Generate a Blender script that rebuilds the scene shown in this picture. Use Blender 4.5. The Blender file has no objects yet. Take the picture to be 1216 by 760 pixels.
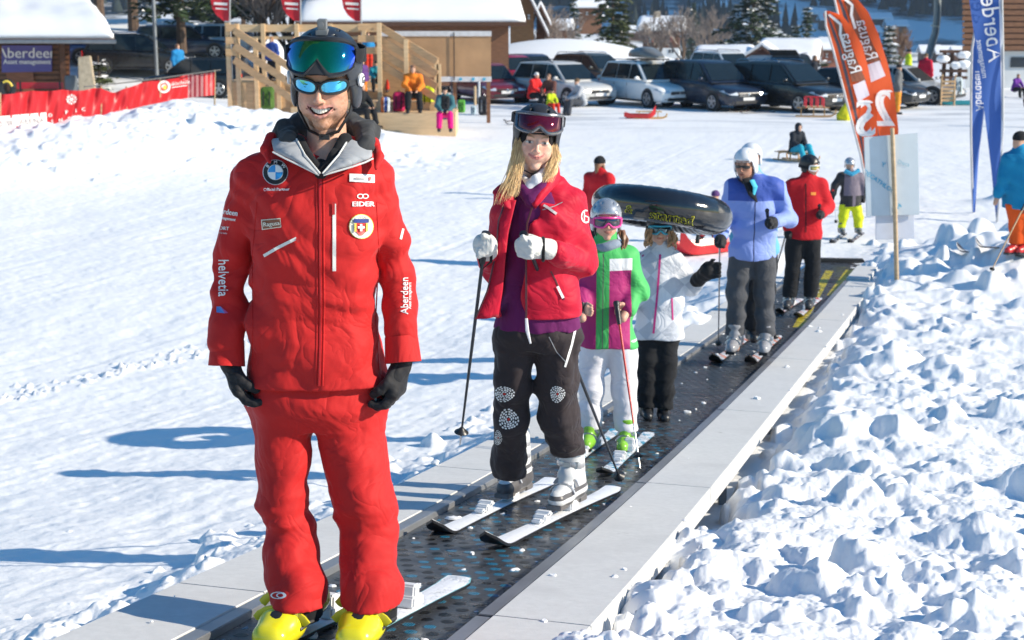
import bpy, bmesh, math, random
import numpy as np
from mathutils import Vector, Matrix
from mathutils.bvhtree import BVHTree
random.seed(7); RNG = np.random.default_rng(11)
SC = bpy.context.scene
COL = SC.collection
A = np.array
F0 = 1800.0; TH = math.atan(375 / 1800); CT, ST = math.cos(TH), math.sin(TH); CZ = 2.05
def ray(px, py):
    u = (px - 608) / F0; v = (380 - py) / F0
    return A([u, CT + v * ST, v * CT - ST])
def WY(px, py, Y):                      # the point seen at that direction on the plane Y = const
    r = ray(px, py); t = Y / r[1]
    return A([r[0] * t, Y, CZ + r[2] * t])
def PX(p):
    x, y, z = p[0], p[1], p[2] - CZ
    d = y * CT - z * ST
    return 608 + F0 * x / d, 380 - F0 * (y * ST + z * CT) / d
def _h(ix, iy, iz, s):
    n = (ix.astype(np.int64) * 73856093) ^ (iy.astype(np.int64) * 19349663) ^ (iz.astype(np.int64) * 83492791) ^ (s * 2654435761)
    n = (n ^ (n >> 13)) * 1274126177
    n = n & 0x7fffffff
    n = (n ^ (n >> 15)) & 0xffff
    return n / 32767.5 - 1.0
def noise3(x, y, z, s=0):
    xi, yi, zi = np.floor(x), np.floor(y), np.floor(z)
    fx, fy, fz = x - xi, y - yi, z - zi
    xi, yi, zi = xi.astype(np.int64), yi.astype(np.int64), zi.astype(np.int64)
    ux, uy, uz = [f * f * f * (f * (f * 6 - 15) + 10) for f in (fx, fy, fz)]
    def c(a, b, d): return _h(xi + a, yi + b, zi + d, s)
    x00 = c(0,0,0) * (1-ux) + c(1,0,0) * ux; x10 = c(0,1,0) * (1-ux) + c(1,1,0) * ux
    x01 = c(0,0,1) * (1-ux) + c(1,0,1) * ux; x11 = c(0,1,1) * (1-ux) + c(1,1,1) * ux
    return (x00 * (1-uy) + x10 * uy) * (1-uz) + (x01 * (1-uy) + x11 * uy) * uz
def noise2(x, y, s=0): return noise3(x, y, np.zeros_like(x) + .37, s)
def fbm2(x, y, o=4, s=0, g=.5):
    r = 0; a = 1
    for i in range(o):
        r = r + a * noise2(x * 2**i + 13.1*i, y * 2**i - 7.7*i, s + i); a *= g
    return r
def sst(a, b, x):
    t = np.clip((x - a) / (b - a), 0, 1); return t * t * (3 - 2 * t)
def tag(o, label=None, cat=None, group=None, kind=None):
    if label: o['label'] = label
    if cat: o['category'] = cat
    if group: o['group'] = group
    if kind: o['kind'] = kind
    return o
def empty(name, loc, label=None, cat=None, group=None, rz=0):
    o = bpy.data.objects.new(name, None); COL.objects.link(o); o.empty_display_size = .1
    o.location = loc; o.rotation_euler = (0, 0, rz)
    return tag(o, label, cat, group)
def mesh_obj(name, V, Fc, mats, parent=None, smooth=False, mi=None, col=None, uv=None, origin=None):
    """V world coords (or local to parent when parent given and origin None -> subtract parent loc)"""
    V = np.asarray(V, float)
    if origin is not None: V = V - A(origin)
    me = bpy.data.meshes.new(name)
    if isinstance(Fc, np.ndarray):
        n, k = Fc.shape
        me.vertices.add(len(V)); me.vertices.foreach_set('co', V.astype(np.float32).ravel())
        me.loops.add(n * k); me.loops.foreach_set('vertex_index', Fc.astype(np.int32).ravel())
        me.polygons.add(n); me.polygons.foreach_set('loop_start', np.arange(0, n * k, k, dtype=np.int32))
        me.update(calc_edges=True)
    else:
        me.from_pydata([tuple(v) for v in V], [], [tuple(q) for q in Fc]); me.update()
    for m in (mats if isinstance(mats, (list, tuple)) else [mats]): me.materials.append(m)
    if mi is not None: me.polygons.foreach_set('material_index', np.asarray(mi, np.int32))
    if smooth: me.polygons.foreach_set('use_smooth', np.ones(len(me.polygons), bool))
    if col is not None:
        c = me.color_attributes.new('Col', 'FLOAT_COLOR', 'POINT')
        cc = np.ones((len(V), 4), np.float32); cc[:, :3] = col; c.data.foreach_set('color', cc.ravel())
    if uv is not None:
        l = me.uv_layers.new(name='UVMap'); li = np.zeros(len(me.loops), np.int32); me.loops.foreach_get('vertex_index', li)
        l.data.foreach_set('uv', np.asarray(uv, np.float32)[li].ravel())
    me.validate()
    o = bpy.data.objects.new(name, me); COL.objects.link(o)
    if parent is not None: o.parent = parent
    return o
class MB:
    """collects boxes, bars, tubes, lofts; build() links ONE mesh object"""
    def __init__(s, o=(0, 0, 0)): s.V = []; s.F = []; s.M = []; s.o = A(o, float); s.m = 0
    def add(s, V, Fc, m=None):
        b = len(s.V); s.V += [A(v, float) for v in V]; s.F += [[b + i for i in f] for f in Fc]
        s.M += [s.m if m is None else m] * len(Fc); return s
    def box(s, c, d, rz=0, R=None, m=None):
        c = A(c, float); h = A(d, float) / 2
        P = [A([sx*h[0], sy*h[1], sz*h[2]]) for sx in (-1,1) for sy in (-1,1) for sz in (-1,1)]
        if rz: cc, ss = math.cos(rz), math.sin(rz); P = [A([p[0]*cc-p[1]*ss, p[0]*ss+p[1]*cc, p[2]]) for p in P]
        if R is not None: P = [A(R) @ p for p in P]
        return s.add([c + p for p in P], [[0,1,3,2],[4,6,7,5],[0,4,5,1],[2,3,7,6],[0,2,6,4],[1,5,7,3]], m)
    def bar(s, a, b, w, h=None, up=(0,0,1), m=None):
        a = A(a, float); b = A(b, float); h = w if h is None else h
        t = b - a; L = np.linalg.norm(t); t = t / L; up = A(up, float)
        if abs(t @ up) > .98: up = A([0, 1., 0])
        x = np.cross(t, up); x /= np.linalg.norm(x); y = np.cross(x, t)
        P = [q + x*sx*w/2 + y*sy*h/2 for q in (a, b) for sx, sy in ((-1,-1),(1,-1),(1,1),(-1,1))]
        return s.add(P, [[3,2,1,0],[4,5,6,7],[0,1,5,4],[1,2,6,5],[2,3,7,6],[3,0,4,7]], m)
    def tube(s, pts, r, n=10, m=None, caps=True, flat=None):
        pts = [A(p, float) for p in pts]; R = r if isinstance(r, (list, tuple, np.ndarray)) else [r]*len(pts)
        rings = []; up = None
        for i, p in enumerate(pts):
            t = pts[min(i+1, len(pts)-1)] - pts[max(i-1, 0)]; t = t / (np.linalg.norm(t) + 1e-12)
            if up is None: up = A([0,0,1.]) if abs(t[2]) < .9 else A([0,1.,0])
            x = np.cross(t, up); x /= np.linalg.norm(x); y = np.cross(x, t); up = y
            fl = 1 if flat is None else flat
            rings.append([p + R[i]*(math.cos(a)*x + fl*math.sin(a)*y) for a in np.linspace(0, 2*math.pi, n, endpoint=False)])
        return s.rings(rings, caps, m)
    def rings(s, rings, caps=True, m=None, closed=True):
        n = len(rings[0]); V = [v for r in rings for v in r]; Fc = []
        for i in range(len(rings)-1):
            for j in range(n if closed else n-1):
                k = (j+1) % n; Fc.append([i*n+j, i*n+k, (i+1)*n+k, (i+1)*n+j])
        if caps: Fc.append(list(range(n))[::-1]); Fc.append([(len(rings)-1)*n+j for j in range(n)])
        return s.add(V, Fc, m)
    def lathe(s, c, prof, n=20, axis=(0,0,1), m=None):
        ax = A(axis, float); ax /= np.linalg.norm(ax); q = A([1.,0,0]) if abs(ax[0]) < .9 else A([0,1.,0])
        x = np.cross(ax, q); x /= np.linalg.norm(x); y = np.cross(ax, x)
        return s.rings([[A(c) + ax*z + r*(math.cos(a)*x+math.sin(a)*y) for a in np.linspace(0, 2*math.pi, n, endpoint=False)] for r, z in prof], True, m)
    def prism(s, poly, d, m=None):          # poly: 3D points, extruded by vector d
        n = len(poly); P = [A(p, float) for p in poly]; d = A(d, float)
        return s.add(P + [p + d for p in P], [list(range(n))[::-1], [n+i for i in range(n)]] + [[i, (i+1)%n, n+(i+1)%n, n+i] for i in range(n)], m)
    def ball(s, c, r, n=12, m=None, jit=0, seed=0):
        c = A(c, float); r = A(r, float) * np.ones(3); V = []; Fc = []; k = n//2
        for i in range(k+1):
            for j in range(n):
                p = math.pi*i/k; a = 2*math.pi*j/n
                q = A([math.sin(p)*math.cos(a), math.sin(p)*math.sin(a), math.cos(p)])
                V.append(q)
        V = A(V)
        if jit: V = V * (1 + jit*noise3(V[:,0]*2+seed, V[:,1]*2, V[:,2]*2, 3))[:, None]
        for i in range(k):
            for j in range(n): Fc.append([i*n+j, (i+1)*n+j, (i+1)*n+(j+1)%n, i*n+(j+1)%n])
        return s.add(list(c + V*r), Fc, m)
    def build(s, name, mats, parent=None, smooth=False, bevel=0, seg=2, auto=None):
        V = A(s.V) - s.o
        o = mesh_obj(name, V, s.F, mats, parent, smooth, mi=s.M)
        bm = bmesh.new(); bm.from_mesh(o.data)
        bmesh.ops.recalc_face_normals(bm, faces=bm.faces)
        if bevel: bmesh.ops.bevel(bm, geom=bm.edges[:], offset=bevel, segments=seg, affect='EDGES', clamp_overlap=True)
        bm.to_mesh(o.data); bm.free()
        if auto is not None or (smooth and smooth != 2):
            o.data.polygons.foreach_set('use_smooth', np.ones(len(o.data.polygons), bool))
            try: o.data.set_sharp_from_angle(angle=math.radians(auto or 40))
            except Exception: pass
        return o
def copy_tree(o, parent=None):
    c = o.copy(); COL.objects.link(c); c.parent = parent
    for ch in list(o.children): copy_tree(ch, c)
    return c
MC = {}
class NT:
    def __init__(s, name):
        s.m = bpy.data.materials.new(name); s.m.use_nodes = True; s.t = s.m.node_tree; s.t.nodes.clear()
        s.out = s.n('ShaderNodeOutputMaterial'); s.b = s.n('ShaderNodeBsdfPrincipled'); s.l(s.b.outputs[0], s.out.inputs[0])
        s.tc = s.n('ShaderNodeTexCoord')
    def n(s, t, **k):
        nd = s.t.nodes.new(t)
        for a, v in k.items(): setattr(nd, a, v)
        return nd
    def l(s, a, b): s.t.links.new(a, b)
    def val(s, sock, v):
        if hasattr(v, 'links') or hasattr(v, 'is_linked'): s.l(v, sock)
        else: sock.default_value = v
    def math(s, op, a, b=None, c=None):
        nd = s.n('ShaderNodeMath', operation=op)
        for i, v in enumerate((a, b, c)):
            if v is not None: s.val(nd.inputs[i], v)
        return nd.outputs[0]
    def mix(s, f, a, b):
        nd = s.n('ShaderNodeMix', data_type='RGBA'); s.val(nd.inputs[0], f)
        s.val(nd.inputs[6], (*a, 1) if isinstance(a, tuple) and len(a) == 3 else a); s.val(nd.inputs[7], (*b, 1) if isinstance(b, tuple) and len(b) == 3 else b)
        return nd.outputs[2]
    def noise(s, scale, detail=4, vec=None, rough=.55, stretch=None):
        v = vec or s.tc.outputs['Object']
        if stretch: mp = s.n('ShaderNodeMapping'); mp.inputs['Scale'].default_value = stretch; s.l(v, mp.inputs[0]); v = mp.outputs[0]
        nd = s.n('ShaderNodeTexNoise'); nd.inputs['Scale'].default_value = scale; nd.inputs['Detail'].default_value = detail; nd.inputs['Roughness'].default_value = rough
        s.l(v, nd.inputs['Vector']); return nd.outputs['Fac']
    def ramp(s, f, lo, hi):
        nd = s.n('ShaderNodeMapRange'); s.val(nd.inputs[0], f); nd.inputs[1].default_value = lo; nd.inputs[2].default_value = hi; nd.clamp = True
        return nd.outputs[0]
    def bump(s, h, strength=.3, dist=.01, prev=None):
        nd = s.n('ShaderNodeBump'); nd.inputs['Strength'].default_value = strength; nd.inputs['Distance'].default_value = dist; s.l(h, nd.inputs['Height'])
        if prev is not None: s.l(prev, nd.inputs['Normal'])
        s.l(nd.outputs[0], s.b.inputs['Normal']); return nd.outputs[0]
    def set(s, **k):
        for a, v in k.items():
            s.val(s.b.inputs[{'col':'Base Color','rough':'Roughness','metal':'Metallic','coat':'Coat Weight','sheen':'Sheen Weight','spec':'Specular IOR Level','sss':'Subsurface Weight','alpha':'Alpha','tr':'Transmission Weight'}[a]], (*v, 1) if isinstance(v, tuple) and len(v) == 3 else v)
        return s
    def xyz(s, vec=None):
        nd = s.n('ShaderNodeSeparateXYZ'); s.l(vec or s.tc.outputs['Object'], nd.inputs[0]); return nd.outputs
def mat(name, col, rough=.6, metal=0, var=.12, vs=6, bump=0, bs=60, coat=0, sheen=0, stretch=None, attr=False, spec=.5):
    if name in MC: return MC[name]
    t = NT(name)
    c = (*col, 1)
    if attr:
        at = t.n('ShaderNodeAttribute', attribute_name='Col'); base = at.outputs['Color']
    else: base = c
    if var:
        f = t.noise(vs, 5, stretch=stretch); hsv = t.n('ShaderNodeHueSaturation')
        t.val(hsv.inputs['Color'], base); v = t.n('ShaderNodeMapRange'); t.l(f, v.inputs[0]); v.inputs[1].default_value = .3; v.inputs[2].default_value = .7
        v.inputs[3].default_value = 1 - var; v.inputs[4].default_value = 1 + var; t.l(v.outputs[0], hsv.inputs['Value']); base = hsv.outputs[0]
    t.set(col=base, rough=rough, metal=metal, coat=coat, sheen=sheen, spec=spec)
    if rough > .15 and rough < .9:
        rn = t.noise(vs * 3, 3); rr = t.n('ShaderNodeMapRange'); t.l(rn, rr.inputs[0]); rr.inputs[3].default_value = max(.02, rough - .12); rr.inputs[4].default_value = min(1, rough + .12); t.l(rr.outputs[0], t.b.inputs['Roughness'])
    if bump: t.bump(t.noise(bs, 4), bump, .004)
    MC[name] = t.m; return t.m
class SDF:
    def __init__(s, lo, hi, vox):
        s.lo = A(lo, float); s.vox = vox
        s.n = np.ceil((A(hi, float) - s.lo) / vox).astype(int) + 1
        s.ax = [s.lo[i] + vox * np.arange(s.n[i]) for i in range(3)]
        s.d = np.full(s.n, 9.0, np.float32)
    def blk(s, lo, hi, m):
        a = np.clip(np.floor((A(lo) - m - s.lo) / s.vox).astype(int), 0, s.n); b = np.clip(np.ceil((A(hi) + m - s.lo) / s.vox).astype(int) + 1, 0, s.n)
        if (b <= a).any(): return None
        sl = tuple(slice(a[i], b[i]) for i in range(3))
        X = np.meshgrid(*[s.ax[i][sl[i]] for i in range(3)], indexing='ij'); return sl, X
    def put(s, sl, d, k, op):
        c = s.d[sl]
        if op == 'add':
            if k > 0: h = np.clip(.5 + .5*(c - d)/k, 0, 1); r = c*(1-h) + d*h - k*h*(1-h)
            else: r = np.minimum(c, d)
        elif op == 'sub':
            if k > 0: h = np.clip(.5 - .5*(c + d)/k, 0, 1); r = c*(1-h) - d*h + k*h*(1-h)
            else: r = np.maximum(c, -d)
        else: r = np.maximum(c, d)
        s.d[sl] = r
    def rc(s, a, b, ra, rb=None, k=0, op='add', fl=None):
        """rounded cone a->b; fl=(axis,factor) flattens along axis"""
        a = A(a, float); b = A(b, float); rb = ra if rb is None else rb; R = max(ra, rb)
        m = 3*s.vox + k + .005
        g = s.blk(np.minimum(a, b) - R, np.maximum(a, b) + R, m)
        if g is None: return s
        sl, (X, Y, Z) = g
        x, y, z = X - a[0], Y - a[1], Z - a[2]; t = b - a
        if fl is not None:
            n = A(fl[0], float); n /= np.linalg.norm(n); q = 1/fl[1] - 1
            e = x*n[0] + y*n[1] + z*n[2]; x = x + e*q*n[0]; y = y + e*q*n[1]; z = z + e*q*n[2]; t = t + (t @ n)*q*n
        L = t @ t + 1e-12; h = np.clip((x*t[0] + y*t[1] + z*t[2]) / L, 0, 1)
        d = np.sqrt((x-h*t[0])**2 + (y-h*t[1])**2 + (z-h*t[2])**2) - (ra + (rb-ra)*h)
        if fl is not None: d = d * fl[1] ** .5
        s.put(sl, d, k, op); return s
    def chain(s, P, R, k=0, fl=None, op='add'):
        for i in range(len(P)-1): s.rc(P[i], P[i+1], R[i], R[i+1], k, op, fl)
        return s
    def ell(s, c, r, k=0, op='add', R=None, box=0):
        c = A(c, float); r = A(r, float)*np.ones(3); m = 3*s.vox + k + .005; e = r.max() if R is not None else r
        g = s.blk(c - e, c + e, m)
        if g is None: return s
        sl, (X, Y, Z) = g; x, y, z = X-c[0], Y-c[1], Z-c[2]
        if R is not None:
            R = A(R, float); x, y, z = [R[0][i]*x + R[1][i]*y + R[2][i]*z for i in range(3)]   # columns of R = local axes
        if box:
            qx, qy, qz = np.abs(x)-r[0]+box, np.abs(y)-r[1]+box, np.abs(z)-r[2]+box
            d = np.sqrt(np.maximum(qx,0)**2+np.maximum(qy,0)**2+np.maximum(qz,0)**2) + np.minimum(np.maximum(qx, np.maximum(qy, qz)), 0) - box
        else:
            k0 = np.sqrt((x/r[0])**2+(y/r[1])**2+(z/r[2])**2); k1 = np.sqrt((x/r[0]**2)**2+(y/r[1]**2)**2+(z/r[2]**2)**2)
            d = k0*(k0-1)/(k1+1e-9)
        s.put(sl, d, k, op); return s
    def loft(s, secs, k=0, op='add', pw=2.3):
        """secs rows: z, cx, cy, rx, ry (z ascending)"""
        S = A(sorted(secs, key=lambda q: q[0]), float)
        lo = [(S[:,1]-S[:,3]).min(), (S[:,2]-S[:,4]).min(), S[0,0]]; hi = [(S[:,1]+S[:,3]).max(), (S[:,2]+S[:,4]).max(), S[-1,0]]
        g = s.blk(lo, hi, 3*s.vox + k + .005)
        if g is None: return s
        sl, (X, Y, Z) = g; zz = Z[0, 0, :]
        def itp(c):   # smooth interpolation
            z = S[:,0]; v = S[:,c]
            if len(z) < 3: return np.interp(zz, z, v)
            mlt = np.gradient(v, z); i = np.clip(np.searchsorted(z, zz) - 1, 0, len(z)-2); h = z[i+1]-z[i]; t = np.clip((zz - z[i])/h, 0, 1)
            return (2*t**3-3*t*t+1)*v[i] + (t**3-2*t*t+t)*h*mlt[i] + (-2*t**3+3*t*t)*v[i+1] + (t**3-t*t)*h*mlt[i+1]
        cx, cy, rx, ry = [itp(i)[None, None, :] for i in (1,2,3,4)]
        q = (np.abs((X-cx)/rx)**pw + np.abs((Y-cy)/ry)**pw)**(1/pw)
        d = (q - 1)*np.minimum(rx, ry)
        d = np.maximum(d, np.maximum(Z - S[-1,0], S[0,0] - Z))
        s.put(sl, d, k, op); return s
    def cut(s, n, c):          # keep the half space n.p < c
        n = A(n, float); X = np.meshgrid(*s.ax, indexing='ij')
        s.d = np.maximum(s.d, n[0]*X[0] + n[1]*X[1] + n[2]*X[2] - c); return s
    def warp(s, fn):           # fn(P(n,3)) -> outward displacement
        idx = np.where(np.abs(s.d) < 3*s.vox + .03)
        P = np.stack([s.ax[i][idx[i]] for i in range(3)], 1)
        s.d[idx] -= fn(P).astype(np.float32); return s
    def mesh(s, smooth=2):
        v = s.d; v[0], v[-1], v[:,0], v[:,-1], v[:,:,0], v[:,:,-1] = [9]*6
        ins = v < 0; nx, ny, nz = v.shape
        c = [(i,j,k) for i in (0,1) for j in (0,1) for k in (0,1)]
        def sub(a, i, j, k): return a[i:nx-1+i, j:ny-1+j, k:nz-1+k]
        cnt = sum(sub(ins, *q).astype(np.int8) for q in c); act = (cnt > 0) & (cnt < 8)
        ci = np.argwhere(act); n = len(ci)
        if n == 0: return np.zeros((0,3)), np.zeros((0,4), int)
        vid = np.full(act.shape, -1, np.int64); vid[act] = np.arange(n)
        acc = np.zeros((n,3)); w = np.zeros(n)
        cv = {q: v[ci[:,0]+q[0], ci[:,1]+q[1], ci[:,2]+q[2]] for q in c}
        for q in c:
            for a in range(3):
                if q[a] == 0:
                    r = list(q); r[a] = 1; r = tuple(r); va, vb = cv[q], cv[r]; m = (va < 0) != (vb < 0)
                    t = np.where(m, va/(va-vb+1e-20), 0); p = np.tile(A(q, float), (n,1)); p[:,a] += t
                    acc[m] += p[m]; w[m] += 1
        V = s.lo + s.vox*(ci + acc/w[:,None]); Fs = []
        for a in range(3):
            b, d = (a+1) % 3, (a+2) % 3
            sl0 = [slice(1, -1)]*3; sl1 = [slice(1, -1)]*3; sl0[a] = slice(0, -1); sl1[a] = slice(1, None)
            i0 = ins[tuple(sl0)]; i1 = ins[tuple(sl1)]; e = np.argwhere(i0 != i1); 
            if not len(e): continue
            fl = i0[tuple(e.T)]; off = np.ones(3, int); off[a] = 0; e = e + off
            def g(db, dd): q = e.copy(); q[:,b] += db; q[:,d] += dd; return vid[tuple(q.T)]
            Q = np.stack([g(-1,-1), g(0,-1), g(0,0), g(-1,0)], 1); Q[~fl] = Q[~fl][:, ::-1]; Fs.append(Q)
        Fq = np.concatenate(Fs); Fq = Fq[(Fq >= 0).all(1)]
        for _ in range(smooth):
            S = np.zeros_like(V); C = np.zeros(len(V))
            for i in range(4):
                a, b = Fq[:, i], Fq[:, (i+1) % 4]
                for k in range(3): S[:,k] += np.bincount(a, V[b,k], len(V)) + np.bincount(b, V[a,k], len(V))
                C += np.bincount(a, minlength=len(V)) + np.bincount(b, minlength=len(V))
            V = V*.45 + .55*S/np.maximum(C,1)[:,None]
        return V, Fq
    def build(s, name, mats, root, smooth=2, colf=None, mif=None, parent=None):
        V, Fq = s.mesh(smooth)
        par = parent if parent is not None else root
        o = A(root.matrix_world.translation) if False else A(root.location)
        col = colf(V) if colf else None
        mi = mif(V[Fq].mean(1)) if mif else None
        ob = mesh_obj(name, V - o, Fq, mats, par, True, mi=mi, col=col)
        return ob
def unit(v): v = A(v, float); return v / (np.linalg.norm(v) + 1e-12)
def lerp(a, b, t): return A(a, float)*(1-t) + A(b, float)*t
def text_mesh(txt, size, res=3, ext=0.0):
    cu = bpy.data.curves.new('t', 'FONT'); cu.body = txt; cu.size = size; cu.resolution_u = res; cu.align_x = 'CENTER'; cu.align_y = 'CENTER'; cu.extrude = ext
    o = bpy.data.objects.new('t', cu); COL.objects.link(o); dg = bpy.context.evaluated_depsgraph_get(); me = o.evaluated_get(dg).to_mesh()
    V = A([v.co[:] for v in me.vertices]); Fc = [list(p.vertices) for p in me.polygons]
    o.to_mesh_clear(); bpy.data.objects.remove(o); bpy.data.curves.remove(cu)
    return V, Fc
def bold(V, k):  return V
def bvh_of(ob, root):
    me = ob.data; o = A(root.location)
    return BVHTree.FromPolygons([Vector(A(v.co) + o) for v in me.vertices], [tuple(p.vertices) for p in me.polygons])
def decal(name, V2, Fc, m, root, parent, bvh, P0, ex, ey, toward, off=.002, maxd=.4):
    """flat shape V2 (x,y) laid at P0 with axes ex, ey and pressed on the surface along -toward"""
    P0, ex, ey, toward = A(P0, float), unit(ex), unit(ey), unit(toward)
    Q = []
    for v in V2:
        p = P0 + ex*v[0] + ey*v[1]; st = p + toward*.25
        h = bvh.ray_cast(Vector(st), Vector(-toward), .25 + maxd)
        Q.append(A(h[0]) + toward*off if h[0] is not None else p)
    return mesh_obj(name, A(Q) - A(root.location), Fc, m, parent)
def disc2(r, n=28, r0=0, a0=0, a1=2*math.pi):
    full = abs(a1-a0-2*math.pi) < 1e-6; an = np.linspace(a0, a1, n+1)
    V = [(r0*math.cos(a), r0*math.sin(a)) for a in an] + [(r*math.cos(a), r*math.sin(a)) for a in an]
    return A(V), [[i, n+1+i, n+2+i, i+1] for i in range(n)]
def rect2(w, h, nx=6, ny=3, sh=0):
    V = [((i/nx-.5)*w + sh*(j/ny-.5)*h, (j/ny-.5)*h) for j in range(ny+1) for i in range(nx+1)]
    return A(V), [[j*(nx+1)+i, j*(nx+1)+i+1, (j+1)*(nx+1)+i+1, (j+1)*(nx+1)+i] for j in range(ny) for i in range(nx)]
cam = bpy.data.cameras.new('camera'); co = bpy.data.objects.new('camera', cam); COL.objects.link(co); SC.camera = co
co.location = (0, 0, CZ); co.rotation_euler = (math.pi/2 - TH, 0, 0)
cam.sensor_width = 36; cam.lens = 36 * F0 / 1216; cam.clip_end = 12000; cam.clip_start = .05
cam.dof.use_dof = True; cam.dof.focus_distance = 5.6; cam.dof.aperture_fstop = 6.3
SUN_EL, SUN_AZ = math.radians(28), math.radians(104)      # azimuth clockwise from +Y (view direction); slightly on the camera's side
sd = A([math.sin(SUN_AZ)*math.cos(SUN_EL), math.cos(SUN_AZ)*math.cos(SUN_EL), math.sin(SUN_EL)])
sl = bpy.data.lights.new('sun', 'SUN'); so = bpy.data.objects.new('sun', sl); COL.objects.link(so)
so.rotation_euler = Vector(sd).to_track_quat('Z', 'Y').to_euler(); sl.energy = 5.0; sl.angle = math.radians(.53); sl.color = (1, .895, .725)
so.location = (20, 0, 20)
wd = bpy.data.worlds.new('World'); SC.world = wd; wd.use_nodes = True
wn = wd.node_tree; bg = wn.nodes['Background']; sky = wn.nodes.new('ShaderNodeTexSky'); sky.sky_type = 'NISHITA'; sky.sun_disc = False
sky.sun_elevation = SUN_EL; sky.sun_rotation = SUN_AZ; sky.air_density = 1.5; sky.dust_density = 0; sky.ozone_density = 3.0; sky.altitude = 1200
hs_ = wn.nodes.new('ShaderNodeHueSaturation'); hs_.inputs['Saturation'].default_value = 1.45; wn.links.new(sky.outputs[0], hs_.inputs['Color']); wn.links.new(hs_.outputs[0], bg.inputs[0]); bg.inputs[1].default_value = .095
SC.view_settings.view_transform = 'Standard'; SC.view_settings.look = 'None'; SC.view_settings.gamma = 1; SC.view_settings.exposure = .66
SC.cycles.use_denoising = True; SC.cycles.max_bounces = 6; SC.cycles.diffuse_bounces = 3; SC.cycles.glossy_bounces = 3; SC.cycles.transmission_bounces = 4; SC.cycles.transparent_max_bounces = 8
BP = A([[2.0, -1.23, .44], [3.3, -.885, .265], [4.69, -.506, .046], [6.172, -.101, -.195], [8.451, .523, -.535], [12.638, 1.75, -1.026], [16.656, 3.03, -1.353], [21.61, 4.68, -1.60]])
def bx(Y): return np.interp(Y, _yy, _xx)
def bz(Y): return np.interp(Y, _yy, _zz)
def _herm(z, v, q):
    m = np.gradient(v, z); i = np.clip(np.searchsorted(z, q)-1, 0, len(z)-2); h = z[i+1]-z[i]; t = (q-z[i])/h
    return (2*t**3-3*t*t+1)*v[i] + (t**3-2*t*t+t)*h*m[i] + (-2*t**3+3*t*t)*v[i+1] + (t**3-t*t)*h*m[i+1]
_yy = np.linspace(2.0, 21.61, 200); _xx = _herm(BP[:,0], BP[:,1], _yy); _zz = _herm(BP[:,0], BP[:,2], _yy)
ZF = -1.70
def seg_dist(X, Y, a, b):
    ax_, ay = a; bx_, by = b; dx, dy = bx_-ax_, by-ay; t = np.clip(((X-ax_)*dx+(Y-ay)*dy)/(dx*dx+dy*dy), 0, 1)
    return np.hypot(X-ax_-t*dx, Y-ay-t*dy), t
def gxy(px, py, z=ZF):                     # ground point on a level plane
    r = ray(px, py); t = (z - CZ)/r[2]; return r[0]*t, r[1]*t
def ridge(X, Y, pts, hts, w):
    H = np.zeros_like(X)
    for i in range(len(pts)-1):
        d, t = seg_dist(X, Y, pts[i], pts[i+1]); H = np.maximum(H, (hts[i]*(1-t)+hts[i+1]*t)*np.exp(-(d/w)**2))
    return H
LB_pts = [(-16, 33.5), (-12, 34), (-9.8, 36), (-8.2, 39.5), (-5.8, 40), (-4.2, 36)]
def base_h(X, Y):
    z = np.where(Y < 21.6, np.interp(Y, _yy, _zz), ZF)
    z0 = np.interp(Y, [0, 2, 3.3, 4.69, 6.17, 8.45, 12.6, 16.6, 21.6, 25, 60], [.5, .22, .03, -.2, -.45, -.79, -1.24, -1.5, -1.64, ZF, ZF])
    d = X - np.interp(Y, [0, 2, 21.61, 30, 60], [-1.8, -1.23, 4.68, 7, 14])
    z0 = z0 - .10*sst(0, 4, -d - 1)*(1 - sst(14, 24, Y))
    return z0, d
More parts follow.
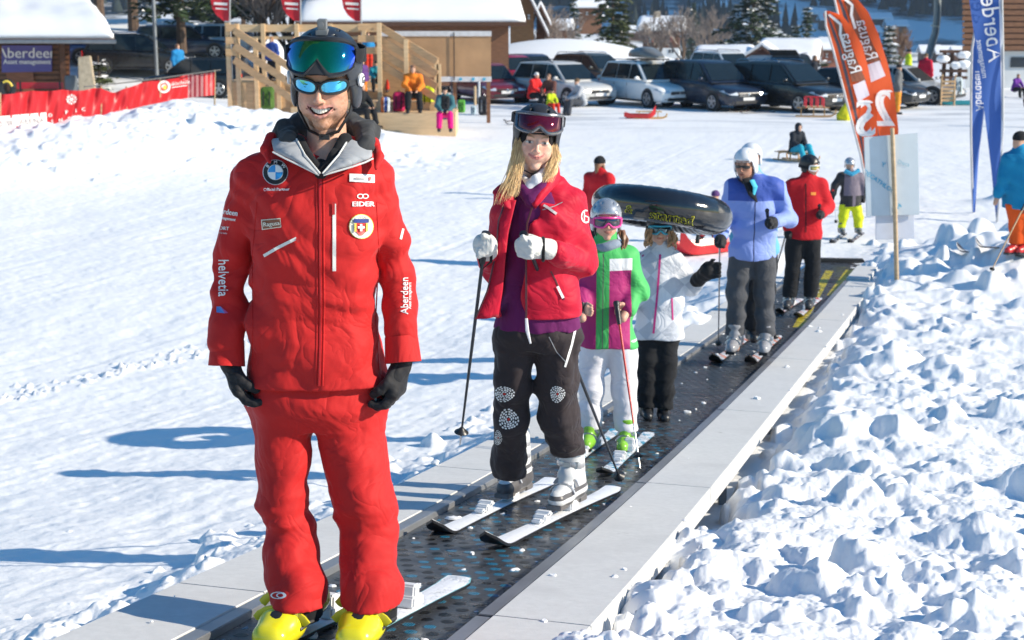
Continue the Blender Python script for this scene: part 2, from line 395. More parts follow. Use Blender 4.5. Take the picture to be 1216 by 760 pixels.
def terrain(X, Y, fine=True):
    z, d = base_h(X, Y)
    near = 1 - sst(16, 26, Y)
    er = d - .80                                # metres right of the right board's outer edge (X)
    k = .80 + .2*noise2(Y*.7, X*.2, 5)
    eo = er + .13*noise2(Y*2.3, X*0+3.3, 77) + .05*noise2(Y*7, X*0, 78)
    bankR = (sst(-.16, .16, eo)*(.195 + .07*noise2(X*.9, Y*.6, 9)) ) * (1 - .75*sst(2.2, 5.5, er))
    z = z + np.where(er > -.6, bankR*near, 0)
    el = -d - .77
    bankL = sst(-.02, .10, el)*.19*(1 - sst(.25, .95, el))*(.65+.5*noise2(Y*1.3, X, 21)) + .02*sst(-.1, 0, el)
    z = z + np.where(el > -.1, bankL*near, 0)
    z = z + .42*np.exp(-(((X-6.6)/1.1)**2 + ((Y-20.4)/1.9)**2)) + .22*np.exp(-(((X-8.1)/1.6)**2 + ((Y-19.0)/1.6)**2))
    z = z + .20*np.exp(-(((X-9.6)/.55)**2 + ((Y-29.0)/.5)**2))*(1+.4*noise2(X*3, Y*3, 2))
    z = z + ridge(X, Y, LB_pts, [.55, .62, .88, 1.15, .85, .1], 3.2)*(1+.10*noise2(X*.8, Y*.8, 31))
    z = z + .25*sst(-7, -13, X)*sst(22, 33, Y)*(1-sst(60, 90, Y))
    z = z + np.interp(Y, [70, 90, 120, 160, 230, 300, 400, 500, 600, 800, 1500, 3000, 6000], [0, -1.2, -2.6, -3.8, -4.9, -7.5, -9.3, -3.5, 5, 60, 330, 700, 900])
    z = z + sst(240, 560, X)*sst(180, 420, Y)*320*(1 + .12*noise2(X*.003, Y*.003, 6))  # unseen ridge added off to the right, shaped to cast shade over the far valley
    z = z + 3.4*sst(-10, -17, X)*sst(60, 78, Y)*(1 - sst(120, 200, Y))
    r = np.hypot((X-2.8)/9.0, (Y-88)/9); z = z + 2.9*np.exp(-r**2)*sst(72, 82, Y)*sst(-7, -2, X)
    hs = sst(250, 450, Y); z = z + hs*(8*noise2(X*.012, Y*.012, 8) + 30*noise2(X*.004, Y*.004, 4)*sst(500, 900, Y))*.6
    if fine:
        nb = (1 - sst(30, 60, Y))
        z = z + .018*fbm2(X*1.1, Y*.8, 3, 40)*nb
        z = z + nb*.006*fbm2(X*9, Y*9, 3, 44)
        tr = noise2((X - .30*Y)*5.0, Y*.25, 17); tr2 = noise2((X - .30*Y)*14.0, Y*.35, 18); z = z + (.014*np.where(tr > .25, -(tr-.25), 0) + .0028*tr2)*nb*(el > 1.0)
        zr = sst(.0, .15, er)*(1 - sst(3.4, 6.5, er))*near
        zl = sst(.0, .05, el)*(1 - sst(.7, 1.15, el))*near
        dm = np.full_like(X, 99.)
        for i in range(len(LB_pts)-1): dm = np.minimum(dm, seg_dist(X, Y, LB_pts[i], LB_pts[i+1])[0])
        zb = (1 - sst(1.6, 3.4, dm))
        zm = np.exp(-(((X-6.9)/1.6)**2 + ((Y-20.0)/2.4)**2))
        msk = np.clip(zr + zl*.75 + zb*1.6 + zm, 0, 1.7)
        nz = fbm2(X*2.2, Y*2.2, 2, 60)*.055 + np.abs(noise2(X*5, Y*5, 63))*.060 + np.abs(noise2(X*12, Y*12, 65))*.030 + .014*np.abs(noise2(X*28, Y*28, 66)) - .04
        z = z + msk*(nz + .02)*np.clip(.75 + .9*noise2(X*.9+5, Y*.9, 83), .15, 1.4)
        return z, msk
    return z
def splat_lumps(XY, Z, msk_fn):
    """rounded clods pressed into the banks: max over spherical caps"""
    pass
NU, = (760,)
def grid():
    a = np.linspace(-.40, .40, 900); b = .40 + np.cumsum(np.linspace(.001, .30, 60)**1.0*1)*.55
    u = np.concatenate([-b[::-1], a, b])
    Ys = [1.0]
    y = 1.0
    y = 3.2; Ys = [-60, -20, -6, -1, 1, 1.8, 2.4, 2.8]
    while y < 42: Ys.append(y); y += max(.0065, .0065*(y/4)**1.55) if y < 12 else min(.055, .0065*(3**1.55)*(y/12)**1.25)
    while y < 1500: Ys.append(y); y *= 1.0085 if y < 200 else 1.02
    return u, A(Ys)
u_, Y_ = grid()
Yg, Ug = np.meshgrid(Y_, u_, indexing='ij'); Xg = Ug*(np.abs(Yg) + .6)
Zg, Mg = terrain(Xg, Yg)
def clods(n, xy, r0, r1, seed, sink=(.2, .7)):
    rg = np.random.default_rng(seed)
    for i in range(n):
        X0, Y0 = xy(rg); r = r0*(r1/r0)**(rg.random()**1.8)
        j0, j1 = np.searchsorted(Y_, [Y0 - r*1.3, Y0 + r*1.3])
        if j1 - j0 < 2: continue
        uu = X0/(abs(Y0)+.6); du = r*1.5/(abs(Y0)+.6); i0, i1 = np.searchsorted(u_, [uu-du, uu+du])
        if i1 - i0 < 2: continue
        X = Xg[j0:j1, i0:i1]; Y = Yg[j0:j1, i0:i1]; Z = Zg[j0:j1, i0:i1]
        a = rg.random()*3.14; ca, sa = math.cos(a), math.sin(a); e = .65 + .5*rg.random()
        dx, dy = X-X0, Y-Y0; p = (dx*ca+dy*sa)/r; q = (-dx*sa+dy*ca)/(r*e)
        ang = np.arctan2(q, p); rr = np.hypot(p, q)*(1 + .16*np.sin(ang*3+a*7) + .08*np.sin(ang*5+a*3))
        zc = Z[(j1-j0)//2, (i1-i0)//2] if True else 0
        h = r*(.75 + .3*rg.random())*np.clip(1 - rr**2.4, 0, 1)**.62 * (1 + .16*noise2(X/r*2.2, Y/r*2.2, 71) + .10*noise2(X/r*5, Y/r*5, 72)*(r > .05))
        s_ = r*rg.uniform(*sink)*.5
        new = zc - s_ + h
        m = (rr < 1) & (new > Z); Z[m] = new[m]
def zoneR(rg):
    t = rg.random(); Y0 = 3.6 + 17.5*t**1.35; er = .0 + 4.6*rg.random()**1.35; return np.interp(Y0, _yy, _xx) + .80 + er, Y0
def zoneL(rg):
    Y0 = 3.6 + 15*rg.random()**1.3; el = .02 + .95*rg.random()**1.5; return np.interp(Y0, _yy, _xx) - .77 - el, Y0
def zoneB(rg):
    i = rg.integers(len(LB_pts)-1); t = rg.random(); a, b = LB_pts[i], LB_pts[i+1]
    return a[0]*(1-t)+b[0]*t + rg.normal()*1.2, a[1]*(1-t)+b[1]*t + rg.normal()*1.6 - .9
def zoneE(rg): return 6.6 + rg.normal()*.9, 20.2 + rg.normal()*1.5
clods(300, zoneR, .10, .34, 1, (1.0, 1.5)); clods(700, zoneR, .04, .12, 21, (.5, 1.2)); clods(2600, zoneR, .010, .045, 2, (.2, .9))
clods(260, zoneL, .04, .17, 3, (.7, 1.3)); clods(800, zoneL, .010, .045, 4, (.3, 1.0))
clods(900, zoneB, .06, .26, 5, (.9, 1.5)); clods(2500, zoneB, .03, .10, 8, (.5,1.1)); clods(160, zoneE, .05, .24, 6)
def zoneS(rg): return -9 + 22*rg.random(), 4 + 22*rg.random()
clods(500, zoneS, .008, .028, 7)
ga_, gb_ = gxy(-40, 445, -1.0), gxy(330, 378, -1.35)
def zoneT(rg):
    t = rg.random(); return ga_[0]*(1-t)+gb_[0]*t + rg.normal()*.10, ga_[1]*(1-t)+gb_[1]*t + abs(rg.normal())*.35
clods(900, zoneT, .010, .045, 12)
mz = np.clip(Mg, 0, 1)
for _ in range(4):
    Zs = Zg.copy(); Zs[1:-1,1:-1] = (Zg[1:-1,1:-1]*2 + Zg[:-2,1:-1] + Zg[2:,1:-1] + Zg[1:-1,:-2] + Zg[1:-1,2:])/6; Zg = Zg*(1-mz) + Zs*mz
nr_ = mz*(1 - sst(12, 24, Yg)); Zg += nr_*(.003*noise2(Xg*70, Yg*70, 90) + .005*np.abs(noise2(Xg*34, Yg*34, 91)))
nY, nU = Xg.shape
idx = np.arange(nY*nU).reshape(nY, nU)
Fg = np.stack([idx[:-1,:-1], idx[:-1,1:], idx[1:,1:], idx[1:,:-1]], -1).reshape(-1, 4)
def mat_snow():
    t = NT('snow')
    big = t.noise(.35, 4); fine = t.noise(55, 5); mid = t.noise(9, 5)
    c = t.mix(t.ramp(big, .35, .7), (.87, .88, .89), (.90, .90, .90))
    c = t.mix(t.math('MULTIPLY', t.ramp(t.noise(3.2, 6, rough=.7), .62, .80), .35), c, (.60, .58, .56))
    x, y, z = t.xyz()
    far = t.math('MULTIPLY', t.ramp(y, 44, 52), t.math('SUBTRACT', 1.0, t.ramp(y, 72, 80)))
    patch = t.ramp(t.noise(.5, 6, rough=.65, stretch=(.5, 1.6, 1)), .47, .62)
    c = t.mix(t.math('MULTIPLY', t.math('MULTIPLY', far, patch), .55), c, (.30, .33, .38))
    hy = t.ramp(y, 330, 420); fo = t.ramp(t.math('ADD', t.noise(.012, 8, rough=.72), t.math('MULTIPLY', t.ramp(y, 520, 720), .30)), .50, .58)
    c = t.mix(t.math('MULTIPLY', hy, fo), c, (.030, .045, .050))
    t.set(col=c, rough=.55, spec=.35)
    fd = t.math('SUBTRACT', 1.0, t.ramp(y, 18, 45))
    nb = t.bump(mid, .12, .02); fb = t.n('ShaderNodeBump'); fb.inputs['Distance'].default_value = .004; fb.inputs['Strength'].default_value = .55
    t.l(fine, fb.inputs['Height']); t.l(nb, fb.inputs['Normal']); t.l(fb.outputs[0], t.b.inputs['Normal'])
    return t.m
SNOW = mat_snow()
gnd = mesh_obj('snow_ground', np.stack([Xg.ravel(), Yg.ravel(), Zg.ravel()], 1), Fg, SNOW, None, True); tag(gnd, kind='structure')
print('ground verts', nY*nU)
def gz(X, Y):
    j = np.clip(np.searchsorted(Y_, Y), 1, len(Y_)-1); i = np.clip(np.searchsorted(u_, X/(abs(Y)+.6)), 1, len(u_)-1)
    return float(Zg[j, i])
def gp(px, py):                            # where the line of sight through that direction meets the ground
    r = ray(px, py); t = 3.0
    for t in np.concatenate([np.arange(3, 40, .05), np.arange(40, 400, .4)]):
        p = A([0, 0, CZ]) + r*t
        if p[2] <= gz(p[0], p[1]): break
    p[2] = gz(p[0], p[1]); return p
BH = .37
def belt_mat():
    t = NT('belt_rubber')
    uvn = t.n('ShaderNodeUVMap'); uvn.uv_map = 'UVMap'; sx = t.n('ShaderNodeSeparateXYZ'); t.l(uvn.outputs[0], sx.inputs[0]); u, v = sx.outputs[0], sx.outputs[1]
    cu, cv = .074, .085
    row = t.math('FLOOR', t.math('DIVIDE', v, cv)); odd = t.math('MODULO', row, 2.0)
    uu = t.math('ADD', t.math('DIVIDE', u, cu), t.math('MULTIPLY', odd, .5))
    fu = t.math('SUBTRACT', t.math('FRACT', uu), .5); fv = t.math('SUBTRACT', t.math('FRACT', t.math('DIVIDE', v, cv)), .5)
    r = t.math('SQRT', t.math('ADD', t.math('POWER', t.math('MULTIPLY', fu, 3.2), 2.0), t.math('POWER', t.math('MULTIPLY', fv, 3.3), 2.0)))
    ov = t.math('SUBTRACT', 1.0, t.ramp(r, .85, 1.05))
    rib = t.math('GREATER_THAN', t.math('SINE', t.math('MULTIPLY', fu, 56.0)), -.1)
    edge = t.math('LESS_THAN', t.math('ABSOLUTE', u), .325)
    ov = t.math('MULTIPLY', ov, edge)
    wn = t.n('ShaderNodeTexWhiteNoise', noise_dimensions='2D'); cmb = t.n('ShaderNodeCombineXYZ'); t.l(t.math('FLOOR', uu), cmb.inputs[0]); t.l(row, cmb.inputs[1]); t.l(cmb.outputs[0], wn.inputs['Vector'])
    isb = t.math('GREATER_THAN', t.math('ADD', wn.outputs['Value'], t.math('MULTIPLY', t.noise(2.2, 2), .9)), .96)
    base = t.mix(t.ramp(t.noise(4, 6, rough=.7), .35, .75), (.035, .040, .048), (.085, .092, .105))
    base = t.mix(t.ramp(t.noise(30, 4), .62, .75), base, (.10, .10, .11))
    c = t.mix(ov, base, (.006, .006, .007))
    c = t.mix(t.math('MULTIPLY', t.math('MULTIPLY', ov, rib), t.math('MULTIPLY', isb, t.math('SUBTRACT', 1.0, t.ramp(v, 7.5, 8.5)))), c, (.03, .27, .48))
    def band(v0, u0, v1, u1, w):
        uc = t.math('ADD', u0, t.math('MULTIPLY', t.math('SUBTRACT', v, v0), (u1-u0)/(v1-v0)))
        m = t.math('LESS_THAN', t.math('ABSOLUTE', t.math('SUBTRACT', u, uc)), w)
        return t.math('MULTIPLY', m, t.math('MULTIPLY', t.math('GREATER_THAN', v, v0), t.math('LESS_THAN', v, v1)))
    yb = t.math('MAXIMUM', band(14.2, .30, 19.4, .03, .055), band(17.0, .33, 19.6, .28, .05))
    yb = t.math('MULTIPLY', yb, t.ramp(t.noise(14, 6, rough=.75), .38, .52))
    c = t.mix(yb, c, (.62, .50, .02))
    rr = t.n('ShaderNodeMapRange'); t.l(t.noise(7, 6, rough=.7), rr.inputs[0]); rr.inputs[1].default_value = .3; rr.inputs[2].default_value = .7; rr.inputs[3].default_value = .16; rr.inputs[4].default_value = .46
    t.set(col=c, rough=rr.outputs[0], spec=.5)
    h = t.math('MULTIPLY', ov, t.math('ADD', .4, t.math('MULTIPLY', rib, .6)))
    n1 = t.bump(h, .9, .006); b2 = t.n('ShaderNodeBump'); b2.inputs['Strength'].default_value = .25; b2.inputs['Distance'].default_value = .01; t.l(t.noise(16, 3), b2.inputs['Height']); t.l(n1, b2.inputs['Normal']); t.l(b2.outputs[0], t.b.inputs['Normal'])
    return t.m
lift = empty('carpet_lift', (bx(8.), 8., bz(8.)-.3), 'long black rubber moving carpet with studded surface between two pale boards across the snow', 'conveyor')
LO = A(lift.location)
ys = np.linspace(2.2, 21.55, 240); xs = bx(ys); zs = bz(ys)
tan = np.gradient(xs, ys); nrm = np.stack([1/np.sqrt(1+tan**2), -tan/np.sqrt(1+tan**2)], 1); kx = np.sqrt(1+tan**2)
arc = np.concatenate([[0], np.cumsum(np.sqrt(np.diff(xs)**2+np.diff(ys)**2+np.diff(zs)**2))])
BHP = BH/np.mean(kx)     # half width square to the belt
def strip(u0, u1, z0, n=2, closed=False):
    V = []; UV = []
    for i in range(len(ys)):
        for j in range(n):
            u = u0 + (u1-u0)*j/(n-1); V.append([xs[i]+nrm[i,0]*u, ys[i]+nrm[i,1]*u, zs[i]+z0]); UV.append([u, arc[i]])
    Fc = [[i*n+j, i*n+j+1, (i+1)*n+j+1, (i+1)*n+j] for i in range(len(ys)-1) for j in range(n-1)]
    return A(V), A(Fc), A(UV)
V, Fc, UV = strip(-BHP, BHP, 0, 5)
mesh_obj('belt', V - LO, Fc, belt_mat(), lift, True, uv=UV)
def rail(name, u0, u1, z0, z1, m, i0=0, i1=None, bev=.006):
    b = MB(LO); i1 = i1 or len(ys)
    rings = []
    for i in range(i0, i1, 2):
        def q(u, z): return A([xs[i]+nrm[i,0]*u, ys[i]+nrm[i,1]*u, zs[i]+z])
        rings.append([q(u0, z0), q(u0, z1), q(u1, z1), q(u1, z0)])
    b.rings(rings); return b.build(name, m, lift, bevel=bev if bev else 0)
def board_mat():
    t = NT('board_grey'); uv = t.tc.outputs['Object']
    f = t.noise(26, 6, rough=.7); g = t.noise(3, 5)
    c = t.mix(t.ramp(f, .35, .7), (.60, .60, .59), (.68, .68, .67)); c = t.mix(t.ramp(g, .5, .8), c, (.55, .55, .545))
    c = t.mix(t.math('MULTIPLY', t.ramp(t.noise(11, 6, rough=.75), .64, .8), .6), c, (.78, .78, .80))
    c = t.mix(t.math('MULTIPLY', t.ramp(t.noise(5.5, 3), .73, .76), .5), c, (.25, .23, .21))
    t.set(col=c, rough=.65, spec=.3)

    t.bump(t.noise(160, 3), .25, .003); return t.m
BOARD = board_mat()
METAL = mat('galvanised_trim', (.42, .43, .45), .42, .75, .15, 3, .1, 30)
DARKG = mat('dark_gap', (.03, .03, .03), .8)
i5 = [0]
cuts = [2.2, 4.86, 7.66, 10.5, 13.4, 16.2, 19.6]
def yi(y): return int(np.searchsorted(ys, y))
def piece(name, u0, u1, z0, z1, m, y0, y1, bev=.005):
    b = MB(LO); rings = []
    for y in np.arange(y0, y1 + .01, (y1-y0)/max(4, int((y1-y0)/.3))):
        i = min(len(ys)-1, yi(y)); x = float(bx(y)); z = float(bz(y)); t_ = float(np.interp(y, ys, tan)); nx, ny = 1/math.hypot(1, t_), -t_/math.hypot(1, t_)
        def q(u, zz): return A([x+nx*u, y+ny*u, z+zz])
        rings.append([q(u0, z0), q(u0, z1), q(u1, z1), q(u1, z0)])
    b.rings(rings); return b.build(name, m, lift, bevel=bev, auto=30)
for y0, y1 in zip(cuts[:-1], cuts[1:]):
    piece('side_board', BHP+.058, BHP+.392, -.075, .036, BOARD, y0, y1-.005, .003)
    piece('side_board', -BHP-.392, -BHP-.062, -.075, .030, BOARD, y0, y1-.005, .003)
    piece('edge_trim', BHP+.001, BHP+.056, -.08, .033, METAL, y0+.006, y1-.018, .003)
    piece('edge_trim', -BHP-.060, -BHP-.001, -.08, .027, METAL, y0+.006, y1-.018, .003)
piece('end_board', BHP+.02, BHP+.30, -.08, .06, BOARD, 19.62, 20.9)
piece('support_beam', BHP+.08, BHP+.13, -.34, -.078, mat('dark_steel', (.09, .095, .10), .5, .6), 2.2, 19.6, .004)
piece('support_beam', -BHP-.14, -BHP-.09, -.34, -.078, mat('dark_steel', (.09, .095, .10), .5, .6), 2.2, 19.6, .004)
for y in np.arange(3.9, 19, 2.3):
    b = MB(LO); x = float(bx(y)); z = float(bz(y)); b.bar((x+BHP+.33, y-.09, z-.42), (x+BHP+.33, y-.09, z-.077), .045)
    b.build('support_leg', mat('leg_steel', (.30, .31, .32), .5, .6), lift, bevel=.003)
b = MB(LO); x, y, z = bx(21.55), 21.6, bz(21.55); b.bar((x-.42, y+.08, z+.0), (x+.42, y-.02, z+.0), .16, .10); b.build('end_roller', DARKG, lift, bevel=.02)
sb = MB()
for i in range(150):
    y = 4 + 16*random.random()**1.2; u = random.uniform(-BHP*.95, BHP*.95) if random.random() < .8 else random.choice([-1, 1])*random.uniform(BHP+.07, BHP+.38)
    r = random.uniform(.003, .013)*(1 if random.random() < .92 else 2.2); x = float(bx(y)) + u; z = float(bz(y)) - (-.036 if abs(u) > BHP else 0)
    sb.ball((x, y - u*.28, z + r*.2), (r*random.uniform(.8, 1.8), r*random.uniform(.8, 1.6), r*.6), 8, jit=.4, seed=i)
o = sb.build('snow_crumbs', SNOW, None, smooth=True); tag(o, 'scattered crumbs of white snow lying on the black carpet and its boards', 'snow', kind='stuff')
def skin_mat(name, tone):
    if name in MC: return MC[name]
    t = NT(name); at = t.n('ShaderNodeAttribute', attribute_name='Col')
    f = t.noise(90, 4); hs = t.n('ShaderNodeHueSaturation'); t.l(at.outputs['Color'], hs.inputs['Color']); v = t.n('ShaderNodeMapRange'); t.l(f, v.inputs[0]); v.inputs[3].default_value = .80; v.inputs[4].default_value = 1.20; t.l(v.outputs[0], hs.inputs['Value'])
    t.set(col=hs.outputs[0], rough=.48, sss=.10, spec=.4); t.b.inputs['Subsurface Radius'].default_value = (1, .35, .2); t.b.inputs['Subsurface Scale'].default_value = .008
    t.bump(t.noise(180, 5), .35, .0015); MC[name] = t.m; return t.m
SKIN = skin_mat('skin', None)
def cloth(name, col, rough=.74, bump=.25, var=.08, sheen=.15, vs=5):
    if name in MC: return MC[name]
    t = NT(name); f = t.noise(vs, 4); hs = t.n('ShaderNodeHueSaturation'); hs.inputs['Color'].default_value = (*col, 1); v = t.n('ShaderNodeMapRange'); t.l(f, v.inputs[0]); v.inputs[1].default_value = .3; v.inputs[2].default_value = .7; v.inputs[3].default_value = 1-var; v.inputs[4].default_value = 1+var; t.l(v.outputs[0], hs.inputs['Value'])
    t.set(col=hs.outputs[0], rough=min(1, rough+.12), sheen=sheen*.6, spec=.22); t.b.inputs['Sheen Roughness'].default_value = .4
    fabric_bump(t, bump); MC[name] = t.m; return t.m
def fabric_bump(t, k):
    nz = t.n('ShaderNodeTexNoise'); nz.inputs['Scale'].default_value = 5.5; nz.inputs['Detail'].default_value = 2.5; nz.inputs['Distortion'].default_value = 1.3; t.l(t.tc.outputs['Object'], nz.inputs['Vector'])
    rd = t.math('ABSOLUTE', t.math('SUBTRACT', nz.outputs['Fac'], .5)); n = t.bump(t.math('POWER', t.math('MULTIPLY', rd, 4.0), .8), k*1.1, .018)
    n2 = t.n('ShaderNodeTexNoise'); n2.inputs['Scale'].default_value = 14; n2.inputs['Detail'].default_value = 2; n2.inputs['Distortion'].default_value = 1.0; t.l(t.tc.outputs['Object'], n2.inputs['Vector'])
    r2 = t.math('ABSOLUTE', t.math('SUBTRACT', n2.outputs['Fac'], .5)); bb = t.n('ShaderNodeBump'); bb.inputs['Strength'].default_value = k*.8; bb.inputs['Distance'].default_value = .007; t.l(r2, bb.inputs['Height']); t.l(n, bb.inputs['Normal']); n = bb.outputs[0]
    b = t.n('ShaderNodeBump'); b.inputs['Strength'].default_value = k*.5; b.inputs['Distance'].default_value = .0012; t.l(t.noise(420, 2), b.inputs['Height']); t.l(n, b.inputs['Normal']); t.l(b.outputs[0], t.b.inputs['Normal'])
def panels(name, base, rules, rough=.62, bump=.25):
    """rules: [(colour, [(axis_vector, low, high), ...])], object space, later rules win"""
    t = NT(name); c = (*base, 1); o = t.tc.outputs['Object']
    for col, conds in rules:
        m = None
        for ax_, lo, hi in conds:
            d = t.n('ShaderNodeVectorMath', operation='DOT_PRODUCT'); t.l(o, d.inputs[0]); d.inputs[1].default_value = ax_
            q = t.math('MULTIPLY', t.math('GREATER_THAN', d.outputs['Value'], lo), t.math('LESS_THAN', d.outputs['Value'], hi))
            m = q if m is None else t.math('MULTIPLY', m, q)
        c = t.mix(m, c, (*col, 1))
    t.set(col=c, rough=rough, sheen=.15, spec=.35); fabric_bump(t, bump); return t.m
def glossy(name, col, rough=.12, coat=1.0, metal=0): return mat(name, col, rough, metal, 0.03, coat=coat)
BLACKP = mat('black_plastic', (.018, .019, .022), .38, 0, .2, 20, .1, 200)
BLACKM = mat('black_matt', (.022, .023, .026), .6, 0, .2, 12)
BLACKF = cloth('black_fabric', (.016, .017, .020), .8, .3)
WHITEP = mat('white_plastic', (.75, .76, .78), .35, 0, .04)
STEEL = mat('brushed_steel', (.55, .56, .58), .3, 1.0, .08)
GREYSH = mat('grey_shaft', (.10, .105, .115), .3, .7, .1)
RED_SH = mat('red_shaft', (.55, .03, .03), .3, 0, .05)
WHITEINK = mat('white_print', (.82, .82, .82), .6, 0, 0)
BLACKINK = mat('black_print', (.012, .012, .014), .6, 0, 0)
def lens_mat(name, c1, c2, k=6, rough=.06, metal=.9):
    if name in MC: return MC[name]
    t = NT(name); x, y, z = t.xyz(); u = t.n('ShaderNodeUVMap'); u.uv_map = 'UVMap'; sp = t.n('ShaderNodeSeparateXYZ'); t.l(u.outputs[0], sp.inputs[0])
    e = t.math('POWER', t.math('ABSOLUTE', sp.outputs[0]), 3.0); c = t.mix(t.math('MINIMUM', e, 1.0), c1, c2)
    t.set(col=c, rough=rough, metal=metal, coat=.6); MC[name] = t.m; return t.m
def tri(t): return 2*np.abs(2*(t - np.floor(t+.5))) - 1
def folds(P, amp=.012, f=(7, 7, 15), seed=0, sharp=1.0):
    """crumpled cloth: warped creases in several directions, each only in patches"""
    x, y, z = P[:,0], P[:,1], P[:,2]; f = A(f, float)*.42
    w = noise3(x*f[0]*.8+seed, y*f[1]*.8, z*f[0]*.8, 5); w2 = noise3(x*f[0]*.9-seed, y*f[1]*.9+4, z*f[0]*.9+9, 6)
    rg = np.random.default_rng(int(seed)*7+3); out = 0
    for k in range(5):
        d = rg.normal(size=3); d /= np.linalg.norm(d); d = d*f*(1 + .5*k/4)
        m = noise3(x*f[0]*.55+k*7.3+seed, y*f[1]*.55-k*3.1, z*f[2]*.40+k*5.7, 11+k); m = np.clip(m*2.2+.25, 0, 1)
        out = out + m*tri(x*d[0] + y*d[1] + z*d[2] + .75*w*(1 if k % 2 else -1) + .4*w2 + k*.37)
    return amp*out*.42
def frame(yaw=0, pitch=0, roll=0):
    """columns: local right, back, up. yaw>0 turns the face towards image right, pitch>0 looks down, roll>0 leans to image right"""
    Rz = Matrix.Rotation(yaw, 3, 'Z'); Rx = Matrix.Rotation(pitch, 3, 'X'); Ry = Matrix.Rotation(roll, 3, 'Y')
    return A(Rz @ Ry @ Rx)
def head_mesh(C, h, R, vox, smile=1.0, full=0, teeth=False, detail=True, neck=True, neckto=None):
    C = A(C, float); L = lambda p: C + R @ (A(p, float)*h); k = .05*h
    S = SDF(C - h*1.15, C + h*.85, vox)
    S.ell(L((0,.06,.13)), A((.325,.40,.37))*h, 0, R=R)
    S.ell(L((0,-.09,-.12)), A((.265,.265,.36))*h, k, R=R)
    S.ell(L((0,-.235,-.415)), A((.10,.095,.085))*h, k, R=R)
    for s in (-1, 1):
        S.ell(L((.185*s,.02,-.27)), A((.07,.12,.12))*h, k, R=R)
        if detail:
            S.ell(L((.165*s,-.245,-.075-.0*smile)), A((.085,.085,.07))*h, k, R=R)
            S.ell(L((.13*s,-.285,-.17)), A((.06,.055,.06))*h*(.7+.4*smile), k, R=R)
            S.ell(L((.335*s,.05,-.03)), A((.028,.07,.10))*h, .02*h, R=R)
    if full:
        for s_ in (-1, 1): S.ell(L((.165*s_,-.15,-.19)), A((.115,.14,.16))*h, .06*h, R=R)
    if detail:
        S.rc(L((-.15,-.315,.085)), L((.15,-.315,.085)), .045*h, k=.05*h)
        for s in (-1, 1): S.ell(L((.137*s,-.385,.005)), A((.085,.060,.050))*h, .05*h, 'sub', R=R)
        for s in (-1, 1):   # eyeball bulge and lids
            S.ell(L((.137*s,-.285,.002)), A((.068,.062,.052))*h, .012*h, R=R)
        S.rc(L((0,-.345,.06)), L((0,-.445,-.12)), .026*h, .036*h, k=.035*h); S.ell(L((0,-.452,-.128)), .040*h, .025*h)
        for s in (-1, 1): S.ell(L((.045*s,-.405,-.138)), A((.030,.035,.028))*h, .018*h, R=R)
        S.ell(L((0,-.30,-.235)), A((.13,.09,.10))*h, k, R=R)
        zc = .035*smile; w = (.095 + .035*smile) if not teeth else .155; fr = -.388
        if teeth:
            for a, b in ((-w, -.05), (-.05, .05), (.05, w)):
                za, zb = [-.262 + zc*(abs(q)/w)**1.6 for q in (a, b)]
                S.rc(L((a, fr+.10*(abs(a)/w)**2, za)), L((b, fr+.10*(abs(b)/w)**2, zb)), .050*h*(1-.6*abs(a)/w if a < -.06 else 1), .050*h*(1-.6*abs(b)/w if b > .06 else 1), .012*h, 'sub')
        up = [(x, fr-.004+.085*(abs(x)/w)**2, (-.205 if teeth else -.232)+(.024 if teeth else zc)*(abs(x)/w)**1.6 - (.012 if teeth else 0)) for x in np.linspace(-w, w, 7)]
        lo = [(x, fr+.012+.075*(abs(x)/w)**2, (-.325 if teeth else -.262)+(.110 if teeth else zc+.02)*(abs(x)/w)**1.8) for x in np.linspace(-w, w, 7)]
        for q, r in ((up, .016), (lo, .021)):
            for a, b in zip(q[:-1], q[1:]): S.rc(L(a), L(b), r*h*(1-.55*(abs(a[0])/w)**2), r*h*(1-.55*(abs(b[0])/w)**2), .012*h)
        if smile > .5:
            for s in (-1, 1):
                S.rc(L((.075*s,-.405,-.135)), L(((w+.035)*s,-.335,-.225)), .010*h, .008*h, .022*h, 'sub')
    if neck: S.rc(L((0,.07,-.22)), L((0,.15,-.95)) if neckto is None else neckto, .20*h, .235*h, k=.06*h)
    return S
